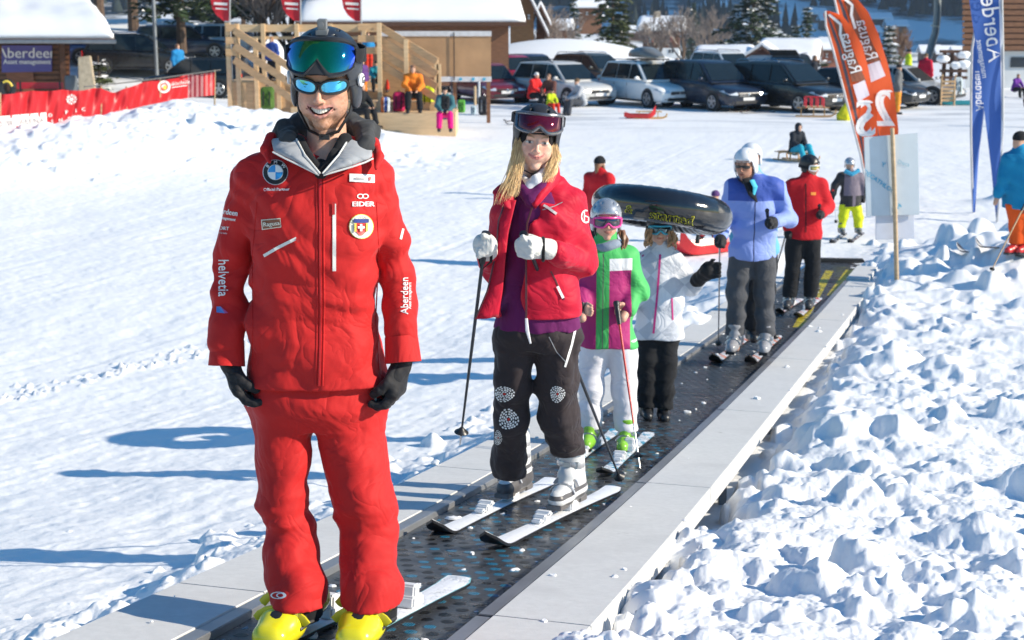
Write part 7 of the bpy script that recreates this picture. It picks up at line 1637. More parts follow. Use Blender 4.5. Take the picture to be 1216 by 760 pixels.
def feather(label, outline, Y, base, matf, letters=(), pole_px=None, group=None, wave=.05, name='feather_flag', th=None):
    root = empty(name, tuple(base), label, 'flag', group); P = outline   # outline rows: (y, xl, xr)
    ys_ = [p[0] for p in P]; n = 60; m = 8; V = []; UV = []
    for j in range(n+1):
        y = ys_[0] + (ys_[-1]-ys_[0])*j/n; xl = np.interp(y, ys_, [p[1] for p in P]); xr = np.interp(y, ys_, [p[2] for p in P])
        for i in range(m+1): s = i/m; V.append(WP(xl+(xr-xl)*s, y, Y + wave*math.sin(y*.05+s*3.0)*s)); UV.append((s, j/n))
    Fc = [[j*(m+1)+i, j*(m+1)+i+1, (j+1)*(m+1)+i+1, (j+1)*(m+1)+i] for j in range(n) for i in range(m)]
    cl = mesh_obj('fabric', A(V) - A(root.location), Fc, matf, root, True, uv=UV)
    if pole_px: b = MB(root.location); b.tube([WP(x, y, Y-.02) for x, y in pole_px] + [A(base)], .022, 8); b.build('pole', mat('flag_pole', (.5,.5,.52), .4, .4), root, smooth=True)
    return root, cl, bvh_of(cl, root)
def flag_mat(name, base, edge=None, ew=(.0,.06), patch=None, edge2=None, trans=.35):
    t = NT(name); u = t.n('ShaderNodeUVMap'); u.uv_map = 'UVMap'; sp = t.n('ShaderNodeSeparateXYZ'); t.l(u.outputs[0], sp.inputs[0]); c = (*base, 1)
    if patch: x0, x1, y0, y1, pc = patch; m = t.math('MULTIPLY', t.math('MULTIPLY', t.math('GREATER_THAN', sp.outputs[0], x0), t.math('LESS_THAN', sp.outputs[0], x1)), t.math('MULTIPLY', t.math('GREATER_THAN', sp.outputs[1], y0), t.math('LESS_THAN', sp.outputs[1], y1))); c = t.mix(m, c, (*pc, 1))
    if edge: c = t.mix(t.math('MULTIPLY', t.math('GREATER_THAN', sp.outputs[0], ew[0]), t.math('LESS_THAN', sp.outputs[0], ew[1])), c, (*edge, 1))
    if edge2: c = t.mix(t.math('GREATER_THAN', sp.outputs[0], edge2[0]), c, (*edge2[1], 1))
    t.set(col=c, rough=.55); tr = t.n('ShaderNodeBsdfTranslucent'); (t.l(c, tr.inputs[0]) if hasattr(c, 'links') else setattr(tr.inputs[0], 'default_value', c)); mx = t.n('ShaderNodeMixShader'); mx.inputs[0].default_value = trans; t.l(t.b.outputs[0], mx.inputs[1]); t.l(tr.outputs[0], mx.inputs[2]); t.l(mx.outputs[0], t.out.inputs[0]); return t.m
def dir_text(name, txt, c, d, size, m, root, parent, bv, mirror=True, off=.02, bold=0, sx=1):
    """written along direction d in the picture; mirrored = seen from the back of the cloth"""
    d = unit(A([d[0], d[1]])); tp = A([d[1], -d[0]]) * (1 if not mirror else -1); V, Fc = text_mesh(txt, size, 3); out = [tuple(A(c) + d*v[0]*sx + tp*v[1]) for v in V]
    o = decal_px(name, out, Fc, m, root, parent, bv, off)
    return o
ORG = (.92,.13,.03); FW = mat('flag_white', (.78,.76,.76), .6, 0, 0); FBR = mat('flag_brown', (.22,.07,.035), .6, 0, 0)
def orange_flag(label, out, Y, base, order, tx, fig):
    xl = lambda y: float(np.interp(y, [o[0] for o in out], [o[1] for o in out])); xr = lambda y: float(np.interp(y, [o[0] for o in out], [o[2] for o in out])); q = lambda y, s: (xl(y)+(xr(y)-xl(y))*s, y)
    r, cl, bv = feather(label, out, Y, base, flag_mat('orange_flag_%d' % order, ORG, (.12,.11,.13), (.16,.27), trans=.45), pole_px=[(xl(y), y) for y in (out[0][0],30,60,90,120,150,185)], wave=.08)
    y0, y1 = out[1][0]+8, out[1][0]+82
    V2, F2 = px_grid(q(y0,.40), q(y0,.72), q(y1,.84), q(y1,.36), 3, 8); decal_px('brown_field', V2, F2, FBR, r, cl, bv, .03)
    dir_text('lettering', 'Ragusa', tx, (-.27,-1), 21, FW, r, cl, bv, off=.06, sx=.86); dir_text('lettering', 'Swiss Made', (tx[0]+7, tx[1]-6), (-.27,-1), 4.5, FW, r, cl, bv, off=.06) if False else None
    V2, F2 = px_line([q(y0-6,.35), q(y0+6,.62), q(y0+18,.42), q(y0+34,.40)], 3.2); decal_px('swirl', V2, F2, FW, r, cl, bv, .05)
    V2, F2 = px_grid(q(y1+4,.36), q(y1-2,.80), q(y1+16,.86), q(y1+24,.40), 3, 4); decal_px('pale_label', V2, F2, mat('flag_lilac', (.66,.60,.68), .6, 0, 0), r, cl, bv, .05)
    V, Fc = text_mesh(fig[0], 62, 4); o = [(fig[1] - v[0]*.78 + d, fig[2] - v[1]) for d in (-2.5, 2.5) for v in V]; n = len(V); decal_px('figure', o[:n], Fc, FW, r, cl, bv, .05); decal_px('figure', o[n:], Fc, FW, r, cl, bv, .052)
    return r
ob = gp(1040, 248)
orange_flag('front orange feather flag with mirrored white writing, left of its twin', [(13,980,984),(15,978,992),(19,978,1001),(35,982,1014),(54,988,1024),(80,995,1031),(111,1003,1037),(142,1011,1041),(161,1016,1043),(200,1026,1036)], ob[1], tuple(ob + A([-.1,0,0])), 1, (1010,63), ('S',1028,143))
ob2 = ob + A([.25, .6, 0]); orange_flag('rear orange feather flag with mirrored white writing, taller and right of its twin', [(-14,988,1000),(-8,989,1010),(0,991,1019),(14,994,1031),(40,1001,1043),(78,1011,1055),(111,1021,1062),(154,1034,1067),(200,1044,1064)], ob2[1], tuple(ob2), 2, (1029,47), ('2',1050,131))
BLUF = (.04,.12,.42)
bb = gp(1184, 264)
fr, fc, fb = feather('right-hand blue feather flag with white edge and large mirrored lettering', [(-12,1150,1189.5),(0,1151,1190),(50,1158,1191),(100,1165,1191.5),(150,1171,1191),(200,1177,1189),(262,1183,1185.5)], bb[1], bb, flag_mat('blue_flag_a', BLUF, edge2=(.90,(.66,.68,.76)), trans=.2), pole_px=[(1189.5,-12),(1191,60),(1191,150),(1187,230)], wave=.06)
dir_text('lettering', 'Aberdeen', (1176.5,22), (-.13,-1), 30, FW, fr, fc, fb, off=.06, sx=.86)
dir_text('lettering', 'management', (1166,70), (-.16,-1), 10, FW, fr, fc, fb, off=.06, sx=.9)
bb2 = gp(1156, 253)
fr, fc, fb = feather('left-hand blue feather flag, slimmer, with small mirrored lettering', [(34,1158,1168),(45,1156,1171),(60,1154.5,1172),(100,1153.5,1172),(140,1153,1168),(180,1153.5,1163),(252,1155.5,1158)], bb2[1]-.3, bb2, flag_mat('blue_flag_b', BLUF, edge2=(.92,(.3,.35,.6)), trans=.2), pole_px=[(1158,34),(1154,60),(1153.2,110),(1153,160),(1154.5,220)], wave=.05)
dir_text('lettering', 'Aberdeen', (1163,108), (-.02,-1), 15, FW, fr, fc, fb, off=.06, sx=.8); dir_text('lettering', 'Asset', (1169,74), (.03,-1), 8, FW, fr, fc, fb, off=.06)
for i, (x, lab) in enumerate(((262, 'red feather flag over the left end of the wooden stand'), (346, 'red feather flag over the middle of the wooden stand'), (418, 'red feather flag just right of the instructor helmet'))):
    Yf = 50.; base = A([*WP(x+12, 40, Yf)[:2], gz(WP(x+12, 40, Yf)[0], Yf)])
    fr, fc, fb = feather(lab, [(-30,x-12,x+10),(0,x-12,x+10),(10,x-10,x+10),(18,x-5,x+10),(25,x+4,x+10)], Yf, base, flag_mat('red_flag_%d' % i, (.62,.02,.035), trans=.3), pole_px=[(x+11,-30),(x+11,20)], group=None)
    V2, F2 = px_line([(x-8,4),(x+8,5)], 3); decal_px('lettering', V2, F2, FW, fr, fc, fb, .05); V2, F2 = px_line([(x-6,10),(x+8,11)], 1.6); decal_px('lettering', V2, F2, FW, fr, fc, fb, .05)
sp_ = gp(1065, 332); SY = sp_[1]
sr = empty('sign_post', tuple(sp_), 'pale grey notice boards fixed to a thin round wooden post in the snow', 'sign')
b = MB(sr.location); b.tube([WP(1065,338,SY), WP(1063,250,SY), WP(1059.5,152,SY)], [.030,.028,.026], 10); b.build('post', WOOD('round_post', (.50,.36,.22), .2), sr, smooth=True)
def board(name, px, Yb, m, th=.02):
    b = MB(sr.location); b.prism([WP(x, y, Yb) for x, y in px], (0, th, 0)); return b.build(name, m, sr, bevel=.004)
bd = board('notice_board', [(1026,163),(1090,158),(1092,255),(1029,257)], SY+.04, mat('board_pale', (.60,.66,.70), .5, 0, .05)); bl = board('lower_board', [(1040,240),(1085,240),(1086,283),(1040,285)], SY+.09, mat('board_lilac', (.66,.68,.76), .6, 0, .05))
sbv = bvh_of(bd, sr); CY = mat('print_cyan', (.06,.40,.62), .6, 0, 0)
text_px('lettering', 'DECATHLON', 1044, 216, 7.5, CY, sr, bd, sbv, rot=35, off=.01, bold=.3); text_px('lettering', 'A4', 1066, 246, 8, CY, sr, bd, sbv, rot=-35, off=.01, bold=.3); text_px('lettering', 'Y', 1049, 196, 9, CY, sr, bd, sbv, rot=15, off=.01); text_px('lettering', 'Deca', 1073, 194, 7, mat('print_cyan_pale', (.25,.48,.60), .6, 0, 0), sr, bd, sbv, rot=15, off=.01)
def stand():
    o = gp(455, 158); root = empty('wooden_stand', tuple(o), 'pale timber stand with stepped seating, open railings and stairs at either end', 'stand'); Y = 43.6
    def bx_(name, x0, x1, yt, Y0, dep, m, zb=None, bev=.01):
        p = WP(x0, yt, Y0); q = WP(x1, yt, Y0); z0 = (ZF - .05) if zb is None else zb; b = MB(root.location); b.box(((p[0]+q[0])/2, Y0+dep/2, (p[2]+z0)/2), (q[0]-p[0], dep, p[2]-z0)); return b.build(name, m, root, bevel=bev), p, q
    bx_('lower_deck', 392, 541, 134.5, Y, 2.0, PINE2); bx_('middle_deck', 396, 516, 121, Y+1.2, 2.2, PINE2); bx_('upper_deck', 300, 468, 108, Y+2.4, 2.6, PINE); bx_('stage_floor', 272, 452, 96, Y+4.2, 3.0, PINE)
    bx_('side_panel', 274, 345, 98, Y+1.0, .06, PINE, bev=.004)
    for k in range(4): bx_('stair_tread', 345+k*7, 356+k*7, 128-9*k, Y+.4+.3*k, .8, PINE2)
    def rail(x0, y0, x1, y1, Y0, Y1, w=.06, h=.20, name='rail', m=PINE):
        b = MB(root.location); b.bar(WP(x0,y0,Y0), WP(x1,y1,Y1), w, h); b.build(name, m, root, bevel=.006)
    def post(x, yt, Y0, w=.13, m=PINE2, yb=None):
        p = WP(x, yt, Y0); zb = ZF if yb is None else WP(x, yb, Y0)[2]; b = MB(root.location); b.box((p[0], Y0, (p[2]+zb)/2), (w, w, p[2]-zb)); b.build('post', m, root, bevel=.006)
    Yl = Y+.9
    for dy in (0, 18, 35): rail(278, 36+dy, 350, 84+dy*1.02, Yl, Yl-.3)
    for x, yt in ((281, 28), (303, 45), (330, 66), (351, 84)): post(x, yt, Yl+.1)
    for y in (33, 48, 62): rail(268, y, 282, y, Yl+.02, Yl+.02)
    post(270, 27, Yl+.12)
    for dy in (0,): rail(282, 33.5, 452, 33.5, Y+6.0, Y+6.0, h=.24, m=PINE2)
    rail(282, 45, 452, 45, Y+6.0, Y+6.0, h=.10, m=PINE2)
    for x in (312, 352, 392, 432): post(x, 28, Y+5.9)
    for dy in (0, 15, 30, 44): rail(450, 31+dy, 519, 73+dy*1.0, Yl+.4, Yl)
    for x, yt in ((450, 27), (482, 47), (518, 70), (521, 76)): post(x, yt, Yl+.15)
    for y in (32, 46, 60): rail(425, y, 450, y, Yl+.5, Yl+.5)
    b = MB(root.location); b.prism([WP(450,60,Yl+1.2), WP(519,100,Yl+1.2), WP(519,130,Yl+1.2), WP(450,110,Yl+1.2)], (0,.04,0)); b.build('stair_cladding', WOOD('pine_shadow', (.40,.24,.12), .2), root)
stand()
def hoarding():
    Y = 49.; o = A([*WP(530, 97, Y)[:2], ZF]); root = empty('plywood_hoarding', tuple(o), 'large brown plywood hoarding with white strips along its top and bottom edges', 'hoarding')
    b = MB(root.location); slabpoly(b, [(452,42),(583,42),(583,92),(452,92)], Y, Y+.12); b.build('panel', PLY, root, bevel=.01); 
    b = MB(root.location); slabpoly(b, [(450,37),(583.5,37),(583.5,43),(450,43)], Y-.03, Y+.1); b.build('top_strip', mat('strip_white', (.62,.63,.66), .5), root)
    b = MB(root.location); slabpoly(b, [(520,91),(583.5,91),(583.5,97),(520,97)], Y-.03, Y+.1); st_ = b.build('bottom_strip', MC['strip_white'], root)
    b = MB(root.location)
    for x in (547, 562, 575): b.lathe(WP(x, 94, Y-.035), [(.05,0),(.05,.01)], 14, (0,-1,0))
    b.build('blue_mark', CY, st_)
    for x in (455, 500, 540, 580): b = MB(root.location); p = WP(x, 95, Y+.2); b.box((p[0], p[1], (p[2]+ZF)/2), (.12,.12,p[2]-ZF)); b.build('leg', BRW, root)
    b = MB(root.location); p = WP(539, 40, Y-.05); b.box((p[0], p[1], WP(539,67,Y)[2]), (.03,.02,1.5)); b.build('joint', BPL, root)
hoarding()
def hut():
    Y = 56.; zg = ZF; o = A([*WP(55, 100, Y)[:2], zg]); root = empty('timber_hut', tuple(o), 'brown timber hut with deep snow on its lean-to roof at the left edge', 'hut'); P = lambda x, y, d=0: WP(x, y, Y+d)
    b = MB(root.location); b.prism([P(-60,45,1.2), P(99,45,1.2), P(99,125,1.2), P(-60,125,1.2)], (0,5,0)); b.build('wall', DKW, root)
    b = MB(root.location)
    for k in range(9): y = 50+6*k; b.box((P(20,y,1.15)[0], Y+1.17, P(20,y,1.15)[2]), (P(99,y,0)[0]-P(-60,y,0)[0], .05, .13))
    b.build('boards', BRW, root, bevel=.01)
    b = MB(root.location); b.box((P(88,80,1)[0], Y+1.0, P(88,80,1)[2]), (.22,.22,2.0)); b.build('post', DKW, root); b = MB(root.location); b.box((P(37,88,1)[0], Y+1.08, P(37,92,1)[2]), (1.0,.1,1.1)); b.build('door', WOOD('red_brown_door', (.26,.10,.05)), root)
    a, c = P(-60,50,-.6), P(129,50,-.6); b = MB(root.location); b.prism([(a[0],Y-.6,a[2]), (c[0],Y-.6,c[2]), (c[0]-.7,Y+4.4,a[2]+1.05), (a[0],Y+4.4,a[2]+1.05)], (0,0,.10)); b.build('roof', DKW, root)
    snowroof('snow_cover', root, a[0], c[0]-.05, a[2]+.11, a[2]+1.1, Y-.55, Y+4.4, .62, .08, 3)
    b = MB(root.location); b.tube([(a[0],Y-.68,a[2]+.02),(c[0],Y-.68,a[2]+.02)], .075, 10); b.build('gutter', GUT, root, smooth=True)
    b = MB(root.location); b.prism([P(-60,-60,4.4), P(90,-60,4.4), P(90,24,4.4), P(-60,24,4.4)], (0,4,0)); b.build('upper_wall', DKW, root)
    b = MB(root.location)
    for k in range(10): y = 0+3.2*k-8; b.box(((P(58,y,4.3)[0]+P(88,y,4.3)[0])/2, Y+4.38, P(0,y,4.3)[2]), (P(88,y,4)[0]-P(58,y,4)[0], .06, .09))
    b.build('upper_boards', mat('weathered_boards', (.30,.22,.17), .8, 0, .3, 4), root); b = MB(root.location); b.box((P(90,0,4.2)[0], Y+4.3, P(90,5,4)[2]), (.16,.16,4.0)); b.build('corner_post', WOOD('red_brown_door', (.26,.10,.05)), root)
    b = MB(root.location); rg = random.Random(4)
    for r_ in range(9):
        for k in range(34):
            x = P(-12,0,4.1)[0] + k*.105 + rg.uniform(-.02,.02); z = P(0,19,4.1)[2] + .1*r_ + rg.uniform(-.01,.01); b.lathe((x, Y+4.25, z), [(.05*rg.uniform(.7,1.1), 0), (.05*rg.uniform(.7,1.1), -.3)], 6, (0,1,0))
    o2 = b.build('stacked_logs', mat('cut_logs', (.50,.28,.16), .8, 0, .35, 9), None); tag(o2, 'split firewood stacked high against the upper wall of the left hut', 'firewood', kind='stuff')
    sg = empty('sponsor_banner', tuple(P(32,70,1)), 'violet blue banner reading Aberdeen Asset management on the hut wall', 'banner'); b = MB(sg.location); b.prism([P(2,54,1.0), P(61.5,54,1.0), P(61.5,85,1.0), P(2,86,1.0)], (0,.04,0)); cl = b.build('cloth', mat('violet_banner', (.10,.085,.30), .5, 0, .05), sg); bv = bvh_of(cl, sg)
    text_px('lettering', 'Aberdeen', 32, 63.5, 17.5, FW, sg, cl, bv, off=.04, bold=.4, sx=1.02); text_px('lettering', 'Asset management', 32, 73.5, 8.2, FW, sg, cl, bv, off=.04, bold=.5, sx=.9)
    bn = empty('bench', tuple(A([P(48,100,0)[0], Y-.3, zg+.9])), 'bright red slatted bench in front of the timber hut', 'bench'); b = MB(bn.location); RB = mat('bench_red', (.55,.02,.04), .4)
    for y in (99, 101.6, 104.2): p, q = P(20,y,-.3), P(75,y,-.3); b.box(((p[0]+q[0])/2, p[1], p[2]), (q[0]-p[0], .03, .07))
    b.build('backrest', RB, bn); b = MB(bn.location); p, q = P(20,110,-.6), P(75,110,-.6); b.box(((p[0]+q[0])/2, p[1], p[2]), (q[0]-p[0], .4, .05)); b.build('seat', RB, bn)
    for x in (24, 71): b = MB(bn.location); p = P(x, 99, -.32); b.box((p[0], p[1]+.03, p[2]-.4), (.06,.06,.95)); b.build('leg', BPL, bn)
    sl_ = MB(); sl_.prism([P(92,68,-.8), P(107,66,-.8), P(113,107,-1.2), P(93,109,-1.2)], (0,.18,0)); q = sl_.build('stone_slab', mat('granular_slab', (.46,.38,.27), .9, 0, .2, 8, .5, 20), bevel=.03); tag(q, 'upright beige gravelly slab leaning beside the timber hut', 'slab')
    br = MB(); br.lathe(A([P(85,108,-.5)[0], Y-.5, P(85,108,-.5)[2]]), [(.20,0),(.23,.15),(.23,.45),(.20,.55)], 16); q = br.build('barrel', mat('barrel_grey', (.10,.12,.14), .5), smooth=True, auto=40); tag(q, 'small dark grey barrel between the red bench and the slab', 'barrel')
    ty = empty('snow_tube', tuple(P(9,105,-1)), 'black and yellow snow tube lying left of the red bench', 'snow tube'); b = MB(ty.location); c_ = P(9,105,-1.2); b.tube([c_ + A([.20*math.cos(t), 0, .26*math.sin(t)]) for t in np.linspace(0, 2*math.pi, 17)], .10, 8, caps=False); b.build('ring', BLACKP, ty, smooth=True); b = MB(ty.location); b.tube([c_ + A([.20*math.cos(t), -.09, .26*math.sin(t)]) for t in np.linspace(.3, 2.2, 9)], .04, 6); b.build('stripe', YELI, ty, smooth=True)
    turn(root, Y, -.42)
hut()
def gable_house(label, x0, x1, yeave, ybase, yridge, Y, wallm=BRW, basem=None, ybasetop=None, windows=(), overhang=.5, depth=None, th=.35, ridge_x=None, front='side', chimney=None, name='chalet', shut=RSH):
    """front='side': eave towards us, snow slope seen; front='gable': gable towards us"""
    p0, p1 = WP(x0, ybase, Y), WP(x1, ybase, Y); W = p1[0]-p0[0]; D = depth or W*.8; root = empty(name, tuple(A([(p0[0]+p1[0])/2, Y, p0[2]])), label, 'chalet'); ze = WP(x0, yeave, Y)[2]; zb = p0[2]-1.5; zr = WP(x0, yridge, Y)[2]; o = root.location
    b = MB(o)
    if front == 'side': b.prism([(p0[0],Y,zb),(p1[0],Y,zb),(p1[0],Y,ze),(p0[0],Y,ze)], (0,D,0))
    else: b.prism([(p0[0],Y,zb),(p1[0],Y,zb),(p1[0],Y,ze),((p0[0]+p1[0])/2,Y,zr),(p0[0],Y,ze)], (0,D,0))
    b.build('wall', wallm, root)
    if basem is not None: zt = WP(x0, ybasetop, Y)[2]; b = MB(o); b.box(((p0[0]+p1[0])/2, Y+D/2, (zb+zt)/2), (W+.06, D+.06, zt-zb)); b.build('base_wall', basem, root)
    oh = overhang
    if front == 'side':
        b = MB(o); zr2 = max(zr-th, ze+.2)
        b.prism([(p0[0]-oh,Y-oh,ze-.12),(p1[0]+oh,Y-oh,ze-.12),(p1[0]+oh,Y+D*.5,zr2),(p0[0]-oh,Y+D*.5,zr2)], (0,0,.14)); b.prism([(p0[0]-oh,Y+D*.5,zr2),(p1[0]+oh,Y+D*.5,zr2),(p1[0]+oh,Y+D+oh,ze-.12),(p0[0]-oh,Y+D+oh,ze-.12)], (0,0,.14)); b.build('roof', DKW, root)
        snowroof('snow_cover', root, p0[0]-oh*.95, p1[0]+oh*.95, ze+.03, zr2+.15, Y-oh*.95, Y+D*.5, th, .03, 5, 24, 8); b = None
    else:
        xm = (p0[0]+p1[0])/2; b = MB(o)
        for s, xa in ((-1, p0[0]-oh), (1, p1[0]+oh)):
            zz = ze - oh*(zr-ze)/(W/2); b.prism([(xa,Y-oh,zz),(xm,Y-oh,zr+.02),(xm,Y-oh,zr+.14),(xa,Y-oh,zz+.12)], (0,D+2*oh,0))
        b.build('roof', DKW, root); b = MB(o)
        for s, xa in ((-1, p0[0]-oh), (1, p1[0]+oh)):
            zz = ze - oh*(zr-ze)/(W/2); b.prism([(xa,Y-oh*.9,zz+.13),(xm,Y-oh*.9,zr+.15),(xm,Y-oh*.9,zr+.15+th),(xa,Y-oh*.9,zz+.13+th*.85)], (0,D+1.8*oh,0))
        b.build('snow_cover', SNW, root, bevel=th*.22, smooth=True)
    for wx, wy, ww, wh_, sh in windows:
        a, c = WP(wx-ww/2, wy+wh_/2, Y), WP(wx+ww/2, wy-wh_/2, Y); b = MB(o); b.box(((a[0]+c[0])/2, Y-.03, (a[2]+c[2])/2), (c[0]-a[0], .08, c[2]-a[2])); w_ = b.build('window', GLS, root)
        b = MB(o); x_, z_ = (a[0]+c[0])/2, (a[2]+c[2])/2; dx, dz = c[0]-a[0], c[2]-a[2]
        for q in ((x_, z_+dz/2, dx, .08), (x_, z_-dz/2, dx, .08)): b.box((q[0], Y-.08, q[1]), (q[2], .06, q[3]))
        b.box((x_, Y-.085, z_), (.06, .04, dz)); b.build('frame', WALLW, w_)
        if sh:
            for s in (-1, 1): b = MB(o); b.box((x_ + s*dx*.85, Y-.07, z_), (dx*.62, .06, dz*1.05)); b.build('shutter', shut, w_)
    if chimney: a = WP(chimney[0], chimney[1], Y+D*.4); b = MB(o); b.box((a[0], a[1], a[2]), (.7,.7,1.4)); b.build('chimney', STONE, root)
    turn(root, Y, (p0[0]+p1[0])/2/Y*1.25)
    return root
gable_house('dark chalet with red shutters and thick snow roof above the white carrier', 763, 806, 37.5, 66, 20, 190., DKW, WALLW, 57, [(772,47,4.5,6,True),(793,47,4.5,6,True),(797,61,6,5,False)], .9, 10, .9, chimney=(776,20))
barn = gable_house('long barn with broad snow roof behind the plywood hoarding', 372, 604, 27, 60, -40, 66., BRW, None, None, [], .7, 12, .55, name='barn')
gable_house('steep brown timber gable with snow on its roof, right of the long barn', 606, 634, 12, 34, -16, 92., WOOD('honey_timber', (.30,.15,.06)), None, None, [(614,20,3,4,False),(621,20,3,4,False),(628,20,3,4,False)], .9, 8, .4, front='gable')
gable_house('tiny dark gable shed beside the honey coloured chalet', 637, 647, 19, 34, 9, 96., DKW, None, None, [], .4, 3, .3, front='gable')
gable_house('small reddish chalet half hidden behind the round green tree', 688, 714, 10, 24, 2, 170., BRW, None, None, [(697,16,3,3,False),(706,16,3,3,False)], .8, 8, .8)
gable_house('low shed with thick rounded snow on its roof by the silver estate', 653, 676, 36.5, 45, 28, 110., BRW, None, None, [], .4, 3, .5)
gable_house('long low building with wide snow roof and solar panels behind the vans', 905, 962, 72, 90, 50, 84., WALLW, None, None, [], .5, 9, .4, name='building')
gable_house('red brown gable with pale garage door in front of the solar roof', 889, 918, 67, 90, 58, 80., WOOD('garage_timber', (.28,.10,.06)), WALLW, 65.5, [], .4, 4, .22, front='gable')
gable_house('low snow covered roof left of the red brown gable', 828, 888, 74, 92, 58, 86., BRW, None, None, [], .4, 8, .4)
gable_house('snow roofed chalet behind the orange flags', 975, 1000, 60, 85, 50, 105., WOOD('garage_timber', (.28,.10,.06)), None, None, [(982,66,3,4,False),(991,66,3,4,False)], .8, 7, .5)
pr = empty('solar_panel', tuple(WP(950,55,86)), 'row of dark solar panels standing on the wide snow roof', 'solar panels')
for k in range(5): b = MB(pr.location); a = WP(921+9*k, 57.5, 86.2); b.prism([a, a + A([.34,0,0]), a + A([.34,.3,.2]), a + A([0,.3,.2])], (0,0,.03)); b.build('panel', mat('solar_glass', (.015,.025,.06), .1, 0, .05, coat=1), pr)
def right_house():
    Y = 70.; o = A([*WP(1190,100,Y)[:2], ZF-1]); root = empty('chalet', tuple(o), 'large house at the right edge, dark timber above a white ground floor', 'chalet'); P = lambda x, y, d=0: WP(x, y, Y+d)
    b = MB(o); b.prism([P(1146,60), P(1300,60), P(1300,130), P(1146,130)], (0,9,0)); b.build('ground_floor', WALLW, root)
    b = MB(o); b.prism([P(1146,-60), P(1300,-60), P(1300,60.5), P(1146,60.5)], (0,9,0)); b.V = [v + A([0,-.25,0]) for v in b.V]; b.build('upper_storey', DKW, root)
    b = MB(o)
    for k in range(14): y = 57-7*k; p, q = P(1146,y,-.3), P(1300,y,-.3); b.box(((p[0]+q[0])/2, Y-.28, p[2]), (q[0]-p[0], .05, .20))
    b.build('cladding', BRW, root, bevel=.01)
    b = MB(o); p, q = P(1200,80,-.02), P(1240,68,-.02); b.box(((p[0]+q[0])/2, Y-.02, (p[2]+q[2])/2), (q[0]-p[0], .08, q[2]-p[2])); b.build('window', GLS, root)
    b = MB(o); b.tube([P(1193,90,-.6), P(1208,112,-1.6)], .05, 6); b.build('downpipe', GUT, root); turn(root, Y, .42)
right_house()
rk = empty('wood_rack', tuple(WP(1130,100,66)), 'dark timber shelter with snow lumps on its beams beside the large house', 'shelter')
for x in (1122, 1131, 1141): b = MB(rk.location); p = WP(x, 62, 66); b.box((p[0], 66, (p[2]+ZF)/2), (.14,.14,p[2]-ZF)); b.build('post', DKW, rk)
for y in (61, 74, 84, 92): b = MB(rk.location); p, q = WP(1116,y,66), WP(1147,y,66); b.box(((p[0]+q[0])/2, 65.9, p[2]), (q[0]-p[0], .3, .12)); b.build('beam', DKW, rk)
for x, y in ((1144,65),(1120,70),(1136,77),(1144,76)): b = MB(rk.location); b.ball(WP(x,y,65.8), (.3,.25,.18), 10, jit=.2, seed=x); b.build('snow_lump', SNW, rk, smooth=True)
py_ = empty('lift_pylon', tuple(A([*WP(1103,70,80)[:2], ZF-.5])), 'tall curved grey steel lift pylon behind the person in the red coat', 'pylon'); b = MB(py_.location); Yp = 80.
b.tube([A([WP(1101,80,Yp)[0], Yp, ZF-1.5]), WP(1101,72,Yp), WP(1106,55,Yp), WP(1111,38,Yp), WP(1113,20,Yp), WP(1114,-40,Yp)], [.22,.21,.20,.19,.19,.18], 14); b.build('mast', mat('pylon_steel', (.22,.25,.26), .5, .5), py_, smooth=True); b = MB(py_.location); b.tube([WP(1110.5,32,Yp), WP(1111,30,Yp)], .23, 14); b.build('collar', mat('pylon_tag', (.5,.48,.4), .6), py_)
lp = empty('lamp_post', tuple(A([*WP(185,60,64)[:2], 0]) + A([0,0,gz(*WP(185,60,64)[:2])])), 'thin grey lamp post behind the parked cars on the left', 'lamp post'); b = MB(lp.location); p = A(lp.location); b.tube([p, A([p[0], p[1], WP(185,-30,64)[2]])], .08, 10); b.build('post', GUT, lp, smooth=True); b = MB(lp.location); b.box(A([p[0]-.4, p[1], WP(185,-30,64)[2]]), (.9,.2,.1)); b.build('lamp', GUT, lp)
mk = empty('marker_stake', tuple(gp(569, 125)), 'wooden marker stake with an orange tip beside the black rucksack', 'stake'); b = MB(mk.location); p = A(mk.location); zt = WP(569,64,p[1])[2]; b.tube([p, A([p[0],p[1],zt])], .045, 8); b.build('stake', WALLW, mk); b = MB(mk.location); b.tube([A([p[0],p[1],zt-.35]), A([p[0],p[1],zt+.02])], .05, 8); b.build('tip', mat('marker_orange', (.75,.10,.02), .5), mk); b = MB(mk.location); b.tube([p+A([-.15,0,0]), A([p[0]-.15,p[1],zt-1.2])], .05, 8); b.build('brace', PINE2, mk)
NEED = mat('needles', (.035,.060,.022), .7, 0, .45, 1.5); NEED2 = mat('needles_yew', (.075,.095,.028), .7, 0, .35, 1.5); BARK = mat('bark', (.10,.065,.045), .9, 0, .3, 6, .5, 20); TWIG = mat('twigs', (.27,.22,.19), .9, 0, .3, 3); TWIGR = mat('larch_twigs', (.33,.20,.12), .9, 0, .3, 3)
def leaves(n, fn, size, seed, flat=.35, droop=0):
    rg = np.random.default_rng(seed); C = A([fn(rg) for _ in range(n)]); a = rg.random(n)*2*np.pi; t = (rg.random(n)-.5)*2*flat - droop; s = size*(.6+.8*rg.random(n))
    d = np.stack([np.cos(a)*np.cos(t), np.sin(a)*np.cos(t), np.sin(t)], 1); q = np.cross(d, A([0,0,1.])); q /= np.linalg.norm(q, axis=1)[:,None]; tw = (rg.random(n)-.5)*1.6; up = np.cross(q, d); q = q*np.cos(tw)[:,None] + up*np.sin(tw)[:,None]
    V = np.stack([C - d*s[:,None]*.5, C + q*s[:,None]*.22, C + d*s[:,None]*.6, C - q*s[:,None]*.22], 1).reshape(-1,3); return V, np.arange(4*n).reshape(-1,4)
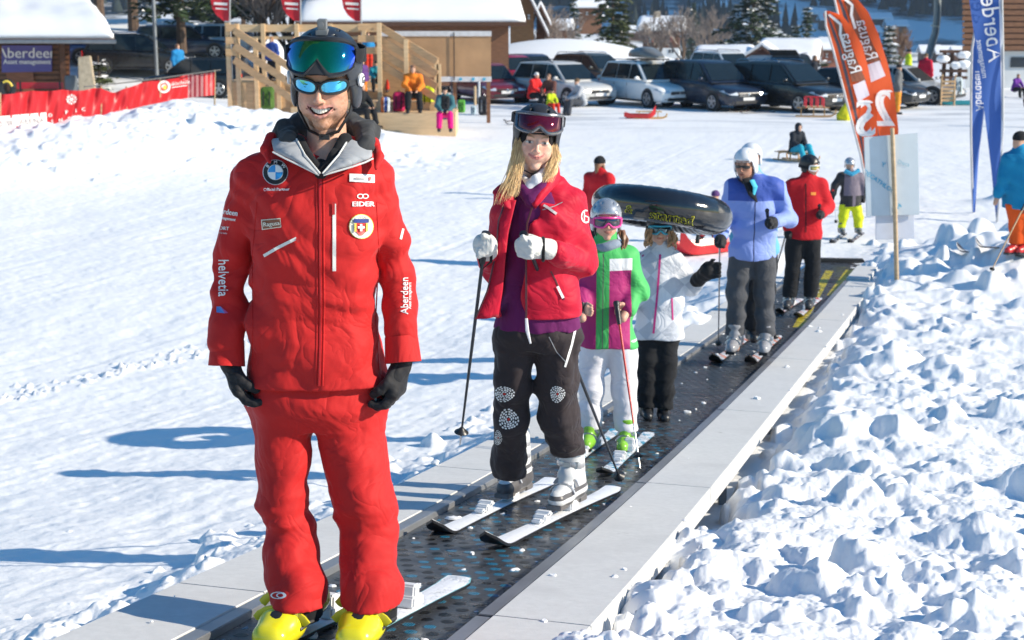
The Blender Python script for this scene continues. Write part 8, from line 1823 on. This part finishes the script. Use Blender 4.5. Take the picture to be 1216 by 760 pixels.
def conifer(label, base, Hh, R, n=4200, leaf=.34, m=NEED, seed=1, snow=.25, group=None, name='spruce', bare=.08, lo=None, shape=1.0):
    base = A(base, float); root = empty(name, tuple(base), label, 'tree', group); rg0 = random.Random(seed)
    br = []
    L = int(Hh/ .42)
    for k in range(L):
        z = Hh*(bare + (1-bare)*k/L); rr = R*(1-(z/Hh))**(.85*shape)*(.80+.35*rg0.random()) + .12
        for j in range(max(5, int(9*rr/R+4))): a = rg0.random()*6.283; br.append((z, a, rr*(.65+.5*rg0.random()), rg0.random()))
    def fn(rg):
        z, a, r, q = br[int(rg.random()*len(br))] ; w = rg.random()**.6; rr = r*w; return base + A([rr*math.cos(a) + rg.normal()*.10, rr*math.sin(a) + rg.normal()*.10, z - .30*rr*w + .12*rr + rg.normal()*.06])
    V, Fc = leaves(n, fn, leaf, seed, .3, .15); mi = None
    cr = mesh_obj('crown', V - base, Fc, m, root)
    if snow:
        def fs(rg): p = fn(rg); return p + A([0,0,.10])
        V2, F2 = leaves(int(n*snow), fs, leaf*1.15, seed+50, .15); mesh_obj('snow_on_branches', V2 - base, F2, SNW, cr)
    b = MB(root.location); b.tube([base, base+A([0,0,Hh*.5]), base+A([0,0,Hh*.97])], [Hh*.022+.05, Hh*.014+.02, .02], 8)
    for z, a, r, q in br[::4]: b.tube([base+A([0,0,z]), base+A([r*.85*math.cos(a), r*.85*math.sin(a), z-.12*r])], [.03,.008], 4)
    b.build('trunk', BARK, root); return root
def bare_tree(label, base, Hh, spread, seed=1, m=TWIG, n=6, name='bare_tree', group=None, fine=.020):
    base = A(base, float); root = empty(name, tuple(base), label, 'tree', group); rg = random.Random(seed); b = MB(base); tw = MB(base)
    def grow(p, d, L, r, k):
        e = p + d*L; mid = (p+e)/2 + A([rg.uniform(-1,1), rg.uniform(-1,1), 0])*L*.06
        (b if k < 2 else tw).tube([p, mid, e], [r, r*.8, r*.6], 5 if k < 2 else 3, caps=False)
        if k >= 5 or r < .006: return
        for i in range(3 if k > 0 else n):
            t = rg.uniform(.45, 1.0); q = p + (e-p)*t; a = rg.random()*6.283; sp = spread*(.55+.5*rg.random()); nd = unit(d*(1-.35*sp) + A([math.cos(a), math.sin(a), .15])*sp*.75 + A([0,0,.12])); grow(q, nd, L*rg.uniform(.50,.72), max(fine*.4, r*.55), k+1)
        if k < 4: grow(e, unit(d + A([rg.uniform(-.25,.25), rg.uniform(-.25,.25), .1])), L*.62, r*.6, k+1)
    grow(base, A([0,0,1.]), Hh*.36, Hh*.022, 0); b.build('trunk', BARK, root, smooth=True); tw.build('crown', m, root); return root
def tb(px, Y): x = WP(px, 60, Y)[0]; return A([x, Y, gz(x, Y)-.1])
def th_(px, ytop, Y): return WP(px, ytop, Y)[2] - tb(px, Y)[2]
conifer('big snow dusted spruce above the black people carrier', tb(893, 112), 9.0, 4.3, 9000, .42, seed=3, snow=.22, bare=.04)
conifer('broad olive green conifer above the white people carrier', tb(727, 118), 8.5, 2.7, 9000, .36, NEED2, seed=5, snow=.03, name='yew', bare=.0, shape=.55)
conifer('thin dark spruce left of the broad olive conifer', tb(681, 128), 7.5, 1.1, 2000, .32, seed=8, snow=.12)
conifer('small spruce standing alone right of the big spruce', tb(957, 150), th_(957, 6, 150), 1.3, 2400, .40, seed=9, snow=.12)
conifer('squat bushy spruce beside the small lone spruce', tb(944, 152), th_(944, 28, 152), 1.5, 1800, .40, seed=10, snow=.15)
conifer('snowy spruce right of the orange flags', tb(1055, 120), th_(1055, 28, 120), 1.1, 2400, .36, seed=11, snow=.35)
conifer('little dark fir over the roof of the snowy chalet', tb(822, 300), th_(822, 2, 300), 2.2, 1200, .8, seed=12, snow=.05)
conifer('green bush like spruce right of the solar roof', tb(976, 90), 1.9, .8, 900, .25, seed=13, snow=.2)
for i, (x, y, Y) in enumerate(((780, 8, 125), (812, 3, 135), (838, 0, 130), (845, 20, 120), (665, 0, 105), (650, 2, 100), (745, 30, 135))):
    lab = ['bare leafless tree with fine grey twigs over the dark chalet', 'bare tree with spreading brown twigs right of the dark chalet', 'tall bare tree left of the big spruce', 'low bare tree just behind the snow roof of the building', 'frosty bare tree behind the honey coloured chalet', 'slim bare tree close beside the tiny dark shed', 'small bare tree between olive conifer and dark chalet'][i]
    bare_tree(lab, tb(x, Y), th_(x, y-6, Y)*1.05, .95, seed=20+i, m=TWIG, n=5, fine=.03)
bare_tree('orange brown larch without needles right of the snowy spruce', tb(1066, 130), th_(1066, 20, 130), .6, seed=40, m=TWIGR, n=9, name='larch', fine=.03)
for i, (x, Y, H_, R_) in enumerate(((216, 66, 9., 3.0), (160, 72, 10., 3.4), (262, 74, 9.5, 2.6), (120, 78, 11, 3.0))):
    conifer(['dark pine with drooping boughs behind the cars on the left', 'dark pine at the far left above the black off-road car', 'dark pine overhanging the left stairs of the stand', 'tall dark pine rising behind the timber hut'][i], tb(x, Y), H_, R_, 6000, .34, seed=60+i, snow=.10, name='pine', bare=.30 if i != 2 else .18, group=None)
for i, (x, Y) in enumerate(((310, 70), (345, 74), (378, 68), (290, 84), (585, 84), (405, 90))):
    bare_tree(['bare tree left of the middle red flag behind the stand', 'bare tree with frosted limbs near the middle red flag', 'bare tree above the instructor helmet', 'distant bare tree behind the left pine', 'bare tree between barn and honey coloured chalet', 'bare tree showing over the barn ridge'][i], tb(x, Y), 7.5, .9, seed=80+i, m=TWIG, n=8, fine=.03)
conifer('small evergreen shrub beside the stone slab', tb(116, 62), 1.5, .8, 700, .22, NEED2, seed=99, snow=.15, name='shrub', bare=0)
def wood():
    rg = np.random.default_rng(5); V = []; Fc = []; n = 0
    while n < 5200:
        Y = 360 + 900*rg.random()**1.2; X = Y*rg.uniform(-.40, .42); dens = noise2(A([X*.016]), A([Y*.016]), 3)[0] + sst(560, 760, Y)*.9
        if dens < .22: continue
        z = gz(X, Y); h = rg.uniform(7, 15)*(1 if Y > 500 else .8); r = h*.20; b0 = len(V); k = 6
        for q in (0, 1):
            for j in range(k): a = 6.283*j/k+rg.random()*.3; V.append((X + r*(1-.45*q)*math.cos(a)*rg.uniform(.8,1.2), Y + r*(1-.45*q)*math.sin(a), z + h*(.06+.40*q)))
            V.append((X, Y, z + h*(.66+.36*q)))
        for q in (0, 1):
            o = b0 + q*(k+1)
            for j in range(k): Fc.append([o+j, o+(j+1)%k, o+k])
        n += 1
    m = mat('far_forest', (.018,.030,.026), .9, 0, .4, .05)
    o = mesh_obj('far_forest', A(V), A(Fc), m); tag(o, 'dark wooded slopes of the shaded valley side beyond the village', 'forest', kind='stuff')
wood()
rgv = random.Random(8)
HM = [(1045,17,520,'brown'),(1064,20,500,''),(1032,24,480,''),(1122,53,395,''),(1142,55,380,''),(1104,56,400,''),(1008,21,500,''),(760,14,470,''),(742,10,520,''),(850,4,540,''),(968,12,530,''),(985,14,515,''),(774,12,500,'')]
for i, (x, y, Y, _) in enumerate(HM):
    w = 6.5*Y/450; p = A([WP(x, y, Y)[0], Y, 0]); p[2] = gz(p[0], Y); r = empty('farmhouse', tuple(p), ['far snow roofed chalet, %s' % q for q in ('upper one left of the pylon','second right of the upper chalet','lowest left of the pylon group','right of the pylon foot','next to the large timber house','close left of the pylon foot','just above the orange flags','above the dark chalet roof','high left of the dark chalet','over the bare trees','left above the orange flags','between lone spruce and orange flags','right above the dark chalet')][i], 'chalet', 'chalets scattered over the shaded slope')
    D = w*.8; hw, hd = w*.5, D*.5; b = MB(r.location); b.box(p + A([0,0,.8]), (w*.86, D*.8, 3.2)); b.build('wall', BRW if i % 3 else DKW, r); b = MB(r.location)
    for s in (-1, 1): b.prism([p+A([-hw,s*hd*1.15,2.2]), p+A([hw,s*hd*1.15,2.2]), p+A([hw,0,3.9]), p+A([-hw,0,3.9])], (0,0,.5))
    b.build('roof', SNW, r)
V2 = .022
def cl_(n, c): return cloth('crowd_'+n, c, .7, .3)
BK = BLACKF; TN = (.58,.34,.24); HB = hair_mat('brown_hair', (.20,.09,.04)); HG = hair_mat('ginger_hair', (.38,.17,.06))
SIT2 = dict(pel=(0,.10,.27), waist=(0,.09,.36), chest=(0,.04,.48), neck=(0,.0,.585), head=(0,-.03,.675), shL=(-.105,.02,.55), shR=(.105,.02,.55), elL=(-.14,-.05,.42), elR=(.14,-.05,.42), wrL=(-.06,-.20,.34), wrR=(.06,-.20,.34), hipL=(-.05,.06,.26), hipR=(.05,.06,.26), kneeL=(-.09,-.20,.28), kneeR=(.09,-.20,.28), ankL=(-.10,-.24,.04), ankR=(.10,-.24,.04))
def P3(x, y, Y): p = WY(x, y, Y); return p
def sit(label, x, y, Y, H, jk, pn, hd=('beanie', BK), hair=None, yaw=0, gl=None, loc=None, **k):
    """x, y: where the feet rest"""
    return person(label, P3(x, y, Y), H, yaw=yaw, loc=loc or SIT2, vox=V2, jacket=jk, pants=pn, boots=BLACKP, gloves=gl, head=hd, hair=hair, tone=TN, detail=False, **k)
def std(label, x, y, Y, H, jk, pn, hd=('beanie', BK), hair=None, yaw=0, gl=None, **k):
    p = gp(x, y) if Y is None else P3(x, y, Y); return person(label, p, H, yaw=yaw, vox=V2, jacket=jk, pants=pn, boots=BLACKP, gloves=gl, head=hd, hair=hair, tone=TN, detail=False, **k)
sit('person in orange jacket and black trousers sitting on the lower deck of the stand', 491, 132, 44.2, 1.78, cl_('orange', (.72,.20,.02)), BK, (None, None), HB, yaw=.1)
sit('person in teal jacket and hot pink trousers sitting at the corner of the stand', 529, 154, 43.0, 1.62, cl_('teal', (.04,.13,.16)), cl_('pink', (.72,.01,.20)), ('beanie', BK), None)
std('small child in bright blue jacket and red trousers standing high on the stand', 438, 82, 46.6, 1.10, cl_('blue', (.02,.22,.50)), cl_('redp', (.60,.04,.02)), (None, None), HB, yaw=.3)
std('child with grey helmet and orange suit stepping down the stand', 431, 119, 45.2, 1.20, cl_('purpj', (.12,.05,.22)), cl_('orange', (.72,.20,.02)), ('helmet', SILH), None, yaw=.6)
sit('child in purple jacket and red trousers sitting on the middle deck', 459, 108, 46.0, 1.15, cl_('violet', (.14,.03,.28)), cl_('redp', (.60,.04,.02)), ('beanie', cl_('pinkhat', (.4,.02,.12))), yaw=-.2)
sit('child in black and turquoise beside the child in purple', 447, 108, 46.0, 1.20, cl_('turq', (.02,.28,.38)), BK, ('beanie', BK), yaw=.2)
sit('person in black reclining at the left end of the lower deck', 430, 150, 43.2, 1.65, BK, BK, (None, None), HB, yaw=.9)
std('ginger haired person in blue jacket leaning on the stand railing', 324, 96, 47.5, 1.35, cl_('royal', (.03,.07,.30)), BK, (None, None), HG, yaw=-.4)
std('fair haired person in dark jacket next to the ginger haired one', 350, 98, 47.5, 1.40, cl_('char', (.03,.03,.035)), BK, (None, None), HG, yaw=-.7)
sit('person in bright red jacket and white hat sitting in the snow before the silver estate', 636, 128, gp(636,128)[1], 1.75, cl_('scarlet', (.70,.02,.02)), BK, ('beanie', cl_('whitehat', (.7,.7,.7))), yaw=.9)
sit('brown haired person in brown and red sitting beside the white hat', 652, 130, gp(652,130)[1], 1.72, cl_('brownj', (.12,.05,.04)), BK, (None, None), HB, yaw=-.5)
sit('child in neon yellow and red kneeling before the seated pair', 655, 135, gp(655,135)[1], 1.15, cl_('neon', (.50,.62,.02)), cl_('redp', (.60,.04,.02)), ('beanie', BK), yaw=.6)
sit('person in pale grey jacket and fur hat crouching left of the white carrier', 686, 137, gp(686,137)[1], 1.70, cl_('palegrey', (.40,.42,.46)), cl_('greyp', (.06,.065,.08)), ('beanie', cl_('fur', (.14,.09,.05))), yaw=-1.2)
std('person in pink jacket between the white carrier and the navy van', 803, 116, None, 1.60, cl_('pinkj', (.50,.06,.40)), BK, (None, None), HB, yaw=.5)
std('person in turquoise and pink hat beside the one in pink', 811, 117, None, 1.35, cl_('turq', (.02,.28,.38)), BK, ('beanie', cl_('lil', (.5,.35,.5))), yaw=-.5)
std('person in dark coat standing behind the black people carrier', 966, 118, None, 1.75, cl_('darkcoat', (.02,.022,.03)), BK, (None, None), HB, yaw=1.2)
std('person in red coat and brown hat looking away near the pylon', 1097, 117, None, 1.82, cl_('redcoat', (.50,.01,.04)), cl_('greyp', (.06,.065,.08)), ('beanie', cl_('fur', (.14,.09,.05))), yaw=2.6)
std('person in neon yellow top and blue trousers behind the silver saloon', 1077, 110, None, 1.85, cl_('neon', (.50,.62,.02)), cl_('bluep', (.02,.10,.35)), ('beanie', BK), yaw=1.5)
std('person in grey jacket and orange trousers walking by the orange flags', 1065, 136, None, 1.72, cl_('greyj', (.13,.135,.14)), cl_('orangep', (.75,.28,.03)), ('beanie', BK), yaw=1.3)
sit('child with brown hair sitting on a sledge at the right edge', 1207, 116, gp(1207,116)[1], 1.3, cl_('violet', (.14,.03,.28)), BK, (None, None), HB, yaw=.5)
std('person in black almost out of frame at the right edge', 1222, 152, None, 1.3, BK, BK, ('beanie', cl_('blk', (.02,.02,.02))), yaw=0)
std('person in bright blue jacket between the cars on the left', 213, 104, 60., 1.7, cl_('blue', (.02,.22,.50)), BK, (None, None), HB, yaw=.8)
def rucksack(label, base, s, m1, m2, yaw=0, name='rucksack', tilt=.1):
    base = A(base, float); root = empty(name, tuple(base), label, 'rucksack'); S = SDF(base-.45*s, base+.75*s, .016*s)
    S.ell(base + A([0,0,.24*s]), A([.16,.10,.24])*s, 0, R=np.eye(3), box=.08*s); S.ell(base + A([0,-.10*s,.15*s]), A([.12,.06,.11])*s, .02*s, R=np.eye(3), box=.05*s); S.rc(base + A([-.08*s,0,.46*s]), base + A([.08*s,0,.46*s]), .07*s, k=.05*s)
    S.warp(lambda P: folds(P, .012*s, (14,14,14), int(base[0]*10) % 20)); S.build('bag', m1, root, 1)
    b = MB(base); 
    for x in (-.07, .07): b.tube([base + A([x*s,-.165*s,.10*s]), base + A([x*s,-.17*s,.25*s]), base + A([x*s,-.10*s,.42*s])], .014*s, 6)
    b.build('straps', m2, root, smooth=True); b = MB(base); b.tube([base + A([-.04*s,0,.52*s]), base + A([0,0,.57*s]), base + A([.04*s,0,.52*s])], .010*s, 6); b.build('handle', m2, root, smooth=True); return root
rucksack('olive green rucksack standing in the snow under the left stairs', P3(318, 130, 37.5), 1.05, cl_('olive', (.06,.12,.02)), BK)
rucksack('orange and blue striped rucksack on the lower deck', P3(458, 134, 43.9), .85, panels('striped_bag', (.45,.50,.55), [((.70,.18,.04), [((1,0,0), -.14, -.04)]), ((.03,.08,.35), [((1,0,0), -.02, .05)])]), BK)
rucksack('pink and crimson bag beside the person in orange', P3(474, 133, 44.3), 1.1, cl_('crim', (.40,.01,.08)), BK)
rucksack('neon yellow rucksack behind the person in orange', P3(508, 128, 45.0), 1.2, cl_('neon', (.50,.62,.02)), BK)
rucksack('black rucksack leaning on the marker stake', gp(575, 137), 1.25, cl_('char', (.03,.03,.035)), STEEL)
rucksack('black rucksack on the lap of the person in pink trousers', P3(529, 130, 42.5), .72, BK, BK)
rucksack('green and black sports bag lying by the stand', gp(548, 134), .85, cl_('greenbag', (.10,.35,.05)), BK)
rucksack('white and blue bag next to the green sports bag', gp(562, 136), .55, cl_('whiteblue', (.4,.55,.65)), BK)
def duffel(label, base, m):
    base = A(base, float); root = empty('sack', tuple(base), label, 'bag'); S = SDF(base-.6, base+.9, .03); S.rc(base + A([0,0,.15]), base + A([.05,0,.50]), .26, .10, k=.05); S.warp(lambda P: folds(P, .05, (6,6,6), 4)); S.build('bag', m, root, 1); return root
duffel('yellow sack slumped on the snow beside the orange flags', gp(1003, 143), cl_('yel', (.65,.60,.02)))
p = gp(760, 141); toboggan('red and yellow toboggan on the snow before the white carrier', p, math.radians(80), red_plastic, 1.05, .42); 
s_ = sledge('wooden sledge with yellow slats lying against the red toboggan', gp(771, 141), math.radians(85), .95, .35, .22, wood=(.62,.36,.10))
s_ = sledge('wooden sledge with a red seat frame before the black people carrier', gp(966, 139), math.radians(80), 1.2, .42, .30)
b = MB(s_.location); 
sc_ = MB(); sc_.V = []
ch = empty('child_seat', tuple(gp(966, 139) + A([.0,0,.32])), 'red tubular child seat fixed on the wooden sledge', 'sledge seat'); b = MB(ch.location); c0 = A(ch.location)
for x in (-.3, -.1, .1, .3): b.tube([c0 + A([x,-.15,0]), c0 + A([x,-.15,.30]), c0 + A([x,.15,.34]), c0 + A([x,.15,0])], .025, 6)
b.tube([c0 + A([-.3,.15,.34]), c0 + A([.3,.15,.34])], .025, 6); b.build('frame', mat('bench_red', (.55,.02,.04), .4), ch, smooth=True); b = MB(c0); b.box(c0 + A([0,0,.03]), (.7,.32,.03)); b.build('seat', PINE2, ch)
toboggan('turquoise toboggan lying near the upright sledge', gp(1140, 125), math.radians(88), mat('turq_plastic', (.02,.35,.40), .3, coat=.3), 1.5, .5)
up = gp(1125, 126); us = empty('sledge', tuple(up), 'wooden sledge stood upright with a pale bag hung on it', 'sledge'); 
for s in (-.25, .25): b = MB(us.location); b.tube([A(us.location)+A([s,0,0]), A(us.location)+A([s,.1,1.0]), A(us.location)+A([s,-.05,1.15])], .035, 8); b.build('runner', PINE, us, smooth=True)
b = MB(us.location)
for k in range(6): b.box(A(us.location)+A([0,.05,.2+.14*k]), (.5,.02,.09))
b.build('slats', PINE, us)
rucksack('pale patterned bag hanging beside the upright sledge', gp(1134, 124) + A([0,-.1,.35]), 1.3, cl_('palebag', (.45,.52,.55)), BK)
yk = ski_mat('ski_yellow_red', (.55,.40,.04), (.45,.06,.04), .3)
for i, (x0, y0, x1, y1, lab) in enumerate(((428,156,476,151,'yellow ski lying on the snow in front of the stand'),(436,158,470,155,'second yellow ski crossing the first before the stand'),(598,146,634,142,'red ski lying on the snow left of the seated group'),(600,150,640,147,'red and white ski lying nearest the woman helmet'),(866,134,916,132,'long coloured ski lying in front of the navy van'),(878,136,920,134,'thin pale ski lying in front of the black carrier'))):
    ski(lab, gp(x0, y0)+A([0,0,.02]), gp(x1, y1)+A([0,0,.02]), .12, yk, group=None, bind=BLACKP if i % 2 == 0 else None, bpos=.5)
hz = MB(); hz.box((0, 720, 130), (1500, 1700, 420)); ho = hz.build('haze', BLACKM); tag(ho, kind='stuff'); ho['label'] = 'thin blue mountain air over the whole valley'
hm = bpy.data.materials.new('haze'); hm.use_nodes = True; hm.node_tree.nodes.clear(); o_ = hm.node_tree.nodes.new('ShaderNodeOutputMaterial'); v_ = hm.node_tree.nodes.new('ShaderNodeVolumePrincipled')
v_.inputs['Color'].default_value = (.62, .78, 1, 1); v_.inputs['Density'].default_value = .00028; v_.inputs['Anisotropy'].default_value = .2; hm.node_tree.links.new(v_.outputs[0], o_.inputs['Volume']); ho.data.materials.clear(); ho.data.materials.append(hm)
bpy.context.view_layer.update()
